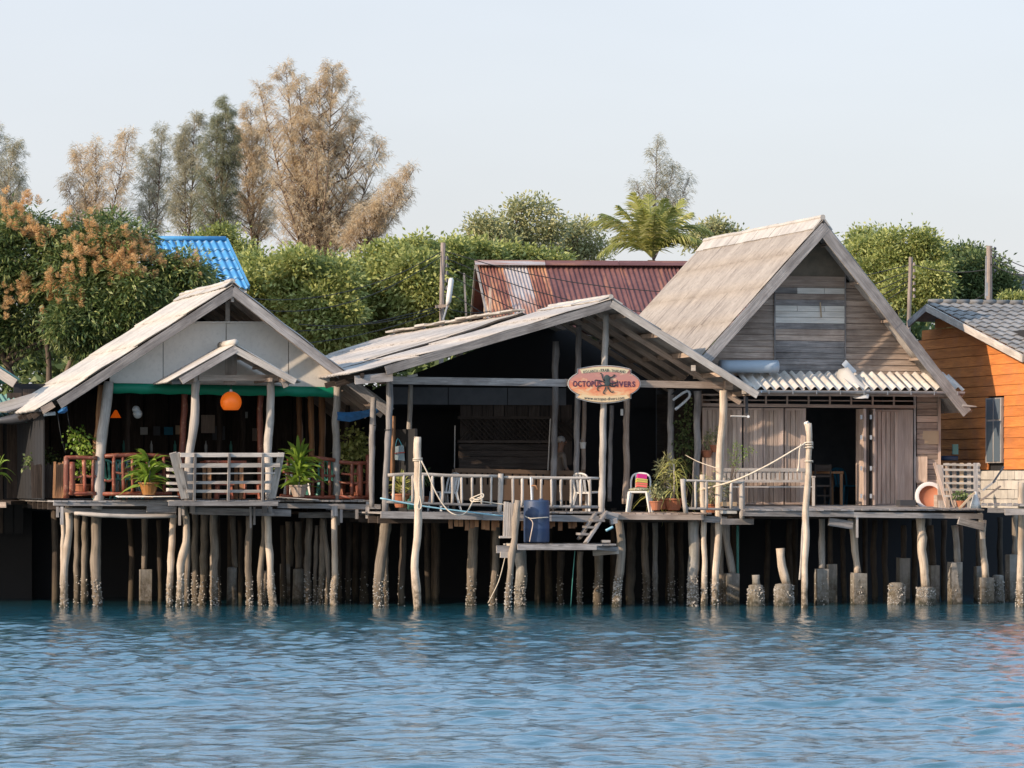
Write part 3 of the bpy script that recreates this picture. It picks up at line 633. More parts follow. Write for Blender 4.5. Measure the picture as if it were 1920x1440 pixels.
# back wall, grey board and dark rooms
U0 = f2.uz(725, 900, 3.6)[0]; U1 = f2.uz(1330, 900, 3.6)[0]; zd = f2.P(1000, 961, 0).z
xa = f2.uz(728, 740, 3.)[0]; xb = f2.uz(1062, 740, 3.)[0]; zt = f2.P(900, 727, 3.).z; zb = f2.P(900, 759, 3.).z
for k in range(3): part(MB().bar(f2.L(xa+(xb-xa)*k/3+.01, 3., (zt+zb)/2), f2.L(xa+(xb-xa)*(k+1)/3-.01, 3., (zt+zb)/2), .02, zt-zb), 'header_panel', M['greywall'], h2)
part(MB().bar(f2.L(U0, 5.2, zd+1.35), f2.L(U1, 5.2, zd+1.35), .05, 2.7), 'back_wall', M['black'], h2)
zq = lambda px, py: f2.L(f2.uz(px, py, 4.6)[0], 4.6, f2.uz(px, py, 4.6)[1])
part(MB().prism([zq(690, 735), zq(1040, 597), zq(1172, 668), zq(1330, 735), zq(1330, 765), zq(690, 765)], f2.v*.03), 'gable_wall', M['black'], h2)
part(MB().bar(f2.L(U0-1.5, 10.5, zd-.05), f2.L(U1+.6, 10.5, zd-.05), 10.6, .06), 'rear_floor', M['dark'], h2)  # added slab, hidden from view, darkens the space beneath
part(MB().bar(f2.L((U0+U1)/2, 7.0, -1.5), f2.L((U0+U1)/2, 7.0, zd), .05, U1-U0+1.4, up=f2.u), 'underdeck_shade_wall', M['black'], h2)  # added black wall in place of under-deck darkness
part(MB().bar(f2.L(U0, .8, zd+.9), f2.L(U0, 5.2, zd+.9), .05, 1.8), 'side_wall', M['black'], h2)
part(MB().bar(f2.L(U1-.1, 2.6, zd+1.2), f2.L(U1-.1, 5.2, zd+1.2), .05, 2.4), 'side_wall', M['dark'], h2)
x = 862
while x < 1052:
    w = rnd(17, 24); m = MB().bar(f2.P(x+w/2, 872, 3.1), f2.P(x+w/2, 759, 3.1), .025, (w-1)*84/F, up=f2.u); part(m, 'wall_board', M['dark'], h2); x += w  # boards coloured dark for the veranda shade
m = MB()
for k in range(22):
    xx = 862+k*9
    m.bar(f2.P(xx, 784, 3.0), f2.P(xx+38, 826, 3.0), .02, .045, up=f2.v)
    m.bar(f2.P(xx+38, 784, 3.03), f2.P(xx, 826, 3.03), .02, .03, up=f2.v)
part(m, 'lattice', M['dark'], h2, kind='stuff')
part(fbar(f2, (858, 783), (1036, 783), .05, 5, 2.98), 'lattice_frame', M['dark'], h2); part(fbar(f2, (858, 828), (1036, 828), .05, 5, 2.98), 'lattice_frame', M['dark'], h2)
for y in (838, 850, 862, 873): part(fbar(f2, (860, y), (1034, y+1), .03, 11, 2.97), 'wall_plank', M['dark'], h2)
part(MB().tube([f2.P(853, 798, 2.4), f2.P(852, 878, 2.4)], .012, 6), 'thin_pole', M['pale'], h2); part(MB().tube([f2.P(1032, 785, 2.0), f2.P(1027, 890, 1.9)], .014, 6), 'thin_pole', M['pale'], h2)
# veranda posts
for pts, w, mt, d in (([(731, 705), (730, 780), (726, 850), (721, 965)], 12, 'gray', 0), ([(770, 722), (767, 800), (766, 900)], 10, 'post', 2.0), ([(700, 745), (698, 800), (697, 950)], 11, 'gray', 1.2),
                      ([(738, 780), (735, 900)], 8, 'orange', 1.5), ([(1042, 640), (1041, 760), (1037, 955)], 12, 'gray', 1.5), ([(1085, 610), (1083, 760), (1079, 955)], 11, 'gray', 1.2), ([(1096, 742), (1094, 850), (1091, 940)], 9, 'brown', 2.0),
                      ([(1136, 590), (1134, 700), (1131, 760), (1130, 880), (1130, 900), (1128, 970)], 13, 'pale', -.05), ([(1147, 760), (1144, 850), (1143, 940)], 8, 'gray', 1.8), ([(1175, 748), (1173, 830), (1175, 860), (1172, 945)], 12, 'brown', 1.4),
                      ([(1258, 730), (1257, 900), (1257, 955)], 13, 'gray', 1.6), ([(1308, 733), (1307, 850), (1301, 955)], 13, 'gray', .9)):
    post(f2, h2, pts, w, mt, d, nz=.06)
# floor
U0 = f2.uz(716, 960)[0]; Um = f2.uz(1160, 960)[0]; U1 = f2.uz(1322, 960)[0]
planks(f2, h2, U0, f2.uz(1126, 960)[0], -.1, 5.2, f2.P(900, 960, 0).z)
planks(f2, h2, f2.uz(1128, 960)[0], U1, -.45, 5.2, f2.P(1240, 961, 0).z, mat='brown')
part(fbar(f2, (714, 965), (905, 968), .08, 13, -.15), 'deck_beam', M['gray'], h2); part(fbar(f2, (905, 969), (1122, 973), .08, 12, -.12), 'deck_beam', M['gray'], h2)
part(fbar(f2, (1157, 969), (1318, 970), .08, 10, -.5), 'deck_beam', M['brown'], h2); part(fbar(f2, (1318, 973), (1362, 975), .08, 12, -.3), 'deck_beam', M['gray'], h2)
part(fbar(f2, (1352, 978), (1412, 978), .10, 11, -.6), 'deck_beam', M['gray'], h2)
for k in range(6): part(MB().bar(f2.L(U0, .4+k*.9, zd-.15), f2.L(U1, .4+k*.9, zd-.15), .08, .15), 'joist', M['dark'], h2)
for k in range(26):
    x = 845+k*rnd(9.5, 10.5)
    if x < 1120: part(MB().bar(f2.P(x, 974, .1), f2.P(x, 990+rnd(-3, 5), .1), .03, .09, up=f2.u), 'hanging_slat', M['orange'], h2)
# grey railing of thin poles
def pole_rail(fr, parent, top_, bot, xs_, d, w=6, mat='pale'):
    r0 = part(MB().tube([fr.P(x, y, d) for x, y in top_], w*81/F/2, 8, .08, sub=3), 'railing', M[mat], parent, smooth=True)
    part(MB().tube([fr.P(x, y, d) for x, y in bot], w*.9*81/F/2, 8, .08, sub=3), 'rail', M['gray'], r0, smooth=True)
    def yat(L, x):
        for (x0, y0), (x1, y1) in zip(L, L[1:]):
            if x0 <= x <= x1: return y0+(y1-y0)*(x-x0)/(x1-x0)
        return L[-1][1]
    for x in xs_:
        y0, y1 = yat(top_, x), yat(bot, x)
        part(MB().tube([fr.P(x+rnd(-.8, .8), y0, d), fr.P(x+rnd(-.8, .8), (y0+y1)/2, d), fr.P(x+rnd(-.8, .8), y1, d)], rnd(4.4, 5.8)*81/F/2, 7, .1, sub=2), 'baluster', M[mat], r0, smooth=True)
    return r0
pole_rail(f2, h2, [(727, 891), (780, 889), (850, 892), (936, 893)], [(724, 941), (800, 944), (936, 948)], [738, 757, 774, 793, 811, 830, 848, 866, 885, 903, 921], -.05)
pole_rail(f2, h2, [(944, 895), (1030, 896), (1122, 897)], [(944, 949), (1122, 951)], [961, 979, 998, 1015, 1034, 1052, 1071, 1089, 1106], -.05)
post(f2, h2, [(939, 888), (938, 930), (936, 966)], 10, 'pale', -.08)
pole_rail(f2, h2, [(1279, 901), (1330, 902), (1395, 905)], [(1284, 953), (1390, 956)], [1304, 1324, 1371], -.75, 5)
post(f2, h2, [(1280, 898), (1282, 930), (1286, 962)], 9, 'pale', -.75); post(f2, h2, [(1391, 902), (1391, 972)], 10, 'pale', -.72)
# corner post and other piles
PF[:] = [f2, -.2]
pile(h2, [(1356, 732), (1355, 800), (1349, 850), (1351, 880), (1346, 950), (1348, 1000), (1341, 1070), (1340, 1138)], 14, 'pile_pale', b=50, nz=.05)
for pts, w, mt, b_ in (([(726, 965), (716, 1040), (708, 1080), (711, 1128)], 19, 'pile', 90), ([(722, 975), (722, 1126)], 12, 'pile', 50), ([(757, 980), (752, 1126)], 13, 'pile_dark', 10), ([(890, 972), (886, 1040), (884, 1128)], 18, 'pile', 60),
                       ([(933, 962), (930, 1040), (925, 1128)], 14, 'pile', 50), ([(976, 1020), (976, 1131)], 20, 'conc', 150), ([(1158, 962), (1166, 1000), (1162, 1060), (1154, 1137)], 15, 'pile', 190),
                       ([(1052, 1034), (1050, 1124)], 13, 'pile_dark', 25), ([(1088, 1034), (1086, 1125)], 12, 'pile', 25), ([(1122, 1030), (1121, 1129)], 17, 'pile', 60), ([(1184, 975), (1181, 1128)], 17, 'pile_dark', 0),
                       ([(1208, 978), (1212, 1124)], 14, 'pile', 40), ([(1228, 980), (1229, 1126)], 10, 'conc', 10), ([(1258, 980), (1259, 1124)], 12, 'pile', 40), ([(1301, 975), (1299, 1136)], 20, 'conc', 160),
                       ([(1317, 890), (1318, 960), (1321, 1030), (1320, 1137)], 11, 'pile_pale', 50), ([(1353, 975), (1352, 1130)], 10, 'pile', 30), ([(1337, 980), (1336, 1126)], 9, 'pile', 40),
                       ([(820, 975), (818, 1118)], 12, 'pile_dark', 0), ([(800, 975), (803, 1116)], 10, 'pile_dark', 0), ([(1010, 1030), (1008, 1120)], 11, 'pile_dark', 0), ([(1275, 975), (1277, 1122)], 11, 'pile_dark', 10)):
    pile(h2, pts, w, mt, b=b_, n=10)
pile(h2, [(1360, 980), (1364, 1020), (1373, 1075)], 14, 'post', Y=pY(1370, 1131), foot=False); cpile(h2, 1370, 1075, 1131, 25, b=40)
# ropes tied round two posts are separate things below

# landing stage under the veranda
ls = thing('landing_stage', 'small weathered landing stage with steps hanging below the veranda', 'landing stage', f2.L(.2, -.8, 0))
zl = f2.P(1060, 1020, -.8).z
planks(f2, ls, f2.uz(966, 1020, -.8)[0], f2.uz(1150, 1020, -.8)[0], -1.05, .2, zl, wd=.14)
part(fbar(f2, (970, 1026), (1118, 1026), .07, 10, -1.05), 'deck_beam', M['gray'], ls); part(MB().bar(f2.P(1118, 1026, -1.05), f2.P(1158, 1030, -.7), .06, .1), 'deck_beam', M['gray'], ls)
part(MB().bar(f2.P(1112, 1037, -.5), f2.P(1160, 1033, -.75), .07, .12), 'deck_beam', M['post'], ls)
part(fbar(f2, (931, 1030), (975, 1030), .07, 14, -.9), 'cross_board', M['gray'], ls); part(fbar(f2, (938, 1040), (966, 1041), .07, 11, -.95), 'cross_board', M['pale'], ls); part(fbar(f2, (936, 1007), (962, 1007), .07, 4, -.9), 'cross_board', M['pale'], ls)
for k in range(6): part(MB().bar(f2.P(947+k*4.3, 942+rnd(-2, 2), -.9), f2.P(945+k*4.2, 1006, -.9), .05, .042, up=f2.u), 'upright_slat', M['pale'], ls)
PF[1] = -.95
pile(ls, [(971, 938), (968, 980), (960, 1040), (952, 1137)], 13, 'pile', b=70)
# steps
part(MB().bar(f2.P(1136, 960, -.75), f2.P(1098, 1018, -1.0), .05, .17, up=f2.v), 'stringer', M['gray'], ls); part(MB().bar(f2.P(1116, 963, -.3), f2.P(1086, 1010, -.55), .05, .17, up=f2.v), 'stringer', M['gray'], ls)
for x, y in ((1120, 975), (1108, 988), (1096, 1001)): part(MB().bar(f2.P(x-12, y, -.75), f2.P(x+10, y+1, -.75), .35, .05), 'tread', M['gray'], ls)
part(fbar(f2, (1133, 965), (1158, 970), .1, 14, -.6), 'cross_board', M['gray'], ls); part(fbar(f2, (1144, 979), (1156, 976), .1, 10, -.75), 'cross_board', M['gray'], ls)
part(MB().bar(f2.P(1128, 1015, -.9), f2.P(1143, 1015, -.9), .12, .05), 'block', M['post'], ls)

# =================================================================== HOUSE 3: plank house with the steep roof
f3 = Frame(1540, 83.4, A)
h3 = thing('plank_house', 'steep-roofed weathered plank house with folding doors on stilts', 'house', f3.L(0, 2, 0))
DF = -1.05
a3 = f3.P(1543, 412, DF); l3 = f3.P(1314, 668, DF); r3 = f3.P(1822, 772, DF)
def d_at(fr, p, px):                       # how far back along v until the point reads at column px
    d = 0
    for _ in range(3000):
        q = p+fr.v*d
        if 960+F*q.x/q.y < px: return d
        d += .01
    return 5
RL3 = d_at(f3, a3, 1321)
for E, mt in ((l3, 'asb3'), (r3, 'asb')):
    for c_ in range(4): part(corr(f3.v, a3, E, RL3, .13, .022, c_/4-.012*(c_ > 0), (c_+1)/4, rows=3, lift=.007, rough=.006), 'roof_sheet', M[mt], h3, smooth=True)
for k in range(int(RL3/.6)+1):
    c0 = a3+f3.v*(k*.6)+Z*(rnd(0, .015)); ln = min(.6, RL3-k*.6); m = MB()
    if ln < .1: continue
    for E in (l3, r3):
        dd = (E-a3).normalized()*.34; m.bar(c0+f3.v*ln/2+Z*.06, c0+f3.v*ln/2+dd+Z*.03, ln-.01, .03, j=.005)
    m.tube([c0+Z*.05, c0+f3.v*ln+Z*.05], .06, 8, .03); part(m, 'ridge_tile', M['asb2'], h3)
barge(f3, h3, (1543, 420), (1316, 673), DF-.05, 20, 7, 'gray')
barge(f3, h3, (1543, 420), (1690, 606), DF-.05, 21, 7, 'gray'); barge(f3, h3, (1690, 606), (1818, 770), DF-.05, 20, 7, 'gray')
for s in (.1, .3, .5, .7, .9):
    for E in (l3, r3): p = a3.lerp(E, s); part(MB().bar(p-Z*.08+f3.v*.04, p-Z*.08+f3.v*RL3*.98, .06, .06), 'purlin', M['brown'], h3)
part(MB().bar(f3.P(1800, 760, -1), f3.P(1826, 762, -1.0), .3, .02, j=.02), 'loose_sheet', M['asb'], h3)
# gable boards: every row of planks split at its two joints
apU, apZ = f3.uz(1543, 428, 0); lU, lZ = f3.uz(1262, 740, 0); rU, rZ = f3.uz(1800, 740, 0)
def lim(z): t_ = (apZ-z)/(apZ-lZ); return apU+(lU-apU)*t_, apU+(rU-apU)*t_
j1 = f3.uz(1452, 600)[0]; j2 = f3.uz(1584, 600)[0]
ztop = f3.uz(1520, 518)[1]; zbot = f3.uz(1520, 706)[1]; rows = 17; rh = (ztop-zbot)/rows
for i in range(rows):
    zt_ = ztop-i*rh; zb_ = zt_-rh+.006
    (la, ra), (lb_, rb) = lim(zt_), lim(zb_)
    ends = [('L', max(la, -99), j1), ('M', j1, j2), ('R', j2, ra)]
    for nm, x0, x1 in ends:
        dz = rnd(-.006, .006)
        if nm == 'L':
            if la > j1: continue
            pts = [(la, zt_), (lb_, zb_), (j1-.006, zb_+dz), (j1-.006, zt_)]
        elif nm == 'M':
            pts = [(max(j1, la), zt_), (j1, zb_+dz), (j2-.006, zb_), (min(j2, ra)-.006, zt_)] if la <= j1 else [(la, zt_), (max(lb_, j1), zb_), (j2-.006, zb_), (j2-.006, zt_)]
        else:
            pts = [(j2, zt_), (j2, zb_+dz), (rb, zb_), (ra, zt_)]
            if i == 0: continue
        off = 0 if nm != 'M' else -.012
        ps = [f3.L(uu, off+(.012 if zz == zt_ else -.008)+rnd(-.004, .004), zz) for uu, zz in pts]
        white = nm == 'M' and i in (2, 5, 6, 7)
        if nm == 'M' and i in (2, 5):
            cuts = [pts[0][0], f3.uz(1494, 560)[0], f3.uz(1545, 560)[0], pts[3][0]]
            for q in range(3):
                g0, g1 = cuts[q]+.01*(q > 0), cuts[q+1]
                pp = [f3.L(g0, off, zt_), f3.L(g0, off-.01, zb_), f3.L(g1, off-.01, zb_), f3.L(g1, off, zt_)]
                part(MB().prism(pp, f3.v*.025), 'plank', M['whiteb' if (q or i == 5) else 'gray'], h3)
        else: part(MB().prism(ps, f3.v*.025), 'plank', M['whiteb' if white else ('gray' if nm == 'M' and i > 2 and random.random() < .5 else 'brown')], h3)
# top triangle board and lining behind
z0 = f3.uz(1520, 519)[1]; (la, ra) = lim(z0)
part(MB().prism([f3.L(apU, .03, apZ), f3.L(la, .03, z0), f3.L(ra, .03, z0)], f3.v*.02), 'peak_board', plain('dirty_peak_board', (.26, .21, .155), .8, dirt=(.12, .10, .075), ds=2.2), h3)
part(MB().prism([f3.L(j1, -.015, f3.uz(1500, 535)[1]), f3.L(j2, -.015, f3.uz(1500, 535)[1]), f3.L(j2, -.015, f3.uz(1500, 518)[1]), f3.L(j1+.35, -.015, f3.uz(1500, 518)[1])], f3.v*.02), 'fibre_board', M['door'], h3)
part(MB().prism([f3.L(apU, .12, apZ), f3.L(lU, .12, lZ), f3.L(rU, .12, rZ)], f3.v*.03), 'gable_lining', M['black'], h3)
part(MB().bar(f3.L(j1, -.03, ztop-.4), f3.L(j1, -.03, zbot), .02, .03, up=f3.u), 'joint_batten', M['gray'], h3); part(MB().bar(f3.L(j2, -.03, ztop+.1), f3.L(j2, -.03, zbot), .02, .03, up=f3.u), 'joint_batten', M['gray'], h3)
part(MB().bar(f3.P(1538, 567, -.06), f3.P(1540, 595, -.07), .01, .03, up=f3.u), 'peeling_strip', M['plywood'], h3)
# awning with big corrugations, gutter
aw0 = f3.P(1392, 702, -.05); awR = f3.P(1392, 728, -.95); awU0 = f3.uz(1392, 715, -.5)[0]; awU1 = f3.uz(1790, 715, -.5)[0]
zi = f3.P(1590, 699, -.05).z; zo = f3.P(1590, 729, -.95).z
for k in range(4):
    q0 = awU0+(awU1-awU0)*k/4; ln = (awU1-awU0)/4+.04
    part(corr(f3.u, f3.L(q0, -.03, zi), f3.L(q0, -.98, zo), ln, .215, .045, rows=2, res=8, thick=.008, lift=.004*k), 'awning_sheet', M['awn'], h3, smooth=True)
gu = MB(); 
for k in range(8):
    t0_, t1_ = math.pi*k/8, math.pi*(k+1)/8; ra_ = .062
    gu.prism([f3.L(awU0+.25, -1.06-math.cos(t0_)*ra_, zo-.05-math.sin(t0_)*ra_), f3.L(awU0+.25, -1.06-math.cos(t1_)*ra_, zo-.05-math.sin(t1_)*ra_), f3.L(awU0+.25, -1.06-math.cos(t1_)*(ra_-.006), zo-.05-math.sin(t1_)*(ra_-.006)), f3.L(awU0+.25, -1.06-math.cos(t0_)*(ra_-.006), zo-.05-math.sin(t0_)*(ra_-.006))], f3.u*(awU1-awU0-.25))
part(gu, 'gutter', M['metal'], h3)
for k in range(9): part(MB().bar(f3.L(awU0+.4+k*.55, -1.13, zo-.04), f3.L(awU0+.4+k*.55, -1.13, zo-.13), .01, .02, up=f3.u), 'gutter_bracket', M['metal'], h3)
part(MB().bar(f3.L(awU0, -.97, zo-.10), f3.L(awU1, -.97, zo-.10), .03, .12), 'fascia', M['brown'], h3)
# wall frame, lintel vents
yl, yr = (1316, 1720)
part(fbar(f3, (1316, 740), (1716, 742), .07, 3, -.03), 'lintel', M['frame'], h3); part(fbar(f3, (1316, 750), (1716, 752), .05, 2.2, -.02), 'vent_bar', M['frame'], h3)
part(fbar(f3, (1316, 759), (1716, 763), .09, 6, -.04), 'lintel', M['frame'], h3)
for k in range(11): part(fbar(f3, (1316+k*40, 740+k*.4), (1316+k*40, 761+k*.3), .07, 3.2, -.035), 'mullion', M['frame'], h3)
zr = f3.P(1500, 946, 0).z
def door_panel(x0, x1, ytop, ybot, d=0.0, skew=0):
    p = part(fbar(f3, ((x0+x1)/2, ytop), ((x0+x1)/2, ybot), .02, x1-x0-1, d+.03), 'door_panel', M['frame'], h3)
    n = max(2, round((x1-x0)/9)); 
    for k in range(n):
        a_ = x0+2.5+(x1-x0-5)*k/n; b_ = x0+2.5+(x1-x0-5)*(k+1)/n
        part(MB().bar(f3.P((a_+b_)/2, ytop+4, d), f3.P((a_+b_)/2, ybot-3, d), .02, (b_-a_-.7)*83/F, up=f3.u), 'board', M['door'], p)
    for xx in (x0+1.6, x1-1.6): part(MB().bar(f3.P(xx, ytop, d-.012), f3.P(xx, ybot, d-.012), .03, 3.0*83/F, up=f3.u), 'stile', M['frame'], p)
    for yy in (ytop+2, ybot-2): part(fbar(f3, (x0+3, yy), (x1-3, yy), .03, 4, d-.012), 'rail', M['frame'], p)
for x0, x1 in ((1317, 1353), (1354, 1391), (1394, 1430), (1431, 1469), (1471, 1511)): door_panel(x0, x1, 764+(x0-1316)*.01, 946)
door_panel(1634, 1712, 768, 948)
for x, w, mt in ((1614.5, 5, 'pale'), (1620, 3, 'dark'), (1632, 3.5, 'pale')): part(MB().bar(f3.P(x, 767, -.25), f3.P(x, 947, -.25), .5, w*83/F, up=f3.u), 'folded_door_edge', M['frame' if mt == 'pale' else 'dark'], h3)
for x in (1615, 1633):
    for y in (782, 820, 878, 930): part(fbar(f3, (x, y-4), (x, y+4), .02, 4, -.52), 'hinge', M['metal'], h3)
part(MB().bar(f3.P(1625, 767, .3), f3.P(1625, 947, .3), .03, .12, up=f3.u), 'door_edge_board', M['dark'], h3)
part(fbar(f3, (1715, 742), (1715, 948), .1, 4, -.03), 'door_jamb', M['gray'], h3)
# right end wall of short horizontal boards
y = 742; i = 0
while y < 946:
    hh = 12.5 if y < 800 else 9.4
    if not (905 > y > 1000): part(fbar(f3, (1719, y+hh/2), (1759, y+hh/2), .03, hh-.9, -.02+rnd(-.008, .008)), 'wall_plank', M['brown' if i % 3 else 'door'], h3)
    y += hh; i += 1
part(fbar(f3, (1761, 742), (1761, 952), .1, 5, -.02), 'corner_post', M['frame'], h3)
part(fbar(f3, (1742, 808), (1742, 833), .02, 36, -.06), 'plywood_patch', M['plywood'], h3); part(fbar(f3, (1726, 856), (1726, 905), .02, 25, -.07), 'board_patch', M['door'], h3)
# inner room
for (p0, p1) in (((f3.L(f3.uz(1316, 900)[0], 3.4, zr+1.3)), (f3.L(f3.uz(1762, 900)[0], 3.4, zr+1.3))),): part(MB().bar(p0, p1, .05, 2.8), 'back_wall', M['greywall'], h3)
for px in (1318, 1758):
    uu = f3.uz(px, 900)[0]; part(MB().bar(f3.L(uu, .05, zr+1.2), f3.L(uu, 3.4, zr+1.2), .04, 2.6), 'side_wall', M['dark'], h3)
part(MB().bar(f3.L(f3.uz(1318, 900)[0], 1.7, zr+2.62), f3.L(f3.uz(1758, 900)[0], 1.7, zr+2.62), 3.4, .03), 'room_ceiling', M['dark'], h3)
# deck in front
z3 = f3.P(1600, 948, 0).z; zfr = f3.P(1600, 956, -2.1).z
U0 = f3.uz(1394, 950, -2.1)[0]; U1 = f3.uz(1842, 950, -2.1)[0]; u = U0
while u < U1:
    w = rnd(.14, .19); part(MB().bar(f3.L(u+w/2, -2.15-rnd(0, .05), zfr+rnd(-.006, .006)), f3.L(u+w/2, .05, z3), w-.01, .03), 'plank', M['gray'], h3); u += w
planks(f3, h3, U0-.9, U1, .06, 4.2, z3-.01, wd=.3, mat='dark')
part(MB().bar(f3.L(U0-1.2, 9.5, z3-.05), f3.L(U1+2, 9.5, z3-.05), 10.6, .06), 'rear_floor', M['dark'], h3)  # hidden slab added to shut light out behind the piles
part(MB().bar(f3.L((U0+U1)/2+.8, 4.6, -1.5), f3.L((U0+U1)/2+.8, 4.6, z3), .05, U1-U0+3.6, up=f3.u), 'underdeck_shade_wall', M['black'], h3)  # black wall added to deepen the shade below the deck
part(fbar(f3, (1392, 962), (1600, 964), .08, 11, -2.1), 'deck_beam', M['gray'], h3); part(fbar(f3, (1600, 965), (1842, 968), .08, 10, -2.1), 'deck_beam', M['gray'], h3)
for k in range(5): part(MB().bar(f3.L(U0, -1.6+k*1.1, z3-.2), f3.L(U1, -1.6+k*1.1, z3-.2), .08, .15), 'joist', M['dark'], h3)
part(fbar(f3, (1554, 978), (1598, 985), .08, 15, -2.0), 'brace_board', M['gray'], h3); part(fbar(f3, (1797, 976), (1845, 988), .08, 14, -2.15), 'brace_board', M['gray'], h3)
part(fbar(f3, (1607, 968), (1607, 1008), .06, 4, -2.2), 'hanging_board', M['gray'], h3); part(fbar(f3, (1837, 962), (1843, 1010), .06, 8, -2.1), 'hanging_board', M['pale'], h3)
PF[:] = [f3, -2.0]
for pts, w, mt, yw in (([(1541, 968), (1541, 1066)], 11, 'post', 1131), ([(1556, 975), (1557, 1058)], 10, 'pile_dark', 1126), ([(1597, 970), (1601, 1010), (1608, 1074)], 13, 'pile_pale', 1132), ([(1726, 966), (1729, 1030), (1736, 1102)], 17, 'pile_pale', 1136),
                       ([(1790, 985), (1794, 1020), (1795, 1054)], 13, 'post', 1132), ([(1842, 975), (1840, 1010), (1848, 1084)], 13, 'pile_pale', 1133), ([(1694, 985), (1694, 1048)], 11, 'pile_dark', 1124), ([(1744, 985), (1749, 1060)], 12, 'pile_dark', 1125),
                       ([(1800, 985), (1801, 1052)], 10, 'pile_dark', 1126), ([(1834, 985), (1835, 1062)], 10, 'pile_dark', 1124)):
    pile(h3, pts, w, mt, Y=pY(pts[-1][0], yw), foot=False)
for x, y0, y1, w, rr, b_ in ((1540, 1066, 1131, 22, 0, 20), (1559, 1058, 1126, 16, 0, 0), (1610, 1074, 1132, 25, 0, 40), (1736, 1100, 1136, 34, 1, 190), (1791, 1054, 1132, 22, 0, 25), (1848, 1083, 1133, 25, 0, 40), (1693, 1046, 1124, 20, 0, 0), (1750, 1060, 1125, 18, 0, 0), (1836, 1062, 1124, 16, 0, 0)):
    cpile(h3, x, y0, y1, w, round_=rr, b=b_)
for x in (1440, 1640, 1660, 1580, 1715, 1770, 1480): pile(h3, [(x, 975), (x+rnd(-3, 3), 1040), (x+rnd(-4, 4), rnd(1114, 1120))], rnd(9, 12), 'pile_dark')
for d_ in (3.0,):
    for k in range(16):
        fr, pr__ = ((f1, h1), (f2, h2), (f3, h3))[k//6 if k < 15 else 2]
        x = 110+k*115+rnd(-30, 30); p = fr.P(x, 960, d_+rnd(0, .8)); part(MB().tube([Vector((p.x, p.y, -1.2)), Vector((p.x+rnd(-.1, .1), p.y, 1)), Vector((p.x, p.y, 2.1))], rnd(.06, .1), 8, .06, sub=2), 'pile', M['pile_dark'], pr__, smooth=True)
# broken piles standing alone
def stump(parts, label, grp=None):
    x, y0, y1, w = parts[0]; t_ = thing('broken_pile', label, 'pile', Vector((W(x, y1, pY(x, y1)).x, pY(x, y1), 0)), grp)
    cpile(t_, x, y0, y1, w, round_=1, b=150 if w > 20 else 0, name='concrete_base')
    return t_
s_ = stump([(1417, 1096, 1133, 30)], 'low barnacled concrete stump with a short broken top, left of the taller leaning one'); pile(s_, [(1417, 1078), (1418, 1098)], 15, 'conc', Y=pY(1417, 1133), foot=False, b=0, name='post')
s_ = stump([(1470, 1094, 1134, 35)], 'barnacled stump with sawn leaning timber sticking up left of the mooring pole'); pile(s_, [(1463, 1028), (1465, 1060), (1475, 1096)], 18, 'pile_pale', Y=pY(1470, 1134), foot=False, b=0, name='post')
stump([(1681, 1092, 1134, 30)], 'short wide concrete stump alone in front of the dark gap under the plank house')
stump([(1871, 1078, 1131, 22)], 'slim concrete stump below the pallet fence beside a square pile')
# =================================================================== orange house at the right
fo = Frame(1700, 78.0, A)                  # wall runs back along v
oh = thing('orange_house', 'orange clapboard house with grey tiled roof at the right edge', 'house', W(1925, 1100, 80))
pw_ = f3.P(1890, 800, -1.15); X0 = Frame(1890, pw_.y, A); X0.O = Vector((pw_.x, pw_.y, 0))-X0.u*1.2
def wallP(px, py, off=0):                  # point on the side wall: plane through X0.O with normal u
    rx = (px-960)/F; n = X0.u; s = (X0.O.dot(n)+1.2+off)/(rx*n.x+n.y); return W(px, py, s)
def wT(px): p = wallP(px, 800); return (p-X0.O).dot(X0.v)
Tn, Tf = wT(1960), wT(1716)
zs = [wallP(1900, 898).z+k*.0 for k in range(1)]
zbase = wallP(1900, 880).z; ztopw = wallP(1900, 590).z; nrow = 17; hb = .235
wx0, wx1 = wT(1882), wT(1852); wz0, wz1 = wallP(1866, 868).z, wallP(1866, 746).z
RG, EV, BK = wallP(1741, 569, -.55), wallP(1919, 662, -.55), wallP(1706, 600, -.55)
tr = [((p-X0.O).dot(X0.v), p.z-.14) for p in (RG, EV, BK)]
def tcut(z): 
    (t0, z0), (t1, z1), (t2, z2) = tr; return t0+(t1-t0)*(z0-z)/(z0-z1), t0+(t2-t0)*(z0-z)/(z0-z2)
for i in range(24):
    za = zbase+i*hb; 
    segs = [(Tn, Tf)]
    if za+hb > wz0 and za < wz1: segs = [(Tn, wx0), (wx1, Tf)]
    for (ta, tb) in segs:
        c0_, c1_ = tcut(za+hb*.5)
        if za+hb*.5 > tr[0][1]: continue
        ta, tb = max(ta, c0_), min(tb, c1_)
        if tb-ta < .05: continue
        pts = [X0.L(1.2, ta, za), X0.L(1.2, tb, za), X0.L(1.2+.012, tb, za+hb-.008), X0.L(1.2+.012, ta, za+hb-.008)]
        part(MB().prism(pts, X0.u*.03), 'siding_board', M['osiding'], oh)
part(MB().bar(X0.L(1.3, Tn, (zbase+ztopw)/2-.2), X0.L(1.3, Tf+.2, (zbase+ztopw)/2-.2), .05, ztopw-zbase-.3), 'inner_wall', M['black'], oh)
part(MB().bar(X0.L(1.25, Tf+.0, 1.5), X0.L(5, Tf+.0, 1.5), .05, 5.5), 'back_wall', M['black'], oh)
wf = part(MB().bar(X0.L(1.17, (wx0+wx1)/2, wz0), X0.L(1.17, (wx0+wx1)/2, wz1), .05, abs(wx1-wx0), up=X0.v), 'window', M['gray'], oh)
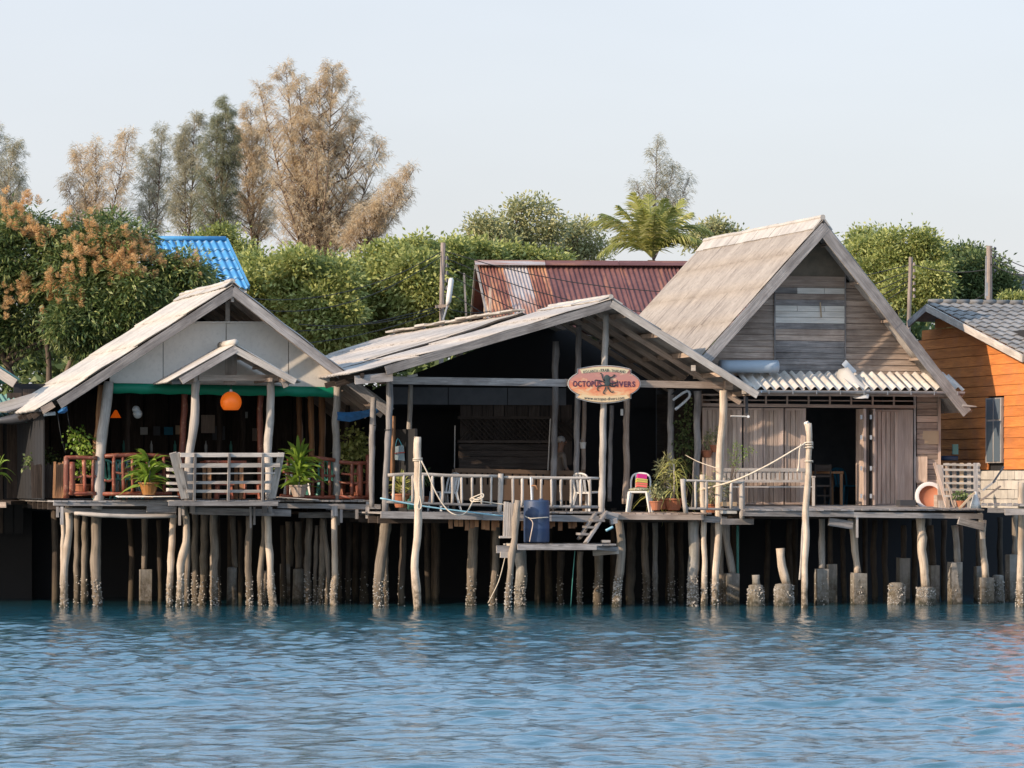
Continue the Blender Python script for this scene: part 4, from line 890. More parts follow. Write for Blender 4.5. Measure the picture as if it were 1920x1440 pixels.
for a_, b_ in ((.05, .5), (.5, .95)):
    for z_a, z_b in ((.02, .64), (.67, .98)):
        ta, tb = wx0+(wx1-wx0)*(a_+.04), wx0+(wx1-wx0)*(b_-.04); zc = wz0+(wz1-wz0)*z_a; ze = wz0+(wz1-wz0)*z_b
        part(MB().bar(X0.L(1.14, (ta+tb)/2, zc), X0.L(1.14, (ta+tb)/2, ze), .012, abs(tb-ta), up=X0.v), 'pane', M['pane'], wf)
# block plinth: single blocks
zp = wallP(1900, 950).z
for r_ in range(4):
    t0_ = Tn+(.2 if r_ % 2 else 0)
    while t0_ < Tf-.1:
        za = zbase-.02-(r_+1)*.21; part(MB().bar(X0.L(1.22, t0_, za+.1), X0.L(1.22, t0_+.385, za+.1), .14, .196, j=.006), 'block', M['block'], oh); t0_ += .4
# roof: slope facing the water, gable end to the left
rg = wallP(1741, 569, -.55); ev = wallP(1919, 662, -.55)      # ridge end and eave end of the left verge
bk = wallP(1706, 600, -.55)
sl_ = ev-rg; ncol = 15; nr = 13; tile = None
nrm = sl_.cross(X0.u).normalized(); nrm = nrm if nrm.z > 0 else -nrm
rowv = sl_.length/12
sdir = sl_.normalized()
tm = MB(); wd_ = .26; nn = 7
tv = []
for i_, s_v in enumerate((0, rowv*1.12)):
    for k in range(nn):
        x_ = wd_*1.05*k/(nn-1); h_ = .035*math.sin(math.pi*min(1, k/(nn-3)))+(.03 if i_ else 0.0); tv.append(sdir*s_v+X0.u*x_+nrm*h_)
tv2 = [p-nrm*.018 for p in tv]; fs = []
for k in range(nn-1): fs += [(k, k+1, nn+k+1, nn+k), (2*nn+nn+k, 2*nn+nn+k+1, 2*nn+k+1, 2*nn+k), (nn+k, nn+k+1, 3*nn+k+1, 3*nn+k)]
fs += [(0, nn, 3*nn, 2*nn), (nn-1, 3*nn-1, 4*nn-1, 2*nn-1)]
for r_ in range(13):
    for c_ in range(14):
        org = rg+sdir*(rowv*r_)+X0.u*(wd_*c_)+nrm*rnd(-.004, .004)
        if 960+F*org.x/org.y > 1990: continue
        if tile is None:
            tm.add([p+org for p in tv+tv2], fs, [[(0, 0)]*4]*len(fs)); tile = part(tm, 'tile', M['greytile'], oh); toff = ORG[tile]-org
        else: copy_part(tile, oh, org+toff)
part(MB().bar(rg+sdir*.0-nrm*.10-X0.u*.04, ev-nrm*.10-X0.u*.04+sdir*.1, .16, .04, up=X0.u), 'bargeboard', M['pale'], oh); part(MB().bar(rg-nrm*.10-X0.u*.04, bk-Z*.1-X0.u*.04, .04, .16), 'bargeboard', M['gray'], oh)
part(MB().bar(rg-Z*.02+X0.u*1.2, bk-Z*.02+X0.u*1.2, 2.5, .04), 'rear_slope', M['greytile'], oh)
for s in (.25, .55, .85):
    p = rg+sl_*s-nrm*.12; part(MB().bar(p, p+X0.u*.8, .06, .13), 'purlin_end', M['pale'], oh)
for k in range(10): part(MB().tube([rg+X0.u*(k*.33)+Z*.04, rg+X0.u*(k*.33+.34)+Z*.05], .06, 8), 'ridge_tile', M['greytile'], oh, smooth=True)
# small deck of the orange house and its piles
zo_ = W(1880, 945, 80).z
for k in range(9): part(MB().bar(W(1845+k*12, 947, 79.5), W(1845+k*12, 945, 82.5), .12, .04, j=.01), 'plank', M['gray'], oh)
part(MB().bar(W(1852, 957, 79.6), W(1925, 958, 79.6), .1, .10, j=.01), 'deck_beam', M['gray'], oh); part(MB().bar(W(1884, 960, 79.4), W(1925, 960, 79.4), .1, .12, j=.01), 'deck_beam', M['gray'], oh)
PF[0] = None
pile(oh, [(1916, 905), (1915, 1000), (1914, 1100), (1917, 1138)], 15, 'pile_pale', b=60); cpile(oh, 1918, 1094, 1136, 26, round_=1, b=90)
pile(oh, [(1903, 965), (1902, 1040)], 11, 'pile', Y=YW(1128), foot=False); cpile(oh, 1900, 1040, 1128, 24, b=20)
pile(oh, [(1875, 970), (1876, 1118)], 10, 'pile_dark')
# =================================================================== neighbour at the far left (cut by the frame)
lh = thing('teal_roof_house', 'dark stilt house with teal roof edge cut by the left frame', 'house', W(-120, 1100, 84))
tp = W(-60, 650, 83.0); te = W(36, 712, 83.0)
part(corr(f1.v, tp, te, 3.0, .2, .03, rows=3), 'roof_sheet', M['greensheet'], lh, smooth=True)
part(MB().bar(W(-60, 662, 82.9), W(28, 719, 82.9), .04, .20), 'bargeboard', M['pale'], lh)
part(corr(Vector((1, 0, 0)), W(-900, 740, 85.5), W(-900, 790, 82.6), 11.2, .12, .02, rows=2), 'lean_to_sheet', M['greensheet'], lh, smooth=True)
for k in range(48):
    x = -858+k*19; part(MB().bar(W(x, 790, 84.6+k*.02), W(x, 1000, 84.6+k*.02), .03, .21, up=Vector((1, 0, 0))), 'wall_board', M['black' if k % 3 else 'dark'], lh)  # black boards paint in the shade at the left edge
part(MB().bar(W(-900, 942, 83.6), W(40, 942, 83.6), 3.5, .08), 'floor', M['dark'], lh)  # floor and walls stretched out of frame to block the low sun
part(MB().bar(W(-900, 1020, 86.5), W(60, 1020, 86.5), .05, 3.6), 'underdeck_shade_wall', M['black'], lh)  # added dark wall that blacks out the space under the neighbour
part(MB().bar(W(-900, 860, 86.0), W(110, 860, 86.0), .05, 2.4), 'back_wall', M['black'], lh)
part(MB().bar(W(-900, 945, 81.8), W(12, 947, 81.8), .1, .12, j=.01), 'deck_beam', M['brown'], lh)
for x in (-180, -90, -30, 28, 60): pile(lh, [(x, 950), (x+2, 1120)], 14, 'pile_dark')
# lean-to between the two houses
part(MB().bar(W(-20, 772, 82.6), W(150, 722, 84.5), 1.2, .03, j=.02), 'lean_to_roof', M['asb3'], lh)
part(MB().tube([W(-10, 790, 82.3), W(40, 783, 82.3), W(95, 770, 82.3)], [.05, .12, .05], 8, .15, sub=3), 'rolled_sheet', M['dkmetal'], lh, smooth=True)
part(MB().tube([W(82, 777, 80.2), W(104, 775, 80.2)], .04, 8, sub=2), 'pipe', M['pipe'], lh, smooth=True)
# =================================================================== far buildings
rh_ = thing('rusty_roof_house', 'wooden house behind with maroon corrugated roof patched with rusty and bare sheets', 'house', W(1080, 650, 104))
fr_ = Frame(1080, 102.0, 4)
rdg0 = fr_.P(893, 497, 0); eav = lambda px: fr_.P(px, 600, -2.4)
segs = [(896, 940, 'rust', .09), (940, 988, 'galv', .09), (988, 1022, 'rust', .09), (1020, 1160, 'maroon', .14), (1160, 1245, 'maroon', .14), (1245, 1400, 'maroon', .11)]
ez = fr_.P(1000, 612, -2.9).z
for x0, x1, mt, pit in segs:
    q0 = fr_.uz(x0, 497, 0)[0]; q1 = fr_.uz(x1, 497, 0)[0]
    part(corr(fr_.u, fr_.L(q0, 0, rdg0.z), fr_.L(q0+.22, -2.9, ez), q1-q0+.02, pit, .02, rows=6, lift=0, res=6, rough=.004), 'roof_sheet', M[mt], rh_, smooth=True)
q0 = fr_.uz(890, 495)[0]; q1 = fr_.uz(1022, 495)[0]; q2 = fr_.uz(1160, 495)[0]; q3 = fr_.uz(1400, 495)[0]
for a_, b_, mt in ((q0, q1, 'galv'), (q1, q2, 'maroon'), (q2, q3, 'maroon')):
    part(MB().bar(fr_.L(a_, -.12, rdg0.z+.06), fr_.L(b_-.01, -.12, rdg0.z+.06), .30, .02, up=Vector((0, -.5, 1))), 'ridge_cap', M[mt], rh_)
    part(MB().bar(fr_.L(a_, .12, rdg0.z+.06), fr_.L(b_-.01, .12, rdg0.z+.06), .30, .02, up=Vector((0, .5, 1))), 'ridge_cap', M[mt], rh_)
part(MB().prism([fr_.L(q0, 0, rdg0.z), fr_.L(q0, 3, ez), fr_.L(q3, 3, ez), fr_.L(q3, 0, rdg0.z)], Z*-.03), 'rear_slope', M['maroon'], rh_)
for k in range(13):
    zz = rdg0.z-.35-k*.16; hwid = (rdg0.z-zz)*1.3
    part(MB().bar(fr_.L(q0+.35, -hwid, zz), fr_.L(q0+.35, hwid, zz), .03, .15), 'wall_plank', M['brown'], rh_)
part(MB().bar(fr_.L(q0+.02, -.05, rdg0.z-.05), fr_.L(q0+.02, 2.9, ez-.1), .05, .13), 'bargeboard', M['gray'], rh_); part(MB().bar(fr_.L(q0+.05, -.05, rdg0.z-.05), fr_.L(q0+.22, -2.9, ez-.05), .04, .10), 'bargeboard', M['gray'], rh_)
part(MB().bar(W(870, 512, 99), W(874, 592, 99), .05, .05, up=Vector((1, 0, 0))), 'wall_post', M['gray'], rh_); part(MB().bar(W(919, 538, 98.5), W(919, 600, 98.5), .05, .07, up=Vector((1, 0, 0))), 'wall_post', M['brown'], rh_)
bh = thing('blue_roof_house', 'house behind the mango tree showing only its bright blue tiled roof', 'house', W(380, 640, 100))
fb = Frame(360, 101.0, 3)
b0u = fb.uz(250, 451)[0]; b1u = fb.uz(424, 451)[0]; zR = fb.P(350, 451, 0).z; zE = fb.P(400, 540, -2.6).z; nrb = 5
for r_ in range(nrb):
    sA, sB = r_/nrb, (r_+1)/nrb+.02
    Rp = fb.L(b0u, 0, zR).lerp(fb.L(b0u+.62, -2.6, zE), 0)
    Ep = fb.L(b0u+.62, -2.6, zE)
    part(corr(fb.u, Rp, Ep, b1u-b0u, .19, .03, sA, sB, rows=2, lift=.035, res=8, thick=.02), 'tile_course', M['bluetile'], bh, smooth=True)
part(MB().tube([fb.L(b0u, 0, zR+.05), fb.L(b1u, 0, zR+.05)], .07, 8), 'ridge_cap', M['bluetile'], bh, smooth=True)
part(MB().bar(fb.L(b1u+.02, 0, zR+.02), fb.L(b1u+.66, -2.6, zE+.02), .04, .12), 'verge_cap', M['bluetile'], bh)
part(MB().bar(fb.L(b0u+.7, -2.55, zE-.06), fb.L(b1u+.6, -2.55, zE-.06), .04, .1), 'fascia', M['whiteb'], bh)
part(MB().bar(fb.L(b0u+.8, -1.8, (zE+1.5)/2), fb.L(b1u+.2, -1.8, (zE+1.5)/2), .1, zE-1.5), 'wall', M['greywall'], bh)
gh = thing('grey_roof_house', 'distant house with dark grey corrugated roof at the right edge', 'house', W(1905, 620, 120))
part(corr(Vector((1, 0, 0)), W(1872, 517, 120), W(1866, 590, 117), 3.5, .22, .035, rows=3), 'roof_sheet', M['greytile'], gh, smooth=True)
part(MB().bar(W(1870, 516, 120), W(2000, 516, 120), .2, .08), 'ridge_cap', M['greytile'], gh); part(MB().bar(W(1885, 620, 119.5), W(2000, 620, 119.5), .1, 1.2), 'wall', M['greywall'], gh)
# =================================================================== vegetation
def nrm_(a): return a/np.maximum(np.linalg.norm(a, axis=1, keepdims=True), 1e-9)
def quads(P, D, L, Wd, bend=0.0):
    """one rhombic leaf per row; D = direction of the midrib"""
    n = len(P); D = nrm_(D); r = nrm_(rng.normal(size=(n, 3))); S = nrm_(np.cross(D, r)); L = np.asarray(L).reshape(-1, 1)*np.ones((n, 1)); Wd = np.asarray(Wd).reshape(-1, 1)*np.ones((n, 1))
    dn = np.array([[0, 0, -1.]])*L*bend
    V = np.stack([P, P+D*L*.45+S*Wd/2, P+D*L+dn, P+D*L*.45-S*Wd/2], 1).reshape(-1, 3)
    return V, np.arange(4*n).reshape(n, 4)
def wv(px, py, Y): return np.array(W(px, py, Y))
def clumps(blobs, n, shell=.55):
    """points spread through a set of ellipsoids (photo centre, depth, photo radii), weight by size"""
    w = np.array([b[3]*b[4] for b in blobs], float); w /= w.sum(); idx = rng.choice(len(blobs), n, p=w)
    d = nrm_(rng.normal(size=(n, 3))); r = (shell+(1-shell)*rng.random((n, 1))**.7)
    c = np.array([wv(*b[:3]) for b in blobs])[idx]; R_ = np.array([[b[3]*b[2]/F, (b[3]+b[4])*.5*b[2]/F, b[4]*b[2]/F] for b in blobs])[idx]
    bump = 1+.20*np.sin(d[:, :1]*9+idx[:, None])*np.cos(d[:, 2:]*7+idx[:, None]*2)+.19*rng.normal(size=(n, 1))
    return c+d*R_*r*bump, d
LASTB = []
def broad_tree(label, blobs, base, mat, ncl, nl, leaf=(.13, .055), spread=.22, droop=.25, grp=None, trunk=.14, name='broadleaf_tree', shell=.5, limbs=True, up=.3):
    bx_, by_, bY = base; t_ = thing(name, label, 'tree', W(bx_, by_, bY), grp); b0_ = blobs; blobs = list(blobs)
    blobs = [(b[0], b[1]+b[4]*.08, b[2], b[3]*.86, b[4]*.84) for b in blobs]; b0_ = blobs[:]; LASTB[:] = []
    for b in b0_:
        for _ in range(7):
            th = rnd(-.25, math.pi+.25); q_ = rnd(.16, .38); blobs.append((b[0]+math.cos(th)*b[3]*.95, b[1]-math.sin(th)*b[4]*.95, b[2]-rnd(0, .8)*(b[3]+b[4])*.5*b[2]/F, b[3]*q_, b[4]*q_))
    ncl = int(ncl*(.62 if mat == 'leaf_olive' else .85)); LASTB[:] = blobs; cc, dd = clumps(blobs, ncl, shell); P = np.repeat(cc, nl, 0); D0 = np.repeat(dd, nl, 0); n = len(P)
    sp = rng.normal(size=(n, 3))*spread*np.array([[1, 1, .75]]); 
    D = nrm_(sp)+D0*.5+rng.normal(size=(n, 3))*.5+np.array([[0, 0, up-droop]])
    sz = rng.uniform(.65, 1.25, n)
    V_, F_ = quads(P+sp, D, leaf[0]*sz, leaf[1]*sz, .1)
    npmesh('crown', V_, F_, M[mat], t_, W(bx_, by_, bY))
    root = W(bx_, by_, bY); m = MB(); hub = None
    big = sorted(blobs, key=lambda b: -b[3]*b[4]); c0 = Vector(wv(*big[0][:3])); hub = root.lerp(c0, .45)
    m.tube([root, root.lerp(hub, .5)+Vector((rnd(-.1, .1), 0, 0)), hub, c0], [trunk, trunk*.85, trunk*.65, trunk*.2], 9, .08, sub=2)
    part(m, 'trunk', M['bark'], t_, smooth=True)
    if limbs:
        for b in blobs[:9]:
            c = Vector(wv(*b[:3])); st = hub.lerp(c0, rnd(0, .5)); md = st.lerp(c, .5)+Vector((rnd(-.2, .2), rnd(-.2, .2), rnd(0, .2)))
            part(MB().tube([st, md, c], [trunk*.35, trunk*.22, trunk*.06], 6, .05, sub=2), 'limb', M['bark'], t_, smooth=True)
    return t_
# mango tree at the left with orange flower panicles
mb_ = [(40, 478, 93, 95, 72), (150, 500, 92.5, 90, 80), (235, 500, 92.5, 90, 75), (325, 535, 92.5, 62, 52), (180, 600, 92, 80, 70), (60, 580, 93.5, 110, 80), (-60, 520, 93, 90, 120), (260, 580, 92, 70, 60), (20, 430, 93.5, 50, 36), (348, 512, 92.4, 34, 40), (180, 440, 93, 70, 40), (370, 545, 93, 35, 35), (170, 640, 91.8, 35, 38), (-30, 650, 94, 70, 60)]
mg = broad_tree('large mango tree with orange flower panicles left of the restaurant roof', mb_, (95, 860, 94), 'leaf_mango', 3500, 28, (.17, .045), .17, .55, trunk=.13, name='mango_tree', shell=.55)
for pts, r_ in (([(84, 800), (92, 740), (125, 700), (142, 640), (150, 600)], .11), ([(92, 740), (90, 660), (75, 600)], .08), ([(100, 860), (84, 800)], .12), ([(160, 700), (165, 660), (172, 640)], .09)):
    part(MB().tube([W(x, y, 92.6) for x, y in pts], [r_*(1-.12*i) for i in range(len(pts))], 8, .06, sub=3), 'limb', M['bark'], mg, smooth=True)
pan = []; mgb = list(LASTB)
for v_ in range(4):                      # four panicle shapes, shared by every copy
    n = 150; hh = rng.random(n); ax = np.stack([rng.normal(size=n)*.02, rng.normal(size=n)*.02, hh*.30], 1); th = rng.uniform(0, 6.28, n)
    D = np.stack([np.cos(th), np.sin(th), .55+0*th], 1); V_, F_ = quads(ax, D, (1.05-hh)*.15+.02, .014); pan.append((V_, F_))
protos = [None]*4
spots = [(30, 385, 26), (15, 420, 22), (60, 445, 24), (95, 430, 18), (150, 460, 28), (180, 435, 22), (210, 470, 30), (245, 455, 26), (215, 495, 26), (170, 490, 22), (125, 520, 22), (95, 530, 16), (240, 510, 24), (270, 480, 22), (290, 500, 14), (345, 500, 16), (45, 545, 18), (160, 560, 14), (110, 560, 12), (20, 560, 16)]
k = 0
for (sx, sy, ct) in spots:
    for _ in range(int(ct*.62)):
        px, py = sx+random.gauss(0, 17), sy+random.gauss(0, 13)
        Y = 93.2-(1.05+rnd(-.1, .1)); 
        for b in mgb:
            q = ((px-b[0])/b[3])**2+((py-b[1])/b[4])**2
            if q < .97: Y = min(Y, b[2]-math.sqrt(1-q)*(b[3]+b[4])*.5*b[2]/F*1.12-.05)
        o = W(px, py, Y); vi = k % 4
        if protos[vi] is None: protos[vi] = npmesh('flower_panicle', pan[vi][0]+np.array(o)[None], pan[vi][1], M['panicle'], mg, o); q_ = protos[vi]
        else: q_ = copy_part(protos[vi], mg, o)
        q_.rotation_euler = (rnd(-.9, .5), rnd(-.8, .8), rnd(0, 6)); sc = rnd(.55, 1.0); q_.scale = (sc, sc, sc); k += 1
# a few green mangos
for x, y in ((134, 642), (141, 642), (158, 640), (160, 632), (220, 612), (218, 610)):
    p = W(x, y, 91.3); part(MB().ell(p, (.035, .035, .055)), 'mango', plain('green_mango', (.28, .38, .16), .5) if 'gm' not in M else M['gm'], mg, smooth=True)
# casuarinas
def casuarina(label, base, spires, mat, n_need, bark='barkc', grp='casuarina trees behind the village', need=(.21, .012), seed=0, low=.25):
    bx_, by_, bY = base; root = W(bx_, by_, bY); t_ = thing('casuarina_tree', label, 'tree', root, grp)
    Ps = []; Ds = []; tm_ = MB(); tot = sum(s[4] for s in spires)
    for (tx, ty, wpx, lean, wt) in spires:
        tip = W(tx, ty, bY+rnd(-.8, .8)); dirv = tip-root; Ln = dirv.length; mid = root.lerp(tip, .5)+Vector((lean*.4, 0, 0)); r0 = .014*Ln*.6
        tm_.tube([root, root.lerp(mid, .6), mid, mid.lerp(tip, .5), tip], [r0, r0*.8, r0*.5, r0*.25, .01], 7, .04, sub=2)
        wr = wpx*bY/F; nb = int(40+Ln*5)
        for b in range(nb):
            s = low+(1-low)*(b+rnd(0, 1))/nb; a = root.lerp(mid, s*2) if s < .5 else mid.lerp(tip, s*2-1)
            th = rnd(0, 6.283); reach = wr*(1.0-s)**.72*rnd(.45, 1.4)+.10; el_ = rnd(.5, 1.25)
            d = Vector((math.cos(th)*reach*.9, math.sin(th)*reach*.9, reach*el_)); e = a+d
            md = a+d*.5+Vector((0, 0, -.06*reach)); tm_.tube([a, md, e], [.022*reach+.006, .012*reach+.004, .004], 4, 0)
            ntw = 5; nt = max(4, int(n_need*wt/tot/nb/ntw)); dn = np.array(d)/reach
            for _k in range(ntw):
                s0_ = rnd(.15, .95) if _k else .6; st = np.array(a)*(1-s0_)+np.array(e)*s0_
                tl = min(1.1, .25+.45*reach)*rnd(.6, 1.2); td = dn*.9+rng.normal(size=3)*.45+np.array([0, 0, .35]); td /= np.linalg.norm(td)
                ss = rng.random(nt)[:, None]**.8; pts = st[None]+td[None]*ss*tl+np.array([[0, 0, -.18]])*ss*ss*tl+rng.normal(size=(nt, 3))*(.05*(1.15-ss))
                Ps.append(pts); Ds.append(td[None]*.9+rng.normal(size=(nt, 3))*.45+np.array([[0, 0, -.75]]))
    P = np.concatenate(Ps); D = np.concatenate(Ds); V_, F_ = quads(P, D, rng.uniform(.6, 1.3, len(P))*need[0], rng.uniform(.7, 1.3, len(P))*need[1], .25)
    npmesh('crown', V_, F_, M[mat], t_, root); part(tm_, 'trunk', M[bark], t_, smooth=True); return t_
casuarina('tallest broad dry brown casuarina tree with many spires', (588, 540, 128), [(625, 128, 105, .3, 5), (600, 150, 85, 0, 4), (535, 122, 70, -.2, 3), (485, 160, 55, -.3, 2.4), (668, 225, 80, .6, 3), (712, 268, 60, .8, 2), (560, 150, 60, 0, 2.4), (570, 230, 95, 0, 4)], 'cas_brown', 62000, low=.12)
casuarina('dry brown casuarina limb tree leaning out to the right of the tallest one', (640, 520, 126), [(776, 318, 34, .3, 1.4), (740, 350, 34, .3, 1.2), (705, 385, 40, .2, 1.4), (770, 368, 22, .2, .7)], 'cas_brown', 14000, low=.25)
casuarina('brown casuarina with thin crown between the tallest one and the grey-green pair', (478, 520, 132), [(470, 205, 48, 0, 1.5), (455, 245, 50, 0, 1.5), (500, 240, 45, 0, 1.3)], 'cas_brown', 22000, low=.2)
casuarina('grey-green casuarina with two dark spires left of the brown ones', (400, 520, 130), [(425, 192, 44, .1, 2), (408, 225, 40, 0, 1.5), (436, 260, 36, 0, 1)], 'cas_green', 24000, low=.2)
casuarina('grey-green casuarina with slim spire behind the blue roof', (350, 500, 131), [(365, 222, 40, .1, 1.5), (345, 260, 46, 0, 1.3)], 'cas_gray', 17000, low=.2)
casuarina('slender sparse casuarina above the mango tree, nearest the blue roof', (285, 500, 127), [(304, 247, 36, .1, 1.2), (275, 290, 34, 0, 1)], 'cas_gray', 9500, low=.2)
casuarina('sparse brown casuarina leaning right above the mango crown', (180, 500, 126), [(242, 250, 30, .2, 1.2), (180, 272, 32, 0, 1), (150, 285, 34, -.1, 1), (125, 338, 26, -.1, .6)], 'cas_brown', 14000, low=.25)
casuarina('grey casuarina cut by the left edge of the photo', (-15, 480, 125), [(28, 272, 34, .1, 1.2), (-10, 250, 44, 0, 1.4), (42, 330, 24, 0, .5)], 'cas_gray', 12000, low=.25)
casuarina('thin wispy grey casuarina rising behind the coconut palm', (1225, 490, 125), [(1232, 268, 24, 0, 1), (1262, 312, 26, .1, .9), (1292, 335, 22, .2, .7), (1195, 345, 22, -.1, .5), (1210, 380, 40, 0, .6)], 'cas_gray', 8500, low=.3)
# green trees
G = 'green trees growing behind the houses'
broad_tree('bright green mangrove tree right behind the restaurant roof', [(520, 560, 104, 85, 80), (585, 540, 103, 80, 70), (480, 525, 105, 50, 50), (610, 600, 102.5, 70, 60), (560, 510, 104, 45, 35)], (540, 720, 104), 'leaf_mangrove', 2700, 17, (.15, .07), .15, .2, G, name='mangrove_tree', shell=.6)
broad_tree('bright green mangrove tree left of the utility pole', [(700, 560, 106, 80, 75), (750, 520, 105, 60, 60), (790, 545, 104, 55, 75), (720, 500, 106.5, 55, 42), (790, 480, 106, 40, 32), (655, 600, 105, 55, 55)], (720, 720, 106), 'leaf_mangrove', 2900, 17, (.15, .07), .15, .2, G, name='mangrove_tree', shell=.6)
broad_tree('green mangrove tree between the utility pole and the rusty roof', [(850, 520, 108, 50, 70), (880, 480, 109, 55, 30), (845, 570, 107, 55, 45), (935, 488, 110, 55, 20), (1000, 490, 110, 55, 18)], (860, 720, 108), 'leaf_mangrove', 1900, 17, (.15, .07), .15, .2, G, name='mangrove_tree', shell=.6)
broad_tree('dark shaded tree low between the two bright mangroves', [(640, 590, 108, 75, 85), (610, 520, 111, 65, 35), (690, 530, 111, 60, 35), (520, 600, 108, 90, 60)], (640, 760, 108), 'leaf_dark', 1700, 16, (.14, .06), .16, .2, G, shell=.35)
broad_tree('olive tree with airy crown above the rusty ridge, the taller one', [(995, 395, 122, 38, 28), (965, 420, 122, 30, 25), (1010, 440, 122, 42, 30), (965, 460, 122, 45, 28), (1040, 425, 122, 26, 22)], (990, 560, 122), 'leaf_olive', 560, 17, (.15, .06), .17, .1, G, shell=.3)
broad_tree('olive tree with airy crown left of the taller airy one', [(915, 425, 121, 30, 24), (895, 440, 121, 22, 18), (935, 450, 121, 34, 28), (915, 470, 120, 50, 20)], (925, 560, 121), 'leaf_olive', 380, 17, (.15, .06), .17, .1, G, shell=.3)
broad_tree('airy tree just left of the coconut palm', [(1075, 450, 124, 42, 32), (1100, 430, 124, 26, 20), (1060, 475, 124, 50, 20), (1110, 470, 124, 30, 24)], (1080, 560, 124), 'leaf_olive', 430, 16, (.15, .06), .17, .1, G, shell=.3)
broad_tree('small olive tree above the left end of the steep roof ridge', [(1350, 432, 122, 34, 18), (1320, 450, 122, 32, 24), (1365, 450, 122, 30, 18)], (1340, 560, 122), 'leaf_olive', 330, 16, (.15, .06), .15, .1, G, shell=.3)
broad_tree('round green tree right of the steep gable', [(1640, 470, 118, 45, 38), (1700, 465, 117, 50, 42), (1665, 520, 117, 65, 50), (1745, 490, 117, 40, 45), (1720, 540, 116, 65, 42), (1625, 450, 119, 28, 20)], (1690, 680, 118), 'leaf_mangrove', 1700, 17, (.15, .06), .17, .2, G, shell=.5)
broad_tree('darker green tree behind the leaning pole at the right', [(1800, 500, 120, 42, 32), (1840, 515, 119, 45, 38), (1795, 545, 119, 60, 40), (1870, 545, 119, 35, 30), (1820, 480, 120, 26, 18)], (1820, 680, 120), 'leaf_dark', 1100, 17, (.15, .06), .17, .2, G, shell=.5)
broad_tree('small yellow-green bush poking up over the grey tiled roof', [(1895, 560, 100, 22, 12), (1915, 566, 100, 16, 10)], (1900, 640, 100), 'leaf_mangrove', 130, 14, (.09, .04), .08, .1, shell=.3, trunk=.04, limbs=False, name='bush')
broad_tree('yellow-green treetop just above the blue roof', [(390, 450, 112, 30, 18), (420, 440, 112, 20, 15), (450, 480, 112, 26, 30)], (400, 600, 112), 'leaf_mangrove', 420, 16, (.13, .055), .14, .1, G, shell=.3)
# far-off dark wood closing the view between the trunks
cc, dd = clumps([(x, 660, 135+rnd(-3, 3), 90, 110) for x in range(-200, 2200, 95)], 4200, .5)
P = np.repeat(cc, 10, 0)+rng.normal(size=(42000, 3))*.35; V_, F_ = quads(P, rng.normal(size=P.shape), .4, .2)
o = npmesh('distant_woodland', V_, F_, M['leaf_dark'], None, (0, 135, 1.5), 'stuff'); o['label'] = 'dense dark woodland closing the view low behind the houses'; o['category'] = 'woodland'
# coconut palm
pt = thing('coconut_palm', 'coconut palm with arching fronds behind the maroon ridge', 'palm', W(1215, 640, 116))
pc = W(1222, 482, 116); part(MB().tube([W(1215, 640, 116), W(1218, 560, 116), pc-Z*.1], [.17, .14, .13], 10, .05, sub=3), 'trunk', M['bark'], pt, smooth=True)
def frond(tree, c, tip, arch, L_leaf=.72, nleaf=56, mat='leaf_palm', name='frond'):
    c = Vector(c); tip = Vector(tip); mid = (c+tip)/2+Z*arch; pts = []
    for i in range(13):
        s = i/12; pts.append(c*(1-s)**2+mid*2*s*(1-s)+tip*s*s)
    m = MB().tube(pts, [.035*(1-.85*i/12) for i in range(13)], 5, 0)
    vs = []; fs = []
    for k in range(nleaf):
        s = .12+.88*k/nleaf; i = min(11, int(s*12)); p = pts[i].lerp(pts[i+1], s*12-i) if i < 12 else pts[-1]; d = (pts[i+1]-pts[i]).normalized()
        side = d.cross(Z); side = side.normalized() if side.length > .05 else Vector((1, 0, 0))
        for sg in (-1, 1):
            ln = L_leaf*math.sin(math.pi*min(.97, s*.86+.12))**.7*rnd(.8, 1.1); dv = (side*sg*.6+d*.75+Z*rnd(-.5, .05)).normalized(); n_ = dv.cross(d).normalized(); w_ = .022
            t1 = p+dv*ln*.5-Z*.02; t2 = p+dv*ln-Z*(.28*ln); b_ = d*w_
            m.add([p-b_, p+b_, t1+b_, t1-b_, t2], [(0, 1, 2, 3), (3, 2, 4)], [[(0, 0)]*4, [(0, 0)]*3])
    return part(m, name, M[mat], tree)
for tx, ty, dy, ar in ((1188, 360, -.6, .15), (1216, 364, .4, .1), (1246, 372, -.4, .15), (1278, 372, .8, .2), (1160, 385, -.3, .35), (1104, 418, .3, .9), (1128, 400, -.6, .5), (1296, 398, -.2, .45), (1336, 436, .3, 1.1), (1306, 450, -1, .8), (1150, 450, .9, .7), (1205, 392, -1.0, .2), (1262, 388, -1.2, .25), (1228, 400, -1.5, .2), (1345, 474, -.6, 1.1), (1120, 480, -.6, .9)):
    frond(pt, pc, W(tx, ty, 116+dy), ar)
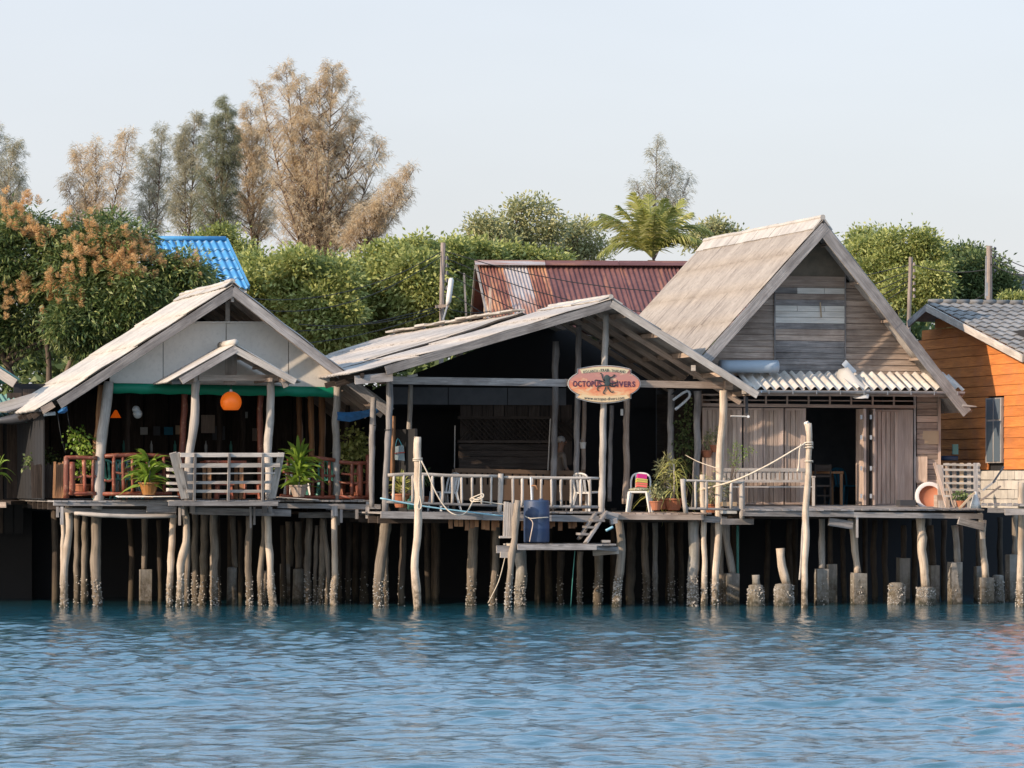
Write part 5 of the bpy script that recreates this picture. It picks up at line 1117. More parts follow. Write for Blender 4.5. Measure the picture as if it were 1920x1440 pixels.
# =================================================================== potted and veranda plants
def blade_plant(label, cat, c, n, L_, w_, mat, pot=None, name='potted_plant', group=None, droop=.6, stem=0, upb=.7, leafname='leaf', merged=False, spread=.35):
    """arching strap leaves from a crown point; each leaf a part"""
    base = Vector(c); t_ = thing(name, label, cat, base, group); crown = base+Z*stem; allm = MB()
    if pot:
        r_, h_, pm = pot; part(MB().lathe(base, [(r_*.55, 0), (r_*.62, .01), (r_*.95, h_*.85), (r_*1.08, h_*.88), (r_*1.08, h_), (r_*.9, h_), (r_*.85, h_*.9), (0, h_*.9)], 16), 'pot', M[pm], t_, smooth=False); crown = base+Z*(stem+h_)
        if stem: part(MB().tube([base+Z*h_*.8, base+Z*(h_+stem*.5)+Vector((.02, 0, 0)), crown], [.022, .02, .018], 7, .05), 'stem', M['post'], t_, smooth=True)
    for k in range(n):
        th = rnd(0, 6.283); el_ = rnd(-.1, 1.25); ln = L_*rnd(.7, 1.15); d = Vector((math.cos(th)*math.cos(el_), math.sin(th)*math.cos(el_), math.sin(el_)*upb+.25)).normalized()
        st = crown+Z*rnd(-spread, .05)*(stem+.15); side = d.cross(Z); side = side.normalized() if side.length > .05 else Vector((1, 0, 0)); side = (Matrix.Rotation(rnd(-1.2, 1.2), 3, d) @ side); m = allm if merged else MB(); vs = []
        for i, (s, ww) in enumerate(((0, .35), (.25, .85), (.55, 1), (.8, .65), (1, .04))):
            p = st+d*(ln*s)-Z*(ln*droop*s*s*math.cos(el_)); wv_ = w_*ww/2; vs += [p-side*wv_+Z*wv_*.35, p, p+side*wv_+Z*wv_*.35]
        fs = []; 
        for i in range(4):
            for q in (0, 1): fs.append((i*3+q, i*3+q+1, i*3+4+q, i*3+3+q))
        m.add(vs, fs, [[(0, 0)]*4]*len(fs))
        if not merged: part(m, leafname, M[mat], t_)
    if merged: part(allm, 'foliage', M[mat], t_, kind='stuff')
    return t_
def leafy(label, cat, blobs, Y, n, leaf, mat, pot=None, name='potted_shrub', base=None, group=None, stems=5, sp=.06, trunkw=.008):
    bl = [(x, y, Y, rx, ry) for x, y, rx, ry in blobs]; bp = W(base[0], base[1], Y) if base else W(blobs[0][0], blobs[0][1]+blobs[0][3], Y)
    t_ = thing(name, label, cat, bp, group); cc, dd = clumps(bl, n, .2); D = dd+rng.normal(size=cc.shape)*.6+np.array([[0, 0, -.1]]); sz = rng.uniform(.7, 1.2, n)
    V_, F_ = quads(cc, D, leaf[0]*sz, leaf[1]*sz, .15); npmesh('foliage', V_, F_, M[mat], t_, bp, 'stuff')
    top = bp
    if pot:
        r_, h_, pm = pot; part(MB().lathe(bp, [(r_*.6, 0), (r_*.7, .01), (r_, h_*.85), (r_*1.1, h_*.88), (r_*1.1, h_), (r_*.85, h_), (0, h_*.9)], 14), 'pot', M[pm], t_); top = bp+Z*h_*.9
    for k in range(stems):
        b = random.choice(bl); e = Vector(wv(*b[:3]))+Vector((rnd(-.5, .5)*b[3]*Y/F, 0, rnd(-.2, .5)*b[4]*Y/F)); part(MB().tube([top, top.lerp(e, .5)+Vector((rnd(-.03, .03), 0, 0)), e], [trunkw, trunkw*.8, trunkw*.4], 5, 0, sub=2), 'stem', M['bark'], t_, smooth=True)
    return t_
blade_plant('dracaena with bright strap leaves in a glazed brown pot on the restaurant deck edge', 'potted plant', f1.P(279, 928, -.35), 90, .64, .085, 'leaf_bright', (.215, .27, 'glaze'), stem=.45, droop=.55, spread=.9)
blade_plant('dracaena with bright strap leaves beside the porch railing on its right', 'potted plant', f1.P(560, 932, -.25), 90, .64, .085, 'leaf_bright', (.2, .26, 'brown'), stem=.55, droop=.5, spread=.9)
leafy('shrub with round yellow-green leaves behind the left red railing', 'potted plant', [(150, 830, 24, 26), (140, 815, 18, 18), (165, 860, 16, 30), (152, 880, 12, 22)], 80.6, 420, (.085, .065), 'leaf_bright', (.19, .26, 'terra'), base=(153, 930))
leafy('dark leafy pot plants in the shade at the left end of the restaurant', 'potted plant', [(85, 858, 28, 18), (108, 868, 16, 14), (60, 868, 22, 16)], 82.5, 420, (.08, .05), 'leaf_dark', (.25, .3, 'dark'), base=(88, 932))
leafy('leafy green climber clump hanging beyond the right end of the restaurant rail', 'plant', [(663, 825, 28, 28), (650, 850, 22, 26), (680, 838, 20, 26), (668, 872, 20, 26)], 83.2, 620, (.12, .08), 'leaf_mangrove', (.25, .3, 'dark'), name='climbing_plant', base=(664, 935))
blade_plant('spiky yellow-tipped plant cut by the left edge of the photo', 'plant', W(-4, 900, 82), 26, .55, .05, 'leaf_bright', None, name='spiky_plant', stem=.25, droop=.7)
blade_plant('spiky green plant in terracotta pot behind the left end of the grey railing', 'potted plant', f2.P(752, 952, .5), 44, .48, .055, 'leaf_palm', (.2, .3, 'terra'), stem=.25, droop=.5, spread=.9)
leafy('low leafy pot plant between the green can and the folded chair', 'potted plant', [(790, 895, 22, 20), (775, 880, 14, 14)], 81.9, 220, (.10, .05), 'leaf_dark', (.18, .25, 'terra'), base=(792, 952))
blade_plant('spider-like pot plant with long arching leaves right of the white chair', 'potted plant', f2.P(1263, 957, .15), 95, .62, .03, 'leaf_palm', (.21, .26, 'terra'), stem=.75, droop=1.15, spread=.9, upb=.8)
leafy('grassy pot plant between the white chair and the spider plant', 'potted plant', [(1246, 905, 14, 30), (1240, 880, 10, 18), (1250, 868, 10, 16)], 81.6, 420, (.16, .018), 'leaf_olive', (.17, .25, 'terra'), base=(1244, 955), stems=8)
leafy('dark climbing bush in front of the plank house corner', 'plant', [(1283, 800, 16, 22), (1292, 830, 16, 26), (1275, 830, 14, 20), (1290, 770, 8, 22), (1285, 870, 16, 20)], 82.9, 620, (.08, .05), 'leaf_dark', None, name='climbing_plant', base=(1285, 950), stems=6)
leafy('low grey-leaved pot plant at the feet of the spider plant', 'potted plant', [(1233, 925, 12, 12), (1222, 918, 9, 9)], 80.7, 160, (.07, .035), 'leaf_olive', (.13, .2, 'terra'), base=(1230, 957), stems=3)
leafy('pot plants behind the short grey railing, left of the twiggy shrub', 'potted plant', [(1335, 925, 26, 24), (1318, 905, 12, 14), (1350, 905, 14, 14)], 81.7, 420, (.15, .02), 'leaf_olive', (.2, .2, 'terra'), base=(1336, 962), stems=5)
leafy('twiggy shrub with tiny yellow-green leaves in front of the bench', 'plant', [(1380, 868, 14, 12), (1372, 850, 10, 12), (1385, 840, 9, 14), (1397, 850, 6, 14), (1408, 842, 10, 6), (1378, 835, 6, 8)], 80.2, 330, (.035, .022), 'leaf_bright', None, name='twiggy_shrub', base=(1371, 905), stems=12, trunkw=.006)
for x, y in ((1325, 848), (1342, 838)):
    t_ = leafy('hanging pot with sprawling plant and red blooms' if x == 1325 else 'hanging pot with pale sprawling plant, the upper right of the two', 'hanging pot', [(x, y-18, 13, 11), (x+3, y-32, 8, 9)], 82.5, 130, (.07, .03), 'leaf_olive', (.13, .16, 'terra'), name='hanging_pot', base=(x, y+10), stems=3)
    part(MB().tube([W(x, y-5, 82.5), W(x+1, 770, 82.5)], .005, 5), 'hanger', M['cable'], t_)
blade_plant('pale fan of long leaves on the left of the spider plant', 'plant', f2.P(1224, 952, .5), 26, .5, .03, 'leaf_palm', None, name='grassy_plant', stem=.35, droop=1.0)
# =================================================================== objects on and around the houses
# orange globe lamp
lp = thing('orange_pendant_lamp', 'orange globe lamp hanging under the little porch gable', 'lamp', f1.P(433, 770, -.9)); c = f1.P(433, 754, -.9); r_ = .228
prof = [(r_*math.sin(a), -r_*math.cos(a)) for a in np.linspace(R(42), R(176), 16)]
part(MB().lathe(c, prof, 26), 'lamp_shade', M['lamp'], lp, smooth=True); part(MB().tube([c+Z*.22, c+Z*.27], [.04, .025], 10), 'cap', M['whitep'], lp); part(MB().tube([c+Z*.27, f1.P(434, 712, -.9)], .007, 5), 'chain', M['dkmetal'], lp)
part(MB().ell(c-Z*.02, (.05, .05, .07)), 'bulb', M['whitep'], lp, smooth=True)
gl_ = thing('glass_globe_lamp', 'pair of clear glass globe lampshades hanging inside the restaurant', 'lamp', f1.P(257, 780, .6))
for x, y, rr in ((255, 768, .11), (258, 776, .13)): part(MB().ell(f1.P(x, y, .6), (rr*.8, rr*.8, rr*.8), 14, 10), 'globe', M['glass'], gl_, smooth=True)
part(MB().tube([f1.P(255, 762, .6), f1.P(255, 738, .6)], .006, 5), 'cord', M['cable'], gl_)
ol = thing('small_orange_lamp', 'small orange cone lamp glowing in the dark left corner of the restaurant', 'lamp', f1.P(217, 785, 2.0)); part(MB().lathe(f1.P(217, 780, 2.0), [(.12, -.04), (.03, .12), (.02, .13)], 14), 'lamp_shade', M['lamp'], ol); part(MB().tube([f1.P(217, 770, 2.), f1.P(217, 735, 2.)], .005, 5), 'cord', M['cable'], ol)
# green band and blue tarps
gb = MB(); n = 60; vs = []; 
for i in range(n+1):
    x = 207+423*i/n; y0 = 718+8*(x-205)/435; y1 = y0+19
    p0 = f1.P(x, y0, .04); p1 = f1.P(x, y1+.8*math.sin(i*.9), .04); vs += [p0, (p0+p1)/2+f1.v*(-.03+.015*math.sin(i*1.7)), p1+f1.v*.01*math.sin(i*2.3)]
gb.add(vs, [(3*i+q, 3*i+q+1, 3*i+4+q, 3*i+3+q) for i in range(n) for q in (0, 1)], [[(0, 0)]*4]*(2*n)); gb2 = part(gb, 'green_band', M['green'], None, True); gb2['label'] = 'long green tarp blind rolled under the cream gable board'; gb2['category'] = 'blind'
md = gb2.modifiers.new('thick', 'SOLIDIFY'); md.thickness = .01
def cloth(pts_top, pts_bot, fr, d, mat, name, label, cat):
    m = MB(); n = len(pts_top); vs = []
    for (a_, b_) in zip(pts_top, pts_bot):
        p0, p1 = fr.P(*a_, d), fr.P(*b_, d); vs += [p0, p0.lerp(p1, .5)+fr.v*rnd(-.1, .02), p1+fr.v*rnd(-.05, .05)]
    N = len(vs); vs2 = vs+[Vector(p)+fr.v*.012 for p in vs]; fs = [(3*i+q, 3*i+q+1, 3*i+4+q, 3*i+3+q) for i in range(n-1) for q in (0, 1)]; fs += [tuple(x+N for x in f[::-1]) for f in fs]
    m.add(vs2, fs, [[(0, 0)]*4]*len(fs)); o = solo(m, name, M[mat], label, cat); return o
cloth([(632, 772), (655, 773), (680, 770), (700, 766), (712, 764)], [(632, 788), (655, 791), (675, 786), (700, 778), (710, 773)], f1, -.3, 'bluetarp', 'blue_tarp', 'bunched blue tarp rolled under the right eave of the restaurant', 'tarp')
cloth([(108, 772), (116, 764), (126, 762)], [(110, 776), (120, 775), (127, 770)], f1, -.7, 'bluetarp', 'blue_tarp', 'small folded blue tarp end under the left eave tip of the restaurant', 'tarp')
def rope(name, pts, r_, mat, label, cat, group=None, sub=5): return solo(MB().tube(pts, r_, 6, .04, sub=sub), name, M[mat], label, cat, group, smooth=True)
rope('cord', [f1.P(108, 776, -.6), f1.P(114, 815, -.6), f1.P(123, 850, -.3)], .008, 'cable', 'thin dark cord slanting from the left eave to the railing post, left one', 'cord')
rope('cord', [f1.P(125, 770, -.6), f1.P(129, 790, -.6), f1.P(131, 808, -.3)], .008, 'cable', 'short thin dark cord hanging from the blue tarp at the left eave', 'cord')
# furniture in the restaurant
def table(label, px, pz_top, pz_floor, w_px, fr, d, mat='red', legm='orange'):
    t_ = thing('wooden_table', label, 'table', fr.P(px, pz_floor, d)); s = fr.P(px, 900, d).y/F; zt_ = fr.P(px, pz_top, d).z; zf_ = zf; U_ = fr.uz(px, 900, d)[0]; hw = w_px*s/2
    part(MB().bar(fr.L(U_-hw, d, zt_), fr.L(U_+hw, d, zt_), .8, .05, j=.01), 'tabletop', M[mat], t_)
    for a_ in (-1, 1):
        for b_ in (-1, 1): part(MB().bar(fr.L(U_+a_*hw*.8, d+b_*.3, zf_), fr.L(U_+a_*hw*.8, d+b_*.3, zt_-.025), .08, .08), 'leg', M[legm], t_)
    return t_
table('red wooden table with square orange legs behind the porch railing', 418, 866, 936, 76, f1, .9)
table('wooden table in front of the left restaurant railing, beyond the dracaena', 255, 880, 936, 60, f1, 1.8)
table('wooden table at the right side of the restaurant near the log rail', 600, 882, 936, 66, f1, 2.0)
def stool(label, fr, px, d, top_=905):
    t_ = thing('wooden_stool', label, 'stool', fr.P(px, 936, d), 'wooden stools in the restaurant'); U_ = fr.uz(px, 900, d)[0]; zt_ = fr.P(px, top_, d).z
    part(MB().bar(fr.L(U_-.2, d, zt_), fr.L(U_+.2, d, zt_), .32, .04, j=.008), 'seat', M['red'], t_)
    for a_ in (-1, 1):
        for b_ in (-1, 1): part(MB().bar(fr.L(U_+a_*.17, d+b_*.12, zf), fr.L(U_+a_*.14, d+b_*.1, zt_-.02), .05, .05), 'leg', M['red'], t_)
    part(MB().bar(fr.L(U_-.16, d-.11, zf+.12), fr.L(U_+.16, d-.11, zf+.12), .03, .04), 'stretcher', M['red'], t_)
stool('low wooden stool seen through the porch railing, left one', f1, 420, .5, 908); stool('low wooden stool seen through the porch railing, right one', f1, 470, .6, 904)
stool('low stool at the right log rail', f1, 655, 1.0, 905)
def pchair(label, fr, px, d, zf_, mat='whitep', rot=0, sc=1.0, grp='plastic chairs', parts=True):
    """moulded plastic chair: seat, backrest hoop with slats, four tapering legs, two arms"""
    O = fr.L(fr.uz(px, 900, d)[0], d, zf_); t_ = thing('plastic_chair', label, 'chair', O, grp); ca, sa = math.cos(rot), math.sin(rot)
    def q(x, y, z): return O+(fr.u*(x*ca-y*sa)+fr.v*(x*sa+y*ca)+Z*z)*sc
    part(MB().prism([q(-.22, -.22, .42), q(.22, -.22, .42), q(.20, .20, .40), q(-.20, .20, .40)], Z*.035), 'seat', M[mat], t_)
    for a_, b_ in ((-1, -1), (1, -1), (1, 1), (-1, 1)): part(MB().bar(q(a_*.25, b_*.25+(.04 if b_ > 0 else 0), 0), q(a_*.19, b_*.19, .43), .045, .035, w1=.075, h1=.06), 'leg', M[mat], t_)
    bk_ = MB().tube([q(-.20, .20, .42), q(-.21, .25, .65), q(-.16, .29, .80), q(0, .31, .84), q(.16, .29, .80), q(.21, .25, .65), q(.20, .20, .42)], .022, 8, sub=3)
    for x in (-.09, 0, .09): bk_.bar(q(x, .21, .43), q(x*1.1, .30, .82), .05, .012, up=fr.v)
    part(bk_, 'backrest', M[mat], t_, smooth=False)
    return t_, q
wc, wq = pchair('white plastic chair with patterned seat pad on the middle deck', f2, 1199, -.1, f2.P(1200, 961, 0).z+.01, rot=-.4)
pd = MB().ell(wq(0, 0, .485), (.235, .22, .05), 18, 8); solo(pd, 'seat_pad', M['pad'], 'patterned round seat pad lying on the white plastic chair', 'cushion', smooth=True)
cu = thing('striped_cushion', 'magenta cushion with yellow and coral stripes on the white plastic chair', 'cushion', wq(.03, .10, .53))
for z0, z1, mt in ((.0, .045, 'ccoral'), (.045, .056, 'colive'), (.056, .09, 'ccoral'), (.09, .10, 'colive'), (.10, .135, 'cyellow'), (.135, .145, 'colive'), (.145, .18, 'cyellow'), (.18, .28, 'magenta')):
    b0_, b1_ = wq(.03-z0*.0, .10+z0*.3, .53+z0), wq(.03, .10+z1*.3, .53+z1); part(MB().bar(b0_, b1_, [.225, .235, .24, .24, .24, .235, .23, .20][int(z0*100) // 4 if z0 < .17 else 7], .11, up=f2.v, j=.004), 'stripe', M[mt], cu)
pchair('white plastic chair pushed back behind the left grey railing', f2, 832, 1.3, zd, rot=-1.2); pchair('white plastic chair behind the railing beside the big front post', f2, 1103, 1.1, zd, rot=2.2)
pchair('sea-green plastic chair nearest the left red railing', f1, 205, .9, zf, 'greenpl', 2.6, grp='green plastic chairs in the restaurant'); pchair('sea-green plastic chair behind the table left of the dracaena', f1, 238, 1.4, zf, 'greenpl', .4, grp='green plastic chairs in the restaurant')
pchair('pale plastic chair with perforated back by the left restaurant table', f1, 242, 2.4, zf, 'whitep', 0, grp='white chairs in the restaurant'); pchair('sea-green plastic chair at the right end of the restaurant', f1, 578, 1.3, zf, 'greenpl', .5, grp='green plastic chairs in the restaurant'); pchair('sea-green plastic chair nearest the right corner post', f1, 618, 1.1, zf, 'greenpl', 2.8, grp='green plastic chairs in the restaurant')
pchair('white plastic chair between the dracaena and the right log rail', f1, 558, .8, zf, 'whitep', 0, grp='white chairs in the restaurant')
# things pinned to the restaurant's back wall
for i, (x, y, w, h, mt, lb) in enumerate(((270, 808, 14, 14, 'paper', 'small white-bordered picture on the restaurant wall, leftmost'), (294, 808, 13, 17, 'greywall', 'grey framed picture second from the left on the restaurant wall'), (316, 808, 17, 15, 'bluecl', 'bluish print third from the left on the restaurant wall'), (335, 806, 12, 17, 'plywood', 'tan notice fourth from the left on the restaurant wall'), (390, 795, 26, 34, 'brown', 'large brown poster left of the orange lamp'), (462, 778, 5, 12, 'paper', 'narrow white strip hanging right of the orange lamp'), (480, 815, 14, 24, 'brown', 'dull brown notice low on the wall beside the red post'), (410, 812, 24, 26, 'greywall', 'dark blue-grey poster below the orange lamp'))):
    solo(fbar(f1, (x, y-h/2), (x, y+h/2), .02, w, 4.9), 'wall_picture', M[mt], lb, 'picture')
m = thing('bar_counter', 'dark wooden bar counter along the back of the restaurant', 'counter', f1.P(420, 936, 3.6)); part(MB().bar(f1.L(-1.6, 3.9, zf+1.0), f1.L(1.6, 3.9, zf+1.0), .5, .06), 'countertop', M['dark'], m); part(MB().bar(f1.L(-1.6, 3.9, zf+.5), f1.L(1.6, 3.9, zf+.5), .4, .9), 'front_panel', M['dark'], m)
for k, bl_ in enumerate(('leftmost bottle on the dark bar counter', 'second bottle from the left on the dark bar counter', 'middle bottle of the five on the dark bar counter', 'second bottle from the right on the dark bar counter', 'rightmost bottle on the dark bar counter')):
    solo(MB().lathe(f1.L(-1.3+k*.6+rnd(-.08, .08), 3.85, zf+1.03), [(.035, 0), (.035, .17), (.013, .22), (.013, .27)], 10), 'bottle', M['glass' if k % 2 else 'greenpl'], bl_, 'bottle', 'bottles on the bar counter', smooth=True)
# mooring poles
YM1 = 79.0; YM2 = 79.8
def mooring(label, pts, w, Ym):
    t_ = thing('mooring_pole', label, 'pole', Vector((W(*pts[-1], Ym).x, Ym, 0)), 'mooring poles standing in front of the houses'); _, P, r = pile(t_, pts, w, 'pile_pale', Y=Ym, name='pole', n=11, nz=.06); return t_, P
mp1, _ = mooring('crooked mooring pole with looped rope in front of the grey railing', [(783, 819), (782, 850), (784, 900), (785, 970), (783, 1010), (776, 1060), (779, 1100), (784, 1138)], 14, YM1)
part(MB().tube([W(779, 819, YM1), W(780, 826, YM1)], .045, 7, .2), 'split_top', M['post'], mp1)
mp2, _ = mooring('tall grey mooring pole with rope knots in front of the plank house deck', [(1515, 794), (1517, 815), (1515, 860), (1518, 880), (1513, 930), (1509, 980), (1512, 1010), (1508, 1060), (1509, 1140)], 13, YM2)
part(MB().tube([W(1511, 795, 80), W(1513, 793, 79.8), W(1518, 797, 80)], [.05, .06, .03], 8, .1), 'broken_top', M['whiteb'], mp2); part(MB().tube([W(1507, 975, 79.8), W(1503, 1040, 79.8), W(1499, 1087, 79.8)], [.04, .03, .02], 7, .1, sub=3), 'loose_splinter', M['post'], mp2)
def coil(c, r_, n, dz, rr): 
    return MB().tube([Vector(c)+Vector((math.cos(t)*r_, math.sin(t)*r_, dz*t/6.283)) for t in np.linspace(0, 6.283*n, int(14*n))], rr, 6, .05)
Y1 = YM1; c1 = W(783, 862, Y1)
r1 = thing('mooring_rope', 'pale rope hung from the crooked mooring pole and swagged to the railing', 'rope', W(783, 862, Y1))
part(coil(c1-Z*.04, .095, 2.3, .035, .014), 'knot', M['rope'], r1, True)
part(MB().tube([W(790, 864, Y1-.1), W(803, 890, 78.9), W(818, 925, 78.9), W(838, 955, 78.9), W(858, 966, 78.9), W(875, 960, 79.3), W(889, 938, 79.6), W(905, 931, 79.6)], .014, 6, .04, sub=4), 'hanging_length', M['rope'], r1, True)
part(MB().tube([W(787, 864, Y1-.1), W(786, 900, Y1-.1), W(786, 935, Y1-.1), W(783, 950, Y1-.1), W(787, 955, Y1-.1), W(790, 948, Y1-.1), W(787, 930, Y1-.1)], .013, 6, .04, sub=4), 'hanging_loop', M['rope'], r1, True)
part(MB().tube([W(882, 935, 79.4), W(893, 930, 79.3), W(905, 926, 79.3), W(906, 932, 79.3), W(895, 937, 79.3), W(883, 934, 79.4), W(884, 940, 79.4), W(900, 940, 79.3), W(930, 944, 79.6), W(948, 946, 79.6)], .014, 6, .04, sub=4), 'tied_bundle', M['rope'], r1, True)
r2_ = thing('mooring_rope', 'taut pale rope from the tall mooring pole down to the thin post', 'rope', W(1515, 840, 79.8))
for y, rr in ((829, .088), (833, .09), (838, .092), (864, .09)): part(coil(W(1516, y+2, 79.8), rr, 1.1, .02, .014), 'knot', M['rope'], r2_, True)
part(MB().tube([W(1509, 832, 79.75), W(1498, 838, 79.7), W(1440, 872, 79.75), W(1380, 900, 80.0), W(1320, 917, f2.P(1319, 919, -.3).y)], .019, 7, .04, sub=5), 'taut_length', M['rope'], r2_, True)
part(MB().tube([W(1502, 832, 79.7), W(1499, 845, 79.7), W(1498, 870, 79.7), W(1496, 884, 79.7)], [.014, .014, .014, .035], 6, .04, sub=3), 'hanging_end', M['rope'], r2_, True); part(coil(W(1319, 919, f2.P(1319, 919, -.2).y), .075, 2.2, .025, .014), 'knot', M['rope'], r2_, True)
rope('cord', [f2.P(1285, 853, .5), W(1310, 866, 80.6), W(1345, 878, 80.1)], .008, 'rope', 'thin pale cord from the veranda to the lit corner post', 'cord')
for x, y, d in ((700, 798, 1.2), (727, 806, 0), (768, 806, 2.0)): solo(coil(f2.P(x, y, d), .075, 1, 0, .008), 'cable_tie', M['cable'], {700: 'black cord tied round the leftmost veranda post', 727: 'black cord tied round the front left corner post of the veranda', 768: 'black cord tied round the thin post behind the crooked pole'}[x], 'cord')
rope('water_pipe', [f2.P(713, 934, -.22), f2.P(800, 950, -.24), f2.P(945, 968, -.26)], .018, 'bluepipe', 'long pale blue pipe slanting along the grey railing foot', 'pipe')
rope('standpipe', [f2.P(997, 940, -.3), f2.P(996, 915, -.3), f2.P(995, 895, -.3)], .02, 'pipe', 'white standpipe with tap rising behind the blue barrel', 'pipe'); rope('tap', [f2.P(996, 911, -.3), f2.P(1004, 911, -.4), f2.P(1008, 918, -.4)], .018, 'orange', 'small brass tap on the white standpipe', 'tap')
# barrel
bc = f2.P(1006, 1017, -.62); rb = .275
bt = thing('blue_barrel', 'dark blue plastic barrel standing on the landing stage', 'barrel', bc)
part(MB().lathe(bc, [(rb*.96, 0), (rb, .03), (rb, .28), (rb*1.02, .30), (rb, .32), (rb, .58), (rb*1.02, .60), (rb, .62), (rb, .86), (rb*.97, .89), (rb*.9, .90), (0, .90)], 28), 'drum', M['blue'], bt, smooth=True)
part(MB().lathe(bc+Vector((.1, .05, .9)), [(.05, 0), (.05, .03), (0, .035)], 12), 'bung', M['blue'], bt)
rope('barrel_rope', [f2.P(984, 968, -.9), f2.P(995, 972, -1.0), f2.P(1012, 971, -1.0), f2.P(1028, 970, -.9)], .012, 'rope', 'rope stretched across the front of the blue barrel', 'rope'); rope('barrel_rope', [f2.P(990, 970, -.95), f2.P(999, 980, -1.0), f2.P(996, 1000, -1.0), f2.P(993, 1016, -1.0)], .012, 'brown', 'loose brown rope end hanging down the blue barrel', 'rope')
rope('thin_rope', [W(1078, 1032, 80), W(1074, 1080, 80.1), W(1070, 1138, 80.2)], .010, 'greenpl', 'thin green rope hanging from the landing stage into the water', 'rope'); rope('thin_rope', [W(947, 1045, 79.6), W(935, 1090, 79.7), W(915, 1131, 79.8)], .010, 'rope', 'thin pale rope running from the landing stage down left into the water', 'rope')
solo(coil(W(956, 1024, 79.7), .06, 2.6, .02, .013), 'rope_knot', M['rope'], 'knotted rope wound on the cross board of the landing stage', 'rope')
rope('green_pipe', [f2.P(1136, 995, -.9), f2.P(1149, 988, -.9)], .03, 'bluepipe', 'short pale green pipe stub under the middle deck', 'pipe'); rope('green_pipe', [W(1383, 985, 82.5), W(1383, 1085, 82.5), Vector((W(1383, 1085, 82.5).x, 82.5, -1))], .032, 'greenpl', 'upright green pipe in the dark below the plank house', 'pipe')
rope('drain_pipe', [f2.P(1262, 750, .8), f2.P(1288, 733, .8), f2.P(1292, 745, .8), f2.P(1266, 768, .8)], .03, 'pipe', 'bent white drain pipe under the veranda eave', 'pipe', sub=3)
# veranda contents
def longbench(label, fr, x0, x1, ytop, ymid, ybot, d, mat, nsl, zfloor, slat_px=8, seat=True, cat='bench', name='slatted_bench'):
    t_ = thing(name, label, cat, fr.P((x0+x1)/2, ybot, d)); U0, U1 = fr.uz(x0, 900, d)[0], fr.uz(x1, 900, d)[0]; zt_ = fr.P(x0, ytop, d).z; zm_ = fr.P(x0, ymid, d).z
    bk_ = part(MB().bar(fr.L(U0, d, zt_), fr.L(U1, d, zt_), .05, .08), 'top_rail', M[mat], t_); part(MB().bar(fr.L(U0, d, zm_), fr.L(U1, d, zm_), .05, .06), 'back_rail', M[mat], t_)
    for k in range(nsl): uu = U0+.06+(U1-U0-.12)*k/(nsl-1); part(MB().bar(fr.L(uu, d+.005, zm_), fr.L(uu, d+.005, zt_), .02, slat_px*82/F, up=fr.u), 'slat', M[mat], t_)
    zs_ = zfloor+.42
    if seat:
        for k in range(4): part(MB().bar(fr.L(U0, d-.10-.11*k, zs_), fr.L(U1, d-.10-.11*k, zs_), .09, .03), 'seat_slat', M[mat], t_)
    for uu in (U0, U1):
        part(MB().bar(fr.L(uu, d, zfloor), fr.L(uu, d, zt_+.03), .06, .06), 'leg', M[mat], t_); part(MB().bar(fr.L(uu, d-.46, zfloor), fr.L(uu, d-.46, zs_+.2), .06, .06), 'leg', M[mat], t_); part(MB().bar(fr.L(uu, d-.5, zs_+.22), fr.L(uu, d, zs_+.24), .07, .03), 'armrest', M[mat], t_)
    return t_
longbench('grey slatted bench in front of the folding door panels', f3, 1345, 1512, 881, 902, 946, -.35, 'pale', 20, z3, 5.5)
lb_ = thing('long_wooden_bench', 'long brown wooden bench with slotted back on the veranda', 'bench', f2.P(970, 950, 1.6)); q0, q1 = f2.uz(852, 900, 1.6)[0], f2.uz(1096, 900, 1.6)[0]
zA = f2.P(900, 880, 1.6).z; part(MB().bar(f2.L(q0, 1.6, zA-.02), f2.L(q1, 1.6, zA-.08), .05, .09), 'top_rail', M['benchbrown'], lb_); part(MB().bar(f2.L(q0, 1.6, zA-.50), f2.L(q1, 1.6, zA-.52), .05, .34), 'back_panel', M['benchbrown'], lb_)
k = 0; uu = q0
while uu < q1-.1: w = rnd(.05, .16); part(MB().bar(f2.L(uu+w/2, 1.61, zA-.36), f2.L(uu+w/2, 1.61, zA-.06), .02, w, up=f2.u), 'slat', M['benchbrown'], lb_); uu += w+.045
part(MB().bar(f2.L(q0, 1.9, zA-.62), f2.L(q1, 1.9, zA-.62), .5, .04), 'seat', M['benchbrown'], lb_)
for uu in (q0, (q0+q1)/2, q1): part(MB().bar(f2.L(uu, 1.66, zd), f2.L(uu, 1.66, zA), .06, .07), 'leg', M['benchbrown'], lb_)
bg_ = thing('hanging_bag', 'pale blue and white bag hanging in the dark left of the thin post', 'bag', f2.P(748, 866, 1.6)); part(MB().prism([f2.P(738, 838, 1.6), f2.P(757, 835, 1.6), f2.P(759, 864, 1.6), f2.P(740, 862, 1.6)], f2.v*.12), 'body', plain('bag_cloth', (.45, .52, .54), .8, dirt=(.25, .38, .42), ds=7), bg_); part(MB().tube([f2.P(741, 838, 1.65), f2.P(746, 822, 1.65), f2.P(754, 836, 1.65)], .008, 5, sub=3), 'strap', M['bluecl'], bg_); part(MB().bar(f2.P(738, 850, 1.58), f2.P(759, 848, 1.58), .01, .02), 'trim', M['ccoral'], bg_)
bk2 = thing('white_bucket', 'small white bucket hung on a veranda post right of the seated person', 'bucket', f2.P(1093, 842, 1.75)); part(MB().lathe(f2.P(1093, 841, 1.75), [(.055, 0), (.07, .13), (.075, .14), (.06, .135), (.05, .02)], 14), 'pail', M['whitep'], bk2); part(MB().tube([f2.P(1088, 830, 1.75), f2.P(1091, 822, 1.75), f2.P(1098, 830, 1.75)], .004, 5, sub=3), 'handle', M['metal'], bk2)
solo(fbar(f2, (1166, 767), (1166, 779), .05, 5, 1.35), 'switch_box', M['whitep'], 'small white switch box on the brown veranda post', 'switch box')
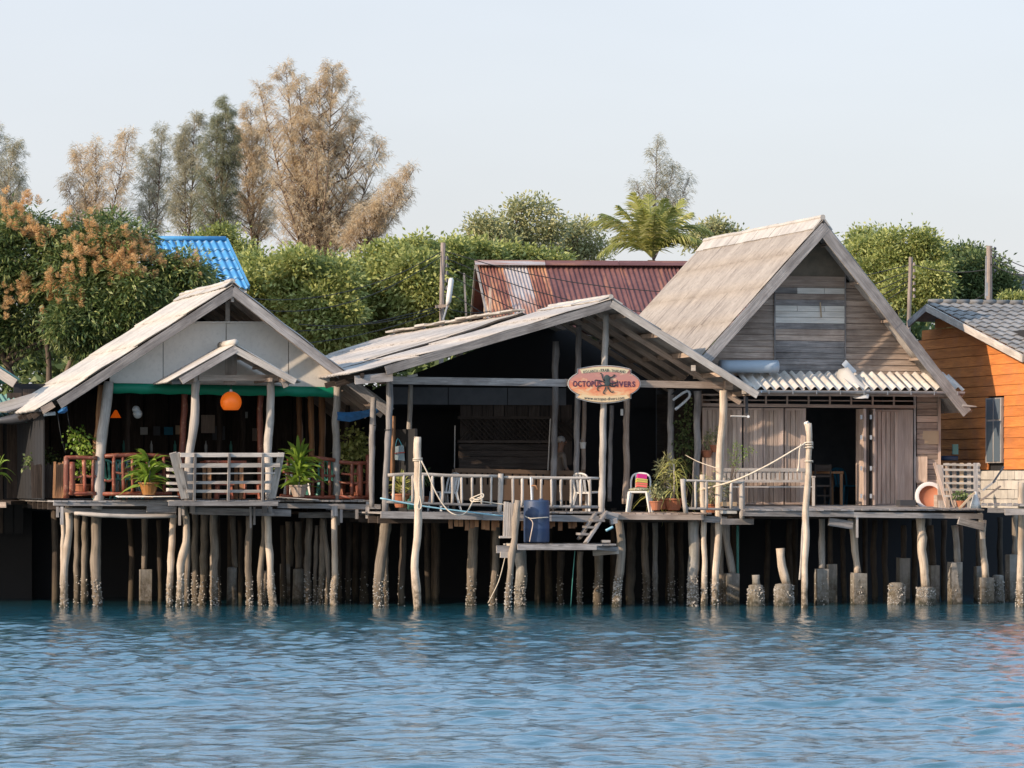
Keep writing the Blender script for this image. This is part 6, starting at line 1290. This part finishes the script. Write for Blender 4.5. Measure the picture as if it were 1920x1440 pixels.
solo(MB().lathe(f2.P(773, 955, .3), [(.1, 0), (.1, .2), (.05, .26), (.05, .29)], 14), 'green_can', M['greenpl'], 'green plastic can on the veranda floor at the left', 'can', smooth=True)
solo(MB().bar(f2.P(764, 706, .3), f2.P(782, 703, .3), .1, .05), 'wall_block', M['whitep'], 'small pale block lying on the front beam of the veranda', 'block')
fl = thing('folded_cloth', 'pale slab pieces stacked behind the short grey railing', 'slabs', f2.P(1368, 962, -.5)); part(fbar(f2, (1353, 945), (1379, 945), .2, 8, -.5), 'slab', M['plywood'], fl); part(fbar(f2, (1353, 959), (1379, 959), .2, 8, -.5), 'slab', M['whitep'], fl)
# oval diving sign -----------------------------------------------------------
sg = thing('diving_shop_sign', 'oval orange sign with black octopus and shop lettering on the front post', 'sign', f2.P(1133, 755, -.2))
fs_ = Frame(1133, f2.P(1133, 720, -.22).y, A); kk = fs_.O.y/F
def S(x, y, d=0.0): return fs_.P(x, y, d)
def arcs(c, rx, ry, a0, a1, n=18): return [(c[0]+rx*math.cos(R(a_)), c[1]-ry*math.sin(R(a_))) for a_ in np.linspace(a0, a1, n)]
def ban(off):
    t_ = [(1084-off, 692-off*.3)]+[(x, 686.5-off+10.5*((x-1133)/49)**2*.62) for x in np.linspace(1087, 1179, 14)]+[(1182+off, 693-off*.3), (1176+off, 700)]
    b_ = [(1176+off, 740), (1182+off, 747+off*.3)]+[(x, 754.5+off-8.5*((x-1133)/49)**2) for x in np.linspace(1180, 1084, 16)]+[(1082-off, 745+off*.3), (1090-off, 738)]
    L_ = arcs((1133, 719.5), 66.5+off, 28+off, 228, 132, 20); R__ = arcs((1133, 719.5), 66.5+off, 28+off, 48, -48, 20)
    return t_+[p for p in R__ if p[1] > 699 and p[1] < 741]+b_+[p for p in L_ if 699 < p[1] < 741]
def flat(pts, d, th, mat, name, par):
    bmx = bmesh.new(); vsx = [bmx.verts.new(S(x, y, d)) for x, y in pts]; fx = bmx.faces.new(vsx); bmesh.ops.triangulate(bmx, faces=[fx]); geom = bmx.faces[:]
    ex = bmesh.ops.extrude_face_region(bmx, geom=geom); bmesh.ops.translate(bmx, vec=fs_.v*th, verts=[v for v in ex['geom'] if isinstance(v, bmesh.types.BMVert)]); bmesh.ops.recalc_face_normals(bmx, faces=bmx.faces[:])
    m = MB(); bmx.verts.index_update(); m.add([v.co.copy() for v in bmx.verts], [tuple(v.index for v in f.verts) for f in bmx.faces], [[(0, 0)]*len(f.verts) for f in bmx.faces]); bmx.free(); return part(m, name, mat, par)
flat(ban(1.6), 0, .03, M['paper'], 'backing_board', sg); flat(ban(.6), -.004, .004, M['ink'], 'border_line', sg)
t = NT('sign_sunset_print'); pos = t.n('ShaderNodeNewGeometry').outputs['Position']; sx = t.n('ShaderNodeSeparateXYZ'); t.l(pos, sx.inputs[0]); zc = S(1133, 720).z
n1 = t.noise(t.mapping(pos, (2.5, 1, 7)), 1.2, 4, .6, 1.2); f_ = t.math('ADD', t.math('MULTIPLY', t.math('SUBTRACT', zc, sx.outputs[2]), 1.6), n1)
col = t.mix(t.ramp(f_, .30, .62), (.52, .24, .20), (.72, .22, .11)); col = t.mix(t.ramp(f_, .60, .95), col, (.80, .50, .26)); col = t.mix(t.ramp(n1, .58, .72), col, (.70, .52, .34)); t.bsdf(col, .45, spec=.4)
flat(ban(-.2), -.007, .003, t.m, 'sunset_panel', sg)
topb = [(1087, 692)]+[(x, 687.5+7*((x-1133)/49)**2) for x in np.linspace(1090, 1177, 12)]+[(1180, 693), (1175, 700)]+[(x, 697+4*((x-1133)/45)**2) for x in np.linspace(1172, 1094, 12)]+[(1091, 700)]
botb = [(1091, 739.5)]+[(x, 743-3.5*((x-1133)/45)**2) for x in np.linspace(1095, 1172, 12)]+[(1175, 740), (1180, 746)]+[(x, 753.5-7.5*((x-1133)/49)**2) for x in np.linspace(1177, 1089, 12)]+[(1085, 745.5)]
for nm, bb in (('top_banner', topb), ('bottom_banner', botb)): flat(bb, -.010, .002, plain('banner_cream', (.72, .60, .38), .5) if nm == 'top_banner' else M['banner2'] if 'banner2' in M else plain('banner_straw', (.76, .56, .33), .5), nm, sg)
def letters(txt, x0, x1, yfun, size, mat, d=-.013, outline=0, name='letter'):
    """each glyph set on the arc yfun, spread to fill x0..x1"""
    bodies = []; wsum = 0
    for ch in txt:
        if ch == ' ': bodies.append(None); wsum += .30; continue
        cu_ = bpy.data.curves.new(name, 'FONT'); cu_.body = ch; cu_.size = 1; cu_.extrude = .02; cu_.offset = outline; ob_ = bpy.data.objects.new('tmp', cu_); C.objects.link(ob_)
        me_ = bpy.data.meshes.new_from_object(ob_); bpy.data.objects.remove(ob_); a_ = np.array([v.co[:] for v in me_.vertices]) if len(me_.vertices) else np.zeros((1, 3)); bodies.append((me_, a_[:, 0].min(), a_[:, 0].max())); wsum += a_[:, 0].max()-a_[:, 0].min()+.10
    sc = (x1-x0)/wsum; x = x0
    for bd in bodies:
        if bd is None: x += .30*sc; continue
        me_, a0, a1 = bd; wd = (a1-a0+.10)*sc; xc = x+wd/2; yb = yfun(xc); sl__ = (yfun(xc+1)-yfun(xc-1))/2; th = math.atan(sl__); m = MB(); vs = []
        for v in me_.vertices:
            lx = (v.co.x-(a0+a1)/2)*sc; ly = v.co.y*size; gx_ = lx*math.cos(th)+ly*math.sin(th); gy_ = -ly*math.cos(th)+lx*math.sin(th); vs.append(S(xc+gx_, yb+gy_, d)-fs_.v*v.co.z*.06)
        m.add(vs, [tuple(p.vertices) for p in me_.polygons], [[(0, 0)]*len(p.vertices) for p in me_.polygons]); part(m, name, M[mat], sg); x += wd
letters('KO LANTA', 1094, 1121.5, lambda x: 697.2+3.6*((x-1133)/45)**2, 7.0, 'ink'); letters('•', 1122, 1125, lambda x: 697.5, 6, 'ink'); letters('KRABI', 1126, 1141.5, lambda x: 696.6+3.6*((x-1133)/45)**2, 7.4, 'ink', outline=.012); letters('•', 1141.8, 1145, lambda x: 697.5, 6, 'ink'); letters('THAILAND', 1146, 1172.5, lambda x: 697.0+3.6*((x-1133)/45)**2, 7.0, 'ink')
letters('www.octopus-divers.com', 1095, 1171, lambda x: 750.6-3.2*((x-1133)/45)**2, 8.4, 'ink')
M['lett'] = plain('lettering_plum', (.11, .035, .07), .6)
letters('OCTOPUS', 1073.5, 1128, lambda x: 724.5, 14.5, 'lett', outline=.03); letters('DIVERS', 1147, 1191.5, lambda x: 725, 14, 'lett', outline=.03)
m = MB(); oc = lambda x, y: (1040+x*180/1920, 670+y*110/1173)
for x, y, rx, ry in ((1045, 430, 64, 82), (1050, 520, 62, 62)):
    cx_, cy_ = oc(x, y); m.ell(S(cx_, cy_, -.02), (rx*.09375*kk, .012, ry*.09375*kk), 16, 10)
part(m, 'octopus_body', M['octo'], sg, smooth=True)
for pts in ([(985, 470), (955, 400), (942, 340), (925, 315), (908, 330)], [(1110, 410), (1160, 385), (1200, 365), (1205, 350), (1160, 352)], [(990, 500), (930, 470), (870, 460), (820, 450), (800, 470)], [(1000, 560), (930, 560), (865, 590), (850, 640), (870, 668), (885, 655)], [(1020, 590), (1005, 640), (975, 690), (980, 725), (1015, 730)], [(1060, 590), (1090, 650), (1130, 695), (1170, 690), (1160, 665)], [(1110, 520), (1160, 525), (1210, 510), (1250, 480), (1240, 450)], [(1105, 555), (1150, 580), (1210, 560), (1260, 565)]):
    part(MB().tube([S(*oc(*p), -.016) for p in pts], [13*.09375*kk, 11*.09375*kk, 9*.09375*kk, 7*.09375*kk, 5*.09375*kk, 4*.09375*kk][:len(pts)], 6, 0, sub=3), 'tentacle', M['octo'], sg, smooth=True)
# person seated behind the bench --------------------------------------------
def person():
    d = 1.95; fr = f2; O = fr.P(1050, 900, d); t_ = thing('person', 'grey-haired person in a tan shirt looking down behind the long bench', 'person', Vector((O.x, O.y, zd)))
    def q(x, y, z): return O+fr.u*x+fr.v*y+Z*(z)          # z relative to row 900
    px_ = 82.5/F; hz = (900-829)*px_; sh = (900-851)*px_; wa = (900-893)*px_
    J = {'pel': (q(-.06, 0, wa-.05), .15), 'wai': (q(-.05, 0, wa+.10), .135), 'che': (q(-.02, 0, sh-.10), .15), 'nec': (q(.0, 0, sh+.06), .055), 'hd0': (q(.03, 0, hz-.05), .075), 'hd1': (q(.035, 0, hz+.06), .085),
         'sl': (q(.03, -.17, sh-.03), .065), 'el': (q(.06, -.22, sh-.30), .048), 'wl': (q(.20, -.16, wa+.04), .034), 'sr': (q(-.05, .17, sh-.03), .065), 'er': (q(-.02, .24, sh-.30), .048), 'wr': (q(.16, .20, wa+.04), .034),
         'hl': (q(-.03, -.10, wa-.10), .10), 'kl': (q(.36, -.12, wa-.12), .075), 'al': (q(.34, -.12, wa-.50), .05), 'tl': (q(.48, -.12, wa-.55), .04), 'hr': (q(-.03, .10, wa-.10), .10), 'kr': (q(.36, .12, wa-.12), .075), 'ar': (q(.34, .12, wa-.50), .05), 'tr': (q(.48, .12, wa-.55), .04)}
    names = list(J); E = [('pel', 'wai'), ('wai', 'che'), ('che', 'nec'), ('nec', 'hd0'), ('hd0', 'hd1'), ('che', 'sl'), ('sl', 'el'), ('el', 'wl'), ('che', 'sr'), ('sr', 'er'), ('er', 'wr'), ('pel', 'hl'), ('hl', 'kl'), ('kl', 'al'), ('al', 'tl'), ('pel', 'hr'), ('hr', 'kr'), ('kr', 'ar'), ('ar', 'tr')]
    hv = {}
    for side, wn_ in ((-1, 'wl'), (1, 'wr')):
        w = J[wn_][0]; pm = wn_+'p'; J[pm] = (w+fr.u*.07-Z*.03, .030); names.append(pm); E.append((wn_, pm))
        for i in range(4):
            b_, m_, e_ = f'{wn_}b{i}', f'{wn_}m{i}', f'{wn_}e{i}'; off = fr.v*(i-1.5)*.022; ln = (.07, .08, .075, .06)[i]
            J[b_] = (J[pm][0]+fr.u*.02+off, .011); J[m_] = (J[b_][0]+fr.u*ln*.5-Z*.01, .010); J[e_] = (J[m_][0]+fr.u*ln*.35-Z*.03, .008); names += [b_, m_, e_]; E += [(pm, b_), (b_, m_), (m_, e_)]
        J[wn_+'t'] = (w+fr.u*.05-fr.v*side*-.045-Z*.03, .011); names.append(wn_+'t'); E.append((wn_, wn_+'t'))
    me_ = bpy.data.meshes.new('b'); me_.from_pydata([tuple(J[n_][0]) for n_ in names], [(names.index(a_), names.index(b_)) for a_, b_ in E], []); ob_ = bpy.data.objects.new('b', me_); C.objects.link(ob_)
    md_ = ob_.modifiers.new('s', 'SKIN'); 
    for i, n_ in enumerate(names): r_ = J[n_][1]; me_.skin_vertices[0].data[i].radius = (r_, r_); me_.skin_vertices[0].data[i].use_root = (i == 0)
    ob_.modifiers.new('ss', 'SUBSURF').levels = 2
    dg = bpy.context.evaluated_depsgraph_get(); dg.update(); res = bpy.data.meshes.new_from_object(ob_.evaluated_get(dg)); bpy.data.objects.remove(ob_)
    V_ = [v.co.copy() for v in res.vertices]; Fa = [tuple(p.vertices) for p in res.polygons]
    m = MB(); m.add(V_, Fa, [[(0, 0)]*len(f) for f in Fa]); body = part(m, 'body', M['skin'], t_, smooth=True)
    body.data.materials.append(M['shirt']); body.data.materials.append(M['trousers']); zsh = O.z+sh+.04; zw = O.z+wa; 
    for p, f in zip(body.data.polygons, Fa):
        c_ = sum((V_[i] for i in f), Vector())/len(f); rx = (c_-O).dot(fr.u)
        if c_.z < zw: p.material_index = 2 if rx < .1 or c_.z < zw-.06 else 0
        elif c_.z < zsh and not (rx > .09 and c_.z < O.z+sh-.28): p.material_index = 1
        if c_.z < zw-.5: p.material_index = 0
    hc = q(.02, 0, hz+.055); part(MB().ell(hc, (.098, .10, .085), 16, 10), 'hair', M['hair'], t_, smooth=True)
    part(MB().tube([q(.115, 0, hz+.035), q(.145, 0, hz-.005), q(.115, 0, hz-.01)], [.012, .018, .012], 6, sub=2), 'nose', M['skin'], t_, smooth=True)
    for s_ in (-1, 1): part(MB().ell(q(.10, s_*.035, hz+.02), (.012, .012, .01), 8, 6), 'eye', M['ink'], t_, smooth=True); part(MB().ell(q(.02, s_*.085, hz+.0), (.02, .01, .032), 8, 6), 'ear', M['skin'], t_, smooth=True)
    part(MB().bar(q(.115, -.025, hz-.045), q(.115, .025, hz-.045), .012, .008), 'mouth', M['terra'], t_)
    sb = thing('wooden_stool', 'stool the grey-haired person sits on behind the long bench', 'stool', Vector((O.x, O.y, zd))); part(MB().bar(q(-.25, 0, wa-.26), q(.15, 0, wa-.26), .35, .05), 'seat', M['brown'], sb)
    for a_ in (-.2, .1):
        for b_ in (-.13, .13): pp = q(a_, b_, wa-.28); part(MB().bar(Vector((pp.x, pp.y, zd)), pp, .04, .04), 'leg', M['brown'], sb)
person()
# plank house things -----------------------------------------------------------
rs = solo(MB().tube([f3.P(1350, 687, -.45), f3.P(1404, 687, -.45), f3.P(1458, 687, -.45)], .14, 14, .03, sub=3), 'rolled_sheet', plain('rolled_blue_grey_sheet', (.36, .42, .48), .5), 'roll of pale blue-grey sheeting lying above the corrugated awning', 'roll', smooth=True)
pl_ = MB(); g1 = [(1572, 692), (1590, 690), (1602, 702), (1612, 716), (1632, 731), (1628, 748)]; g2 = [(1568, 706), (1574, 714), (1583, 726), (1592, 740), (1602, 746), (1612, 748)]; vs = []
for i, (a_, b_) in enumerate(zip(g1, g2)):
    for s_ in (0, .35, .7, 1): p = f3.P(a_[0]+(b_[0]-a_[0])*s_, a_[1]+(b_[1]-a_[1])*s_, -.25-.18*i); vs.append(p+Vector((0, 0, rnd(-.015, .02))))
pl_.add(vs, [(4*i+q, 4*i+q+1, 4*i+5+q, 4*i+4+q) for i in range(5) for q in range(3)], [[(0, 0)]*4]*15); o = solo(pl_, 'plastic_sheet', M['film'], 'crumpled clear plastic sheet draped over the gutter of the awning', 'plastic sheet', smooth=True); o.modifiers.new('thick', 'SOLIDIFY').thickness = .006
solo(fbar(f3, (1582, 679), (1602, 700), .02, 12, -.1), 'film_corner', M['pipe'], 'pale blue folded sheet corner standing above the plastic sheet', 'sheet')
ft = thing('door_lamp_bracket', 'dark bracket with short white tube lamp hanging by the door panels', 'bracket', f3.P(1401, 785, -.9)); part(fbar(f3, (1400, 744), (1400, 780), .04, 5, -.8), 'bracket', M['dkmetal'], ft); part(MB().tube([f3.P(1370, 780, -.8), f3.P(1403, 781, -.8)], .018, 8), 'tube', M['whitep'], ft); part(MB().tube([f3.P(1403, 781, -.9), f3.P(1403, 781, -.75)], .03, 10), 'end_cap', M['pipe'], ft)
t_ = thing('wooden_table', 'small wooden table standing just inside the open doorway', 'table', f3.P(1545, 947, .9)); U_ = f3.uz(1545, 900, .9)[0]; part(MB().bar(f3.L(U_-.45, .9, z3+.74), f3.L(U_+.34, .9, z3+.74), .7, .05), 'tabletop', M['orange'], t_)
for a_ in (-.4, .3):
    for b_ in (.6, 1.2): part(MB().bar(f3.L(U_+a_, b_, z3), f3.L(U_+a_, b_, z3+.72), .06, .06), 'leg', M['orange'], t_)
def wchair(label, px, d, mat):
    t_ = thing('wooden_chair', label, 'chair', f3.P(px, 947, d)); U_ = f3.uz(px, 900, d)[0]; part(MB().bar(f3.L(U_-.2, d+.2, z3+.44), f3.L(U_+.2, d+.2, z3+.44), .4, .04), 'seat', M[mat], t_)
    for a_ in (-.18, .18):
        part(MB().bar(f3.L(U_+a_, d, z3), f3.L(U_+a_, d, z3+.92), .04, .04), 'leg', M[mat], t_); part(MB().bar(f3.L(U_+a_, d+.38, z3), f3.L(U_+a_, d+.38, z3+.44), .04, .04), 'leg', M[mat], t_)
    for zz, hh in ((.84, .14), (.66, .06), (.22, .03)): part(MB().bar(f3.L(U_-.16, d, z3+zz), f3.L(U_+.16, d, z3+zz), .025, hh), 'back_rail', M[mat], t_)
wchair('dark wooden chair in the open doorway, back to the water', 1543, .35, 'dark'); pchair('blue plastic chair deep inside the dark doorway', f3, 1585, 2.2, z3, 'bluecl', .3, grp='blue chair')
wb = solo(MB().bar(f3.P(1684, 943, -.9), f3.P(1713, 943, -.9), .25, .13), 'plastic_crate', M['dkmetal'], 'low dark crate on the deck before the right door panel', 'crate')
tb = thing('wash_basin', 'round white basin with orange inside leaning on the plank wall', 'basin', f3.P(1743, 958, -.9)); bc_ = f3.P(1743, 931, -.8); ax_ = (-f3.v+f3.u*-.25+Z*.18).normalized()
e1 = ax_.cross(Z).normalized(); e2 = e1.cross(ax_).normalized()
def disc(prof, mat, nm):
    m = MB(); n = 28; vs = [bc_+(e1*math.cos(6.283*k/n)+e2*math.sin(6.283*k/n))*r_+ax_*h_ for r_, h_ in prof for k in range(n)]; m.add(vs, [(i*n+k, i*n+(k+1) % n, (i+1)*n+(k+1) % n, (i+1)*n+k) for i in range(len(prof)-1) for k in range(n)], [[(0, 0)]*4]*((len(prof)-1)*n)); part(m, nm, M[mat], tb, smooth=True)
disc([(.315, .02), (.33, .03), (.32, .05), (.24, .03)], 'enamel', 'rim'); disc([(.24, .03), (.22, -.05), (.0001, -.06)], 'tubin', 'bowl'); disc([(.315, .02), (.23, -.09), (.0001, -.10)], 'enamel', 'outside')
bx_ = solo(MB().bar(f3.P(1754, 942, -1.2), f3.P(1769, 942, -1.2), .2, .33), 'wooden_box', M['brown'], 'small brown box standing in front of the basin', 'box')
for i, (a_, b_, w, mt, lb) in enumerate((((1762, 872), (1766, 955), .15, 'pale', 'pale upright board leaning beside the basin'), ((1752, 868), (1776, 952), .06, 'door', 'thin reddish pole slanting against the pale upright board'))): solo(MB().bar(f3.P(*a_, -1.0-.15*i), f3.P(*b_, -1.35-.15*i), .035, w, up=f3.u), 'leaning_board', M[mt], lb, 'board')
pf = thing('pallet_fence', 'rough pallet fence of crossed slats between the plank house and orange house', 'fence', W(1805, 950, 81.5))
for x0, x1, mt in ((1776, 1777, 'door'), (1789, 1790, 'door'), (1803, 1803, 'plywood'), (1817, 1817, 'pale'), (1833, 1834, 'pale')): part(MB().bar(W(x0, 868, 81.4), W(x1, 952, 81.4), .03, .085, up=Vector((1, 0, 0))), 'upright', M[mt], pf)
for y in (871, 881, 893, 906, 918, 930): part(MB().bar(W(1769, y, 81.3), W(1838, y+1, 81.3), .03, .045, j=.006), 'slat', M['pale'], pf)
part(MB().bar(W(1829, 868, 81.1), W(1830, 952, 81.1), .06, .09, up=Vector((1, 0, 0))), 'post', M['gray'], pf)
for i, (a_, b_, w, mt, lb) in enumerate((((1840, 921), (1864, 903), .13, 'pale', 'short board propped up right of the pallet fence, upper one'), ((1840, 938), (1875, 912), .09, 'brown', 'long lath leaning below the short board right of the pallet fence'), ((1800, 952), (1826, 925), .12, 'plywood', 'slanting plank lying at the foot of the pallet fence'), ((1862, 905), (1882, 875), .025, 'dkmetal', 'thin dark rod sticking up in front of the concrete blocks'))): solo(MB().bar(W(*a_, 80.6-.1*i), W(*b_, 80.8-.1*i), .04, w, up=Vector((0, -1, 0))), 'scrap_board', M[mt], lb, 'board')
leafy('small dark green plant at the foot of the pallet fence', 'potted plant', [(1800, 928, 12, 8), (1810, 932, 8, 6)], 80.9, 110, (.08, .05), 'leaf_dark', (.11, .15, 'terra'), base=(1803, 952), stems=3)
solo(MB().tube([W(1773, 905, 81), W(1780, 918, 81), W(1786, 945, 81), W(1794, 950, 81), W(1784, 922, 81), W(1776, 908, 81)], .02, 7, sub=3), 'hose_loop', M['brown'], 'brown hose loop hanging left of the small dark plant', 'hose', smooth=True)
solo(MB().lathe(W(1829, 953, 80.7), [(.13, 0), (.10, .12), (.03, .34), (.02, .36)], 14), 'cone_funnel', M['whitep'], 'pale upside-down funnel at the right end of the deck', 'funnel', smooth=True)
tk = thing('water_tank', 'small grey-blue pump housing on pipe behind the pallet fence', 'pump', W(1780, 868, 84.5)); part(MB().tube([W(1762, 859, 84.5), W(1796, 859, 84.5)], .055, 10), 'pipe', M['blue'], tk, smooth=True); part(MB().bar(W(1791, 833, 84.5), W(1791, 852, 84.5), .12, .13), 'housing', M['greensheet'], tk)
# utility poles and wires
def upole(label, pts, w, Y): return_ = thing('utility_pole', label, 'pole', W(*pts[-1], Y), 'concrete utility poles behind the houses'); part(MB().tube([W(x, y, Y) for x, y in pts], w*Y/F/2, 8, .02), 'shaft', M['poleconc'], return_); return return_ if False else return_
u1 = upole('weathered utility pole with lamp bracket left of the rusty roof', [(831, 455), (829, 530), (827, 700)], 9, 97); u2 = upole('short utility pole behind the right slope of the steep roof', [(1708, 482), (1706, 540), (1703, 640)], 8, 98); u3 = upole('thick utility pole behind the grey tiled roof at the right', [(1855, 461), (1855, 540), (1855, 640)], 11, 96)
for i in range(6): part(MB().tube([W(838, 480+i*14, 96.9), W(838, 487+i*14, 96.9)], [.03, .045], 8), 'insulator', M['dkmetal'], u1); part(MB().tube([W(1714, 492+i*12, 97.9), W(1714, 498+i*12, 97.9)], [.025, .04], 8), 'insulator', M['poleconc'], u2)
for i in range(4): part(MB().tube([W(1864, 466+i*14, 95.9), W(1868, 466+i*14, 95.9)], [.05, .03], 8), 'insulator', M['dkmetal'], u3)
part(MB().bar(W(816, 575, 96.8), W(842, 573, 96.8), .06, .08), 'cross_arm', M['brown'], u1); part(MB().tube([W(831, 600, 96.6), W(840, 570, 96.6)], .025, 6), 'arm', M['metal'], u1); part(MB().tube([W(838, 573, 96.5), W(841, 565, 96.5), W(846, 525, 96.5), W(846, 521, 96.5)], [.03, .07, .07, .04], 10), 'lamp_head', M['whitep'], u1, smooth=True)
part(MB().bar(W(1850, 530, 95.8), W(1850, 555, 95.8), .05, .06), 'clamp', M['metal'], u3); part(MB().tube([W(1849, 480, 95.8), W(1848, 560, 95.8)], .02, 6), 'conduit', M['metal'], u3)
def wire(a_, b_, sag, lb, r_=.012): p0, p1 = W(*a_), W(*b_); solo(MB().tube([p0.lerp(p1, s)-Z*(sag*4*s*(1-s)) for s in np.linspace(0, 1, 12)], r_, 5, 0), 'power_line', M['cable'], lb, 'wire', 'power lines strung between the poles')
i = 0
for a_, b_, sg_, lb in (((831, 470, 97), (440, 556, 93), .5, 'power line rising from the restaurant roof to the top of the left pole'), ((831, 478, 97), (450, 575, 93), .6, 'second power line from the top of the left pole to the restaurant roof'), ((829, 572, 97), (380, 618, 92), .3, 'upper of the low cables left of the lamp pole'), ((829, 580, 97), (380, 640, 92), .4, 'lower of the low cables left of the lamp pole'), ((829, 576, 97), (560, 608, 93), .2, 'middle low cable left of the lamp pole'),
                        ((831, 470, 97), (1708, 496, 98), .9, 'long power line crossing in front of the maroon ridge'), ((831, 482, 97), (1708, 508, 98), 1.3, 'second long power line sagging over the maroon sheets'), ((831, 495, 97), (1708, 516, 98), 1.6, 'third long power line sagging over the maroon sheets'), ((831, 508, 97), (1708, 524, 98), 1.9, 'fourth long power line sagging over the maroon sheets'), ((829, 540, 97), (1708, 534, 98), 2.1, 'lowest long power line across the maroon sheets'),
                        ((1708, 494, 98), (1855, 504, 96), .15, 'power line between the two right poles'), ((1855, 466, 96), (1960, 510, 94), .1, 'topmost power line leaving the thick pole to the right'), ((1855, 478, 96), (1960, 520, 94), .1, 'second power line leaving the thick pole to the right'), ((1855, 494, 96), (1960, 522, 94), .1, 'third power line leaving the thick pole to the right'), ((1855, 545, 96), (1712, 590, 98), .2, 'cable drooping from the thick pole to the short pole'), ((829, 575, 97), (920, 583, 98.5), .1, 'short cable from the lamp pole to the wooden gable')):
    wire(a_, b_, sg_, lb)
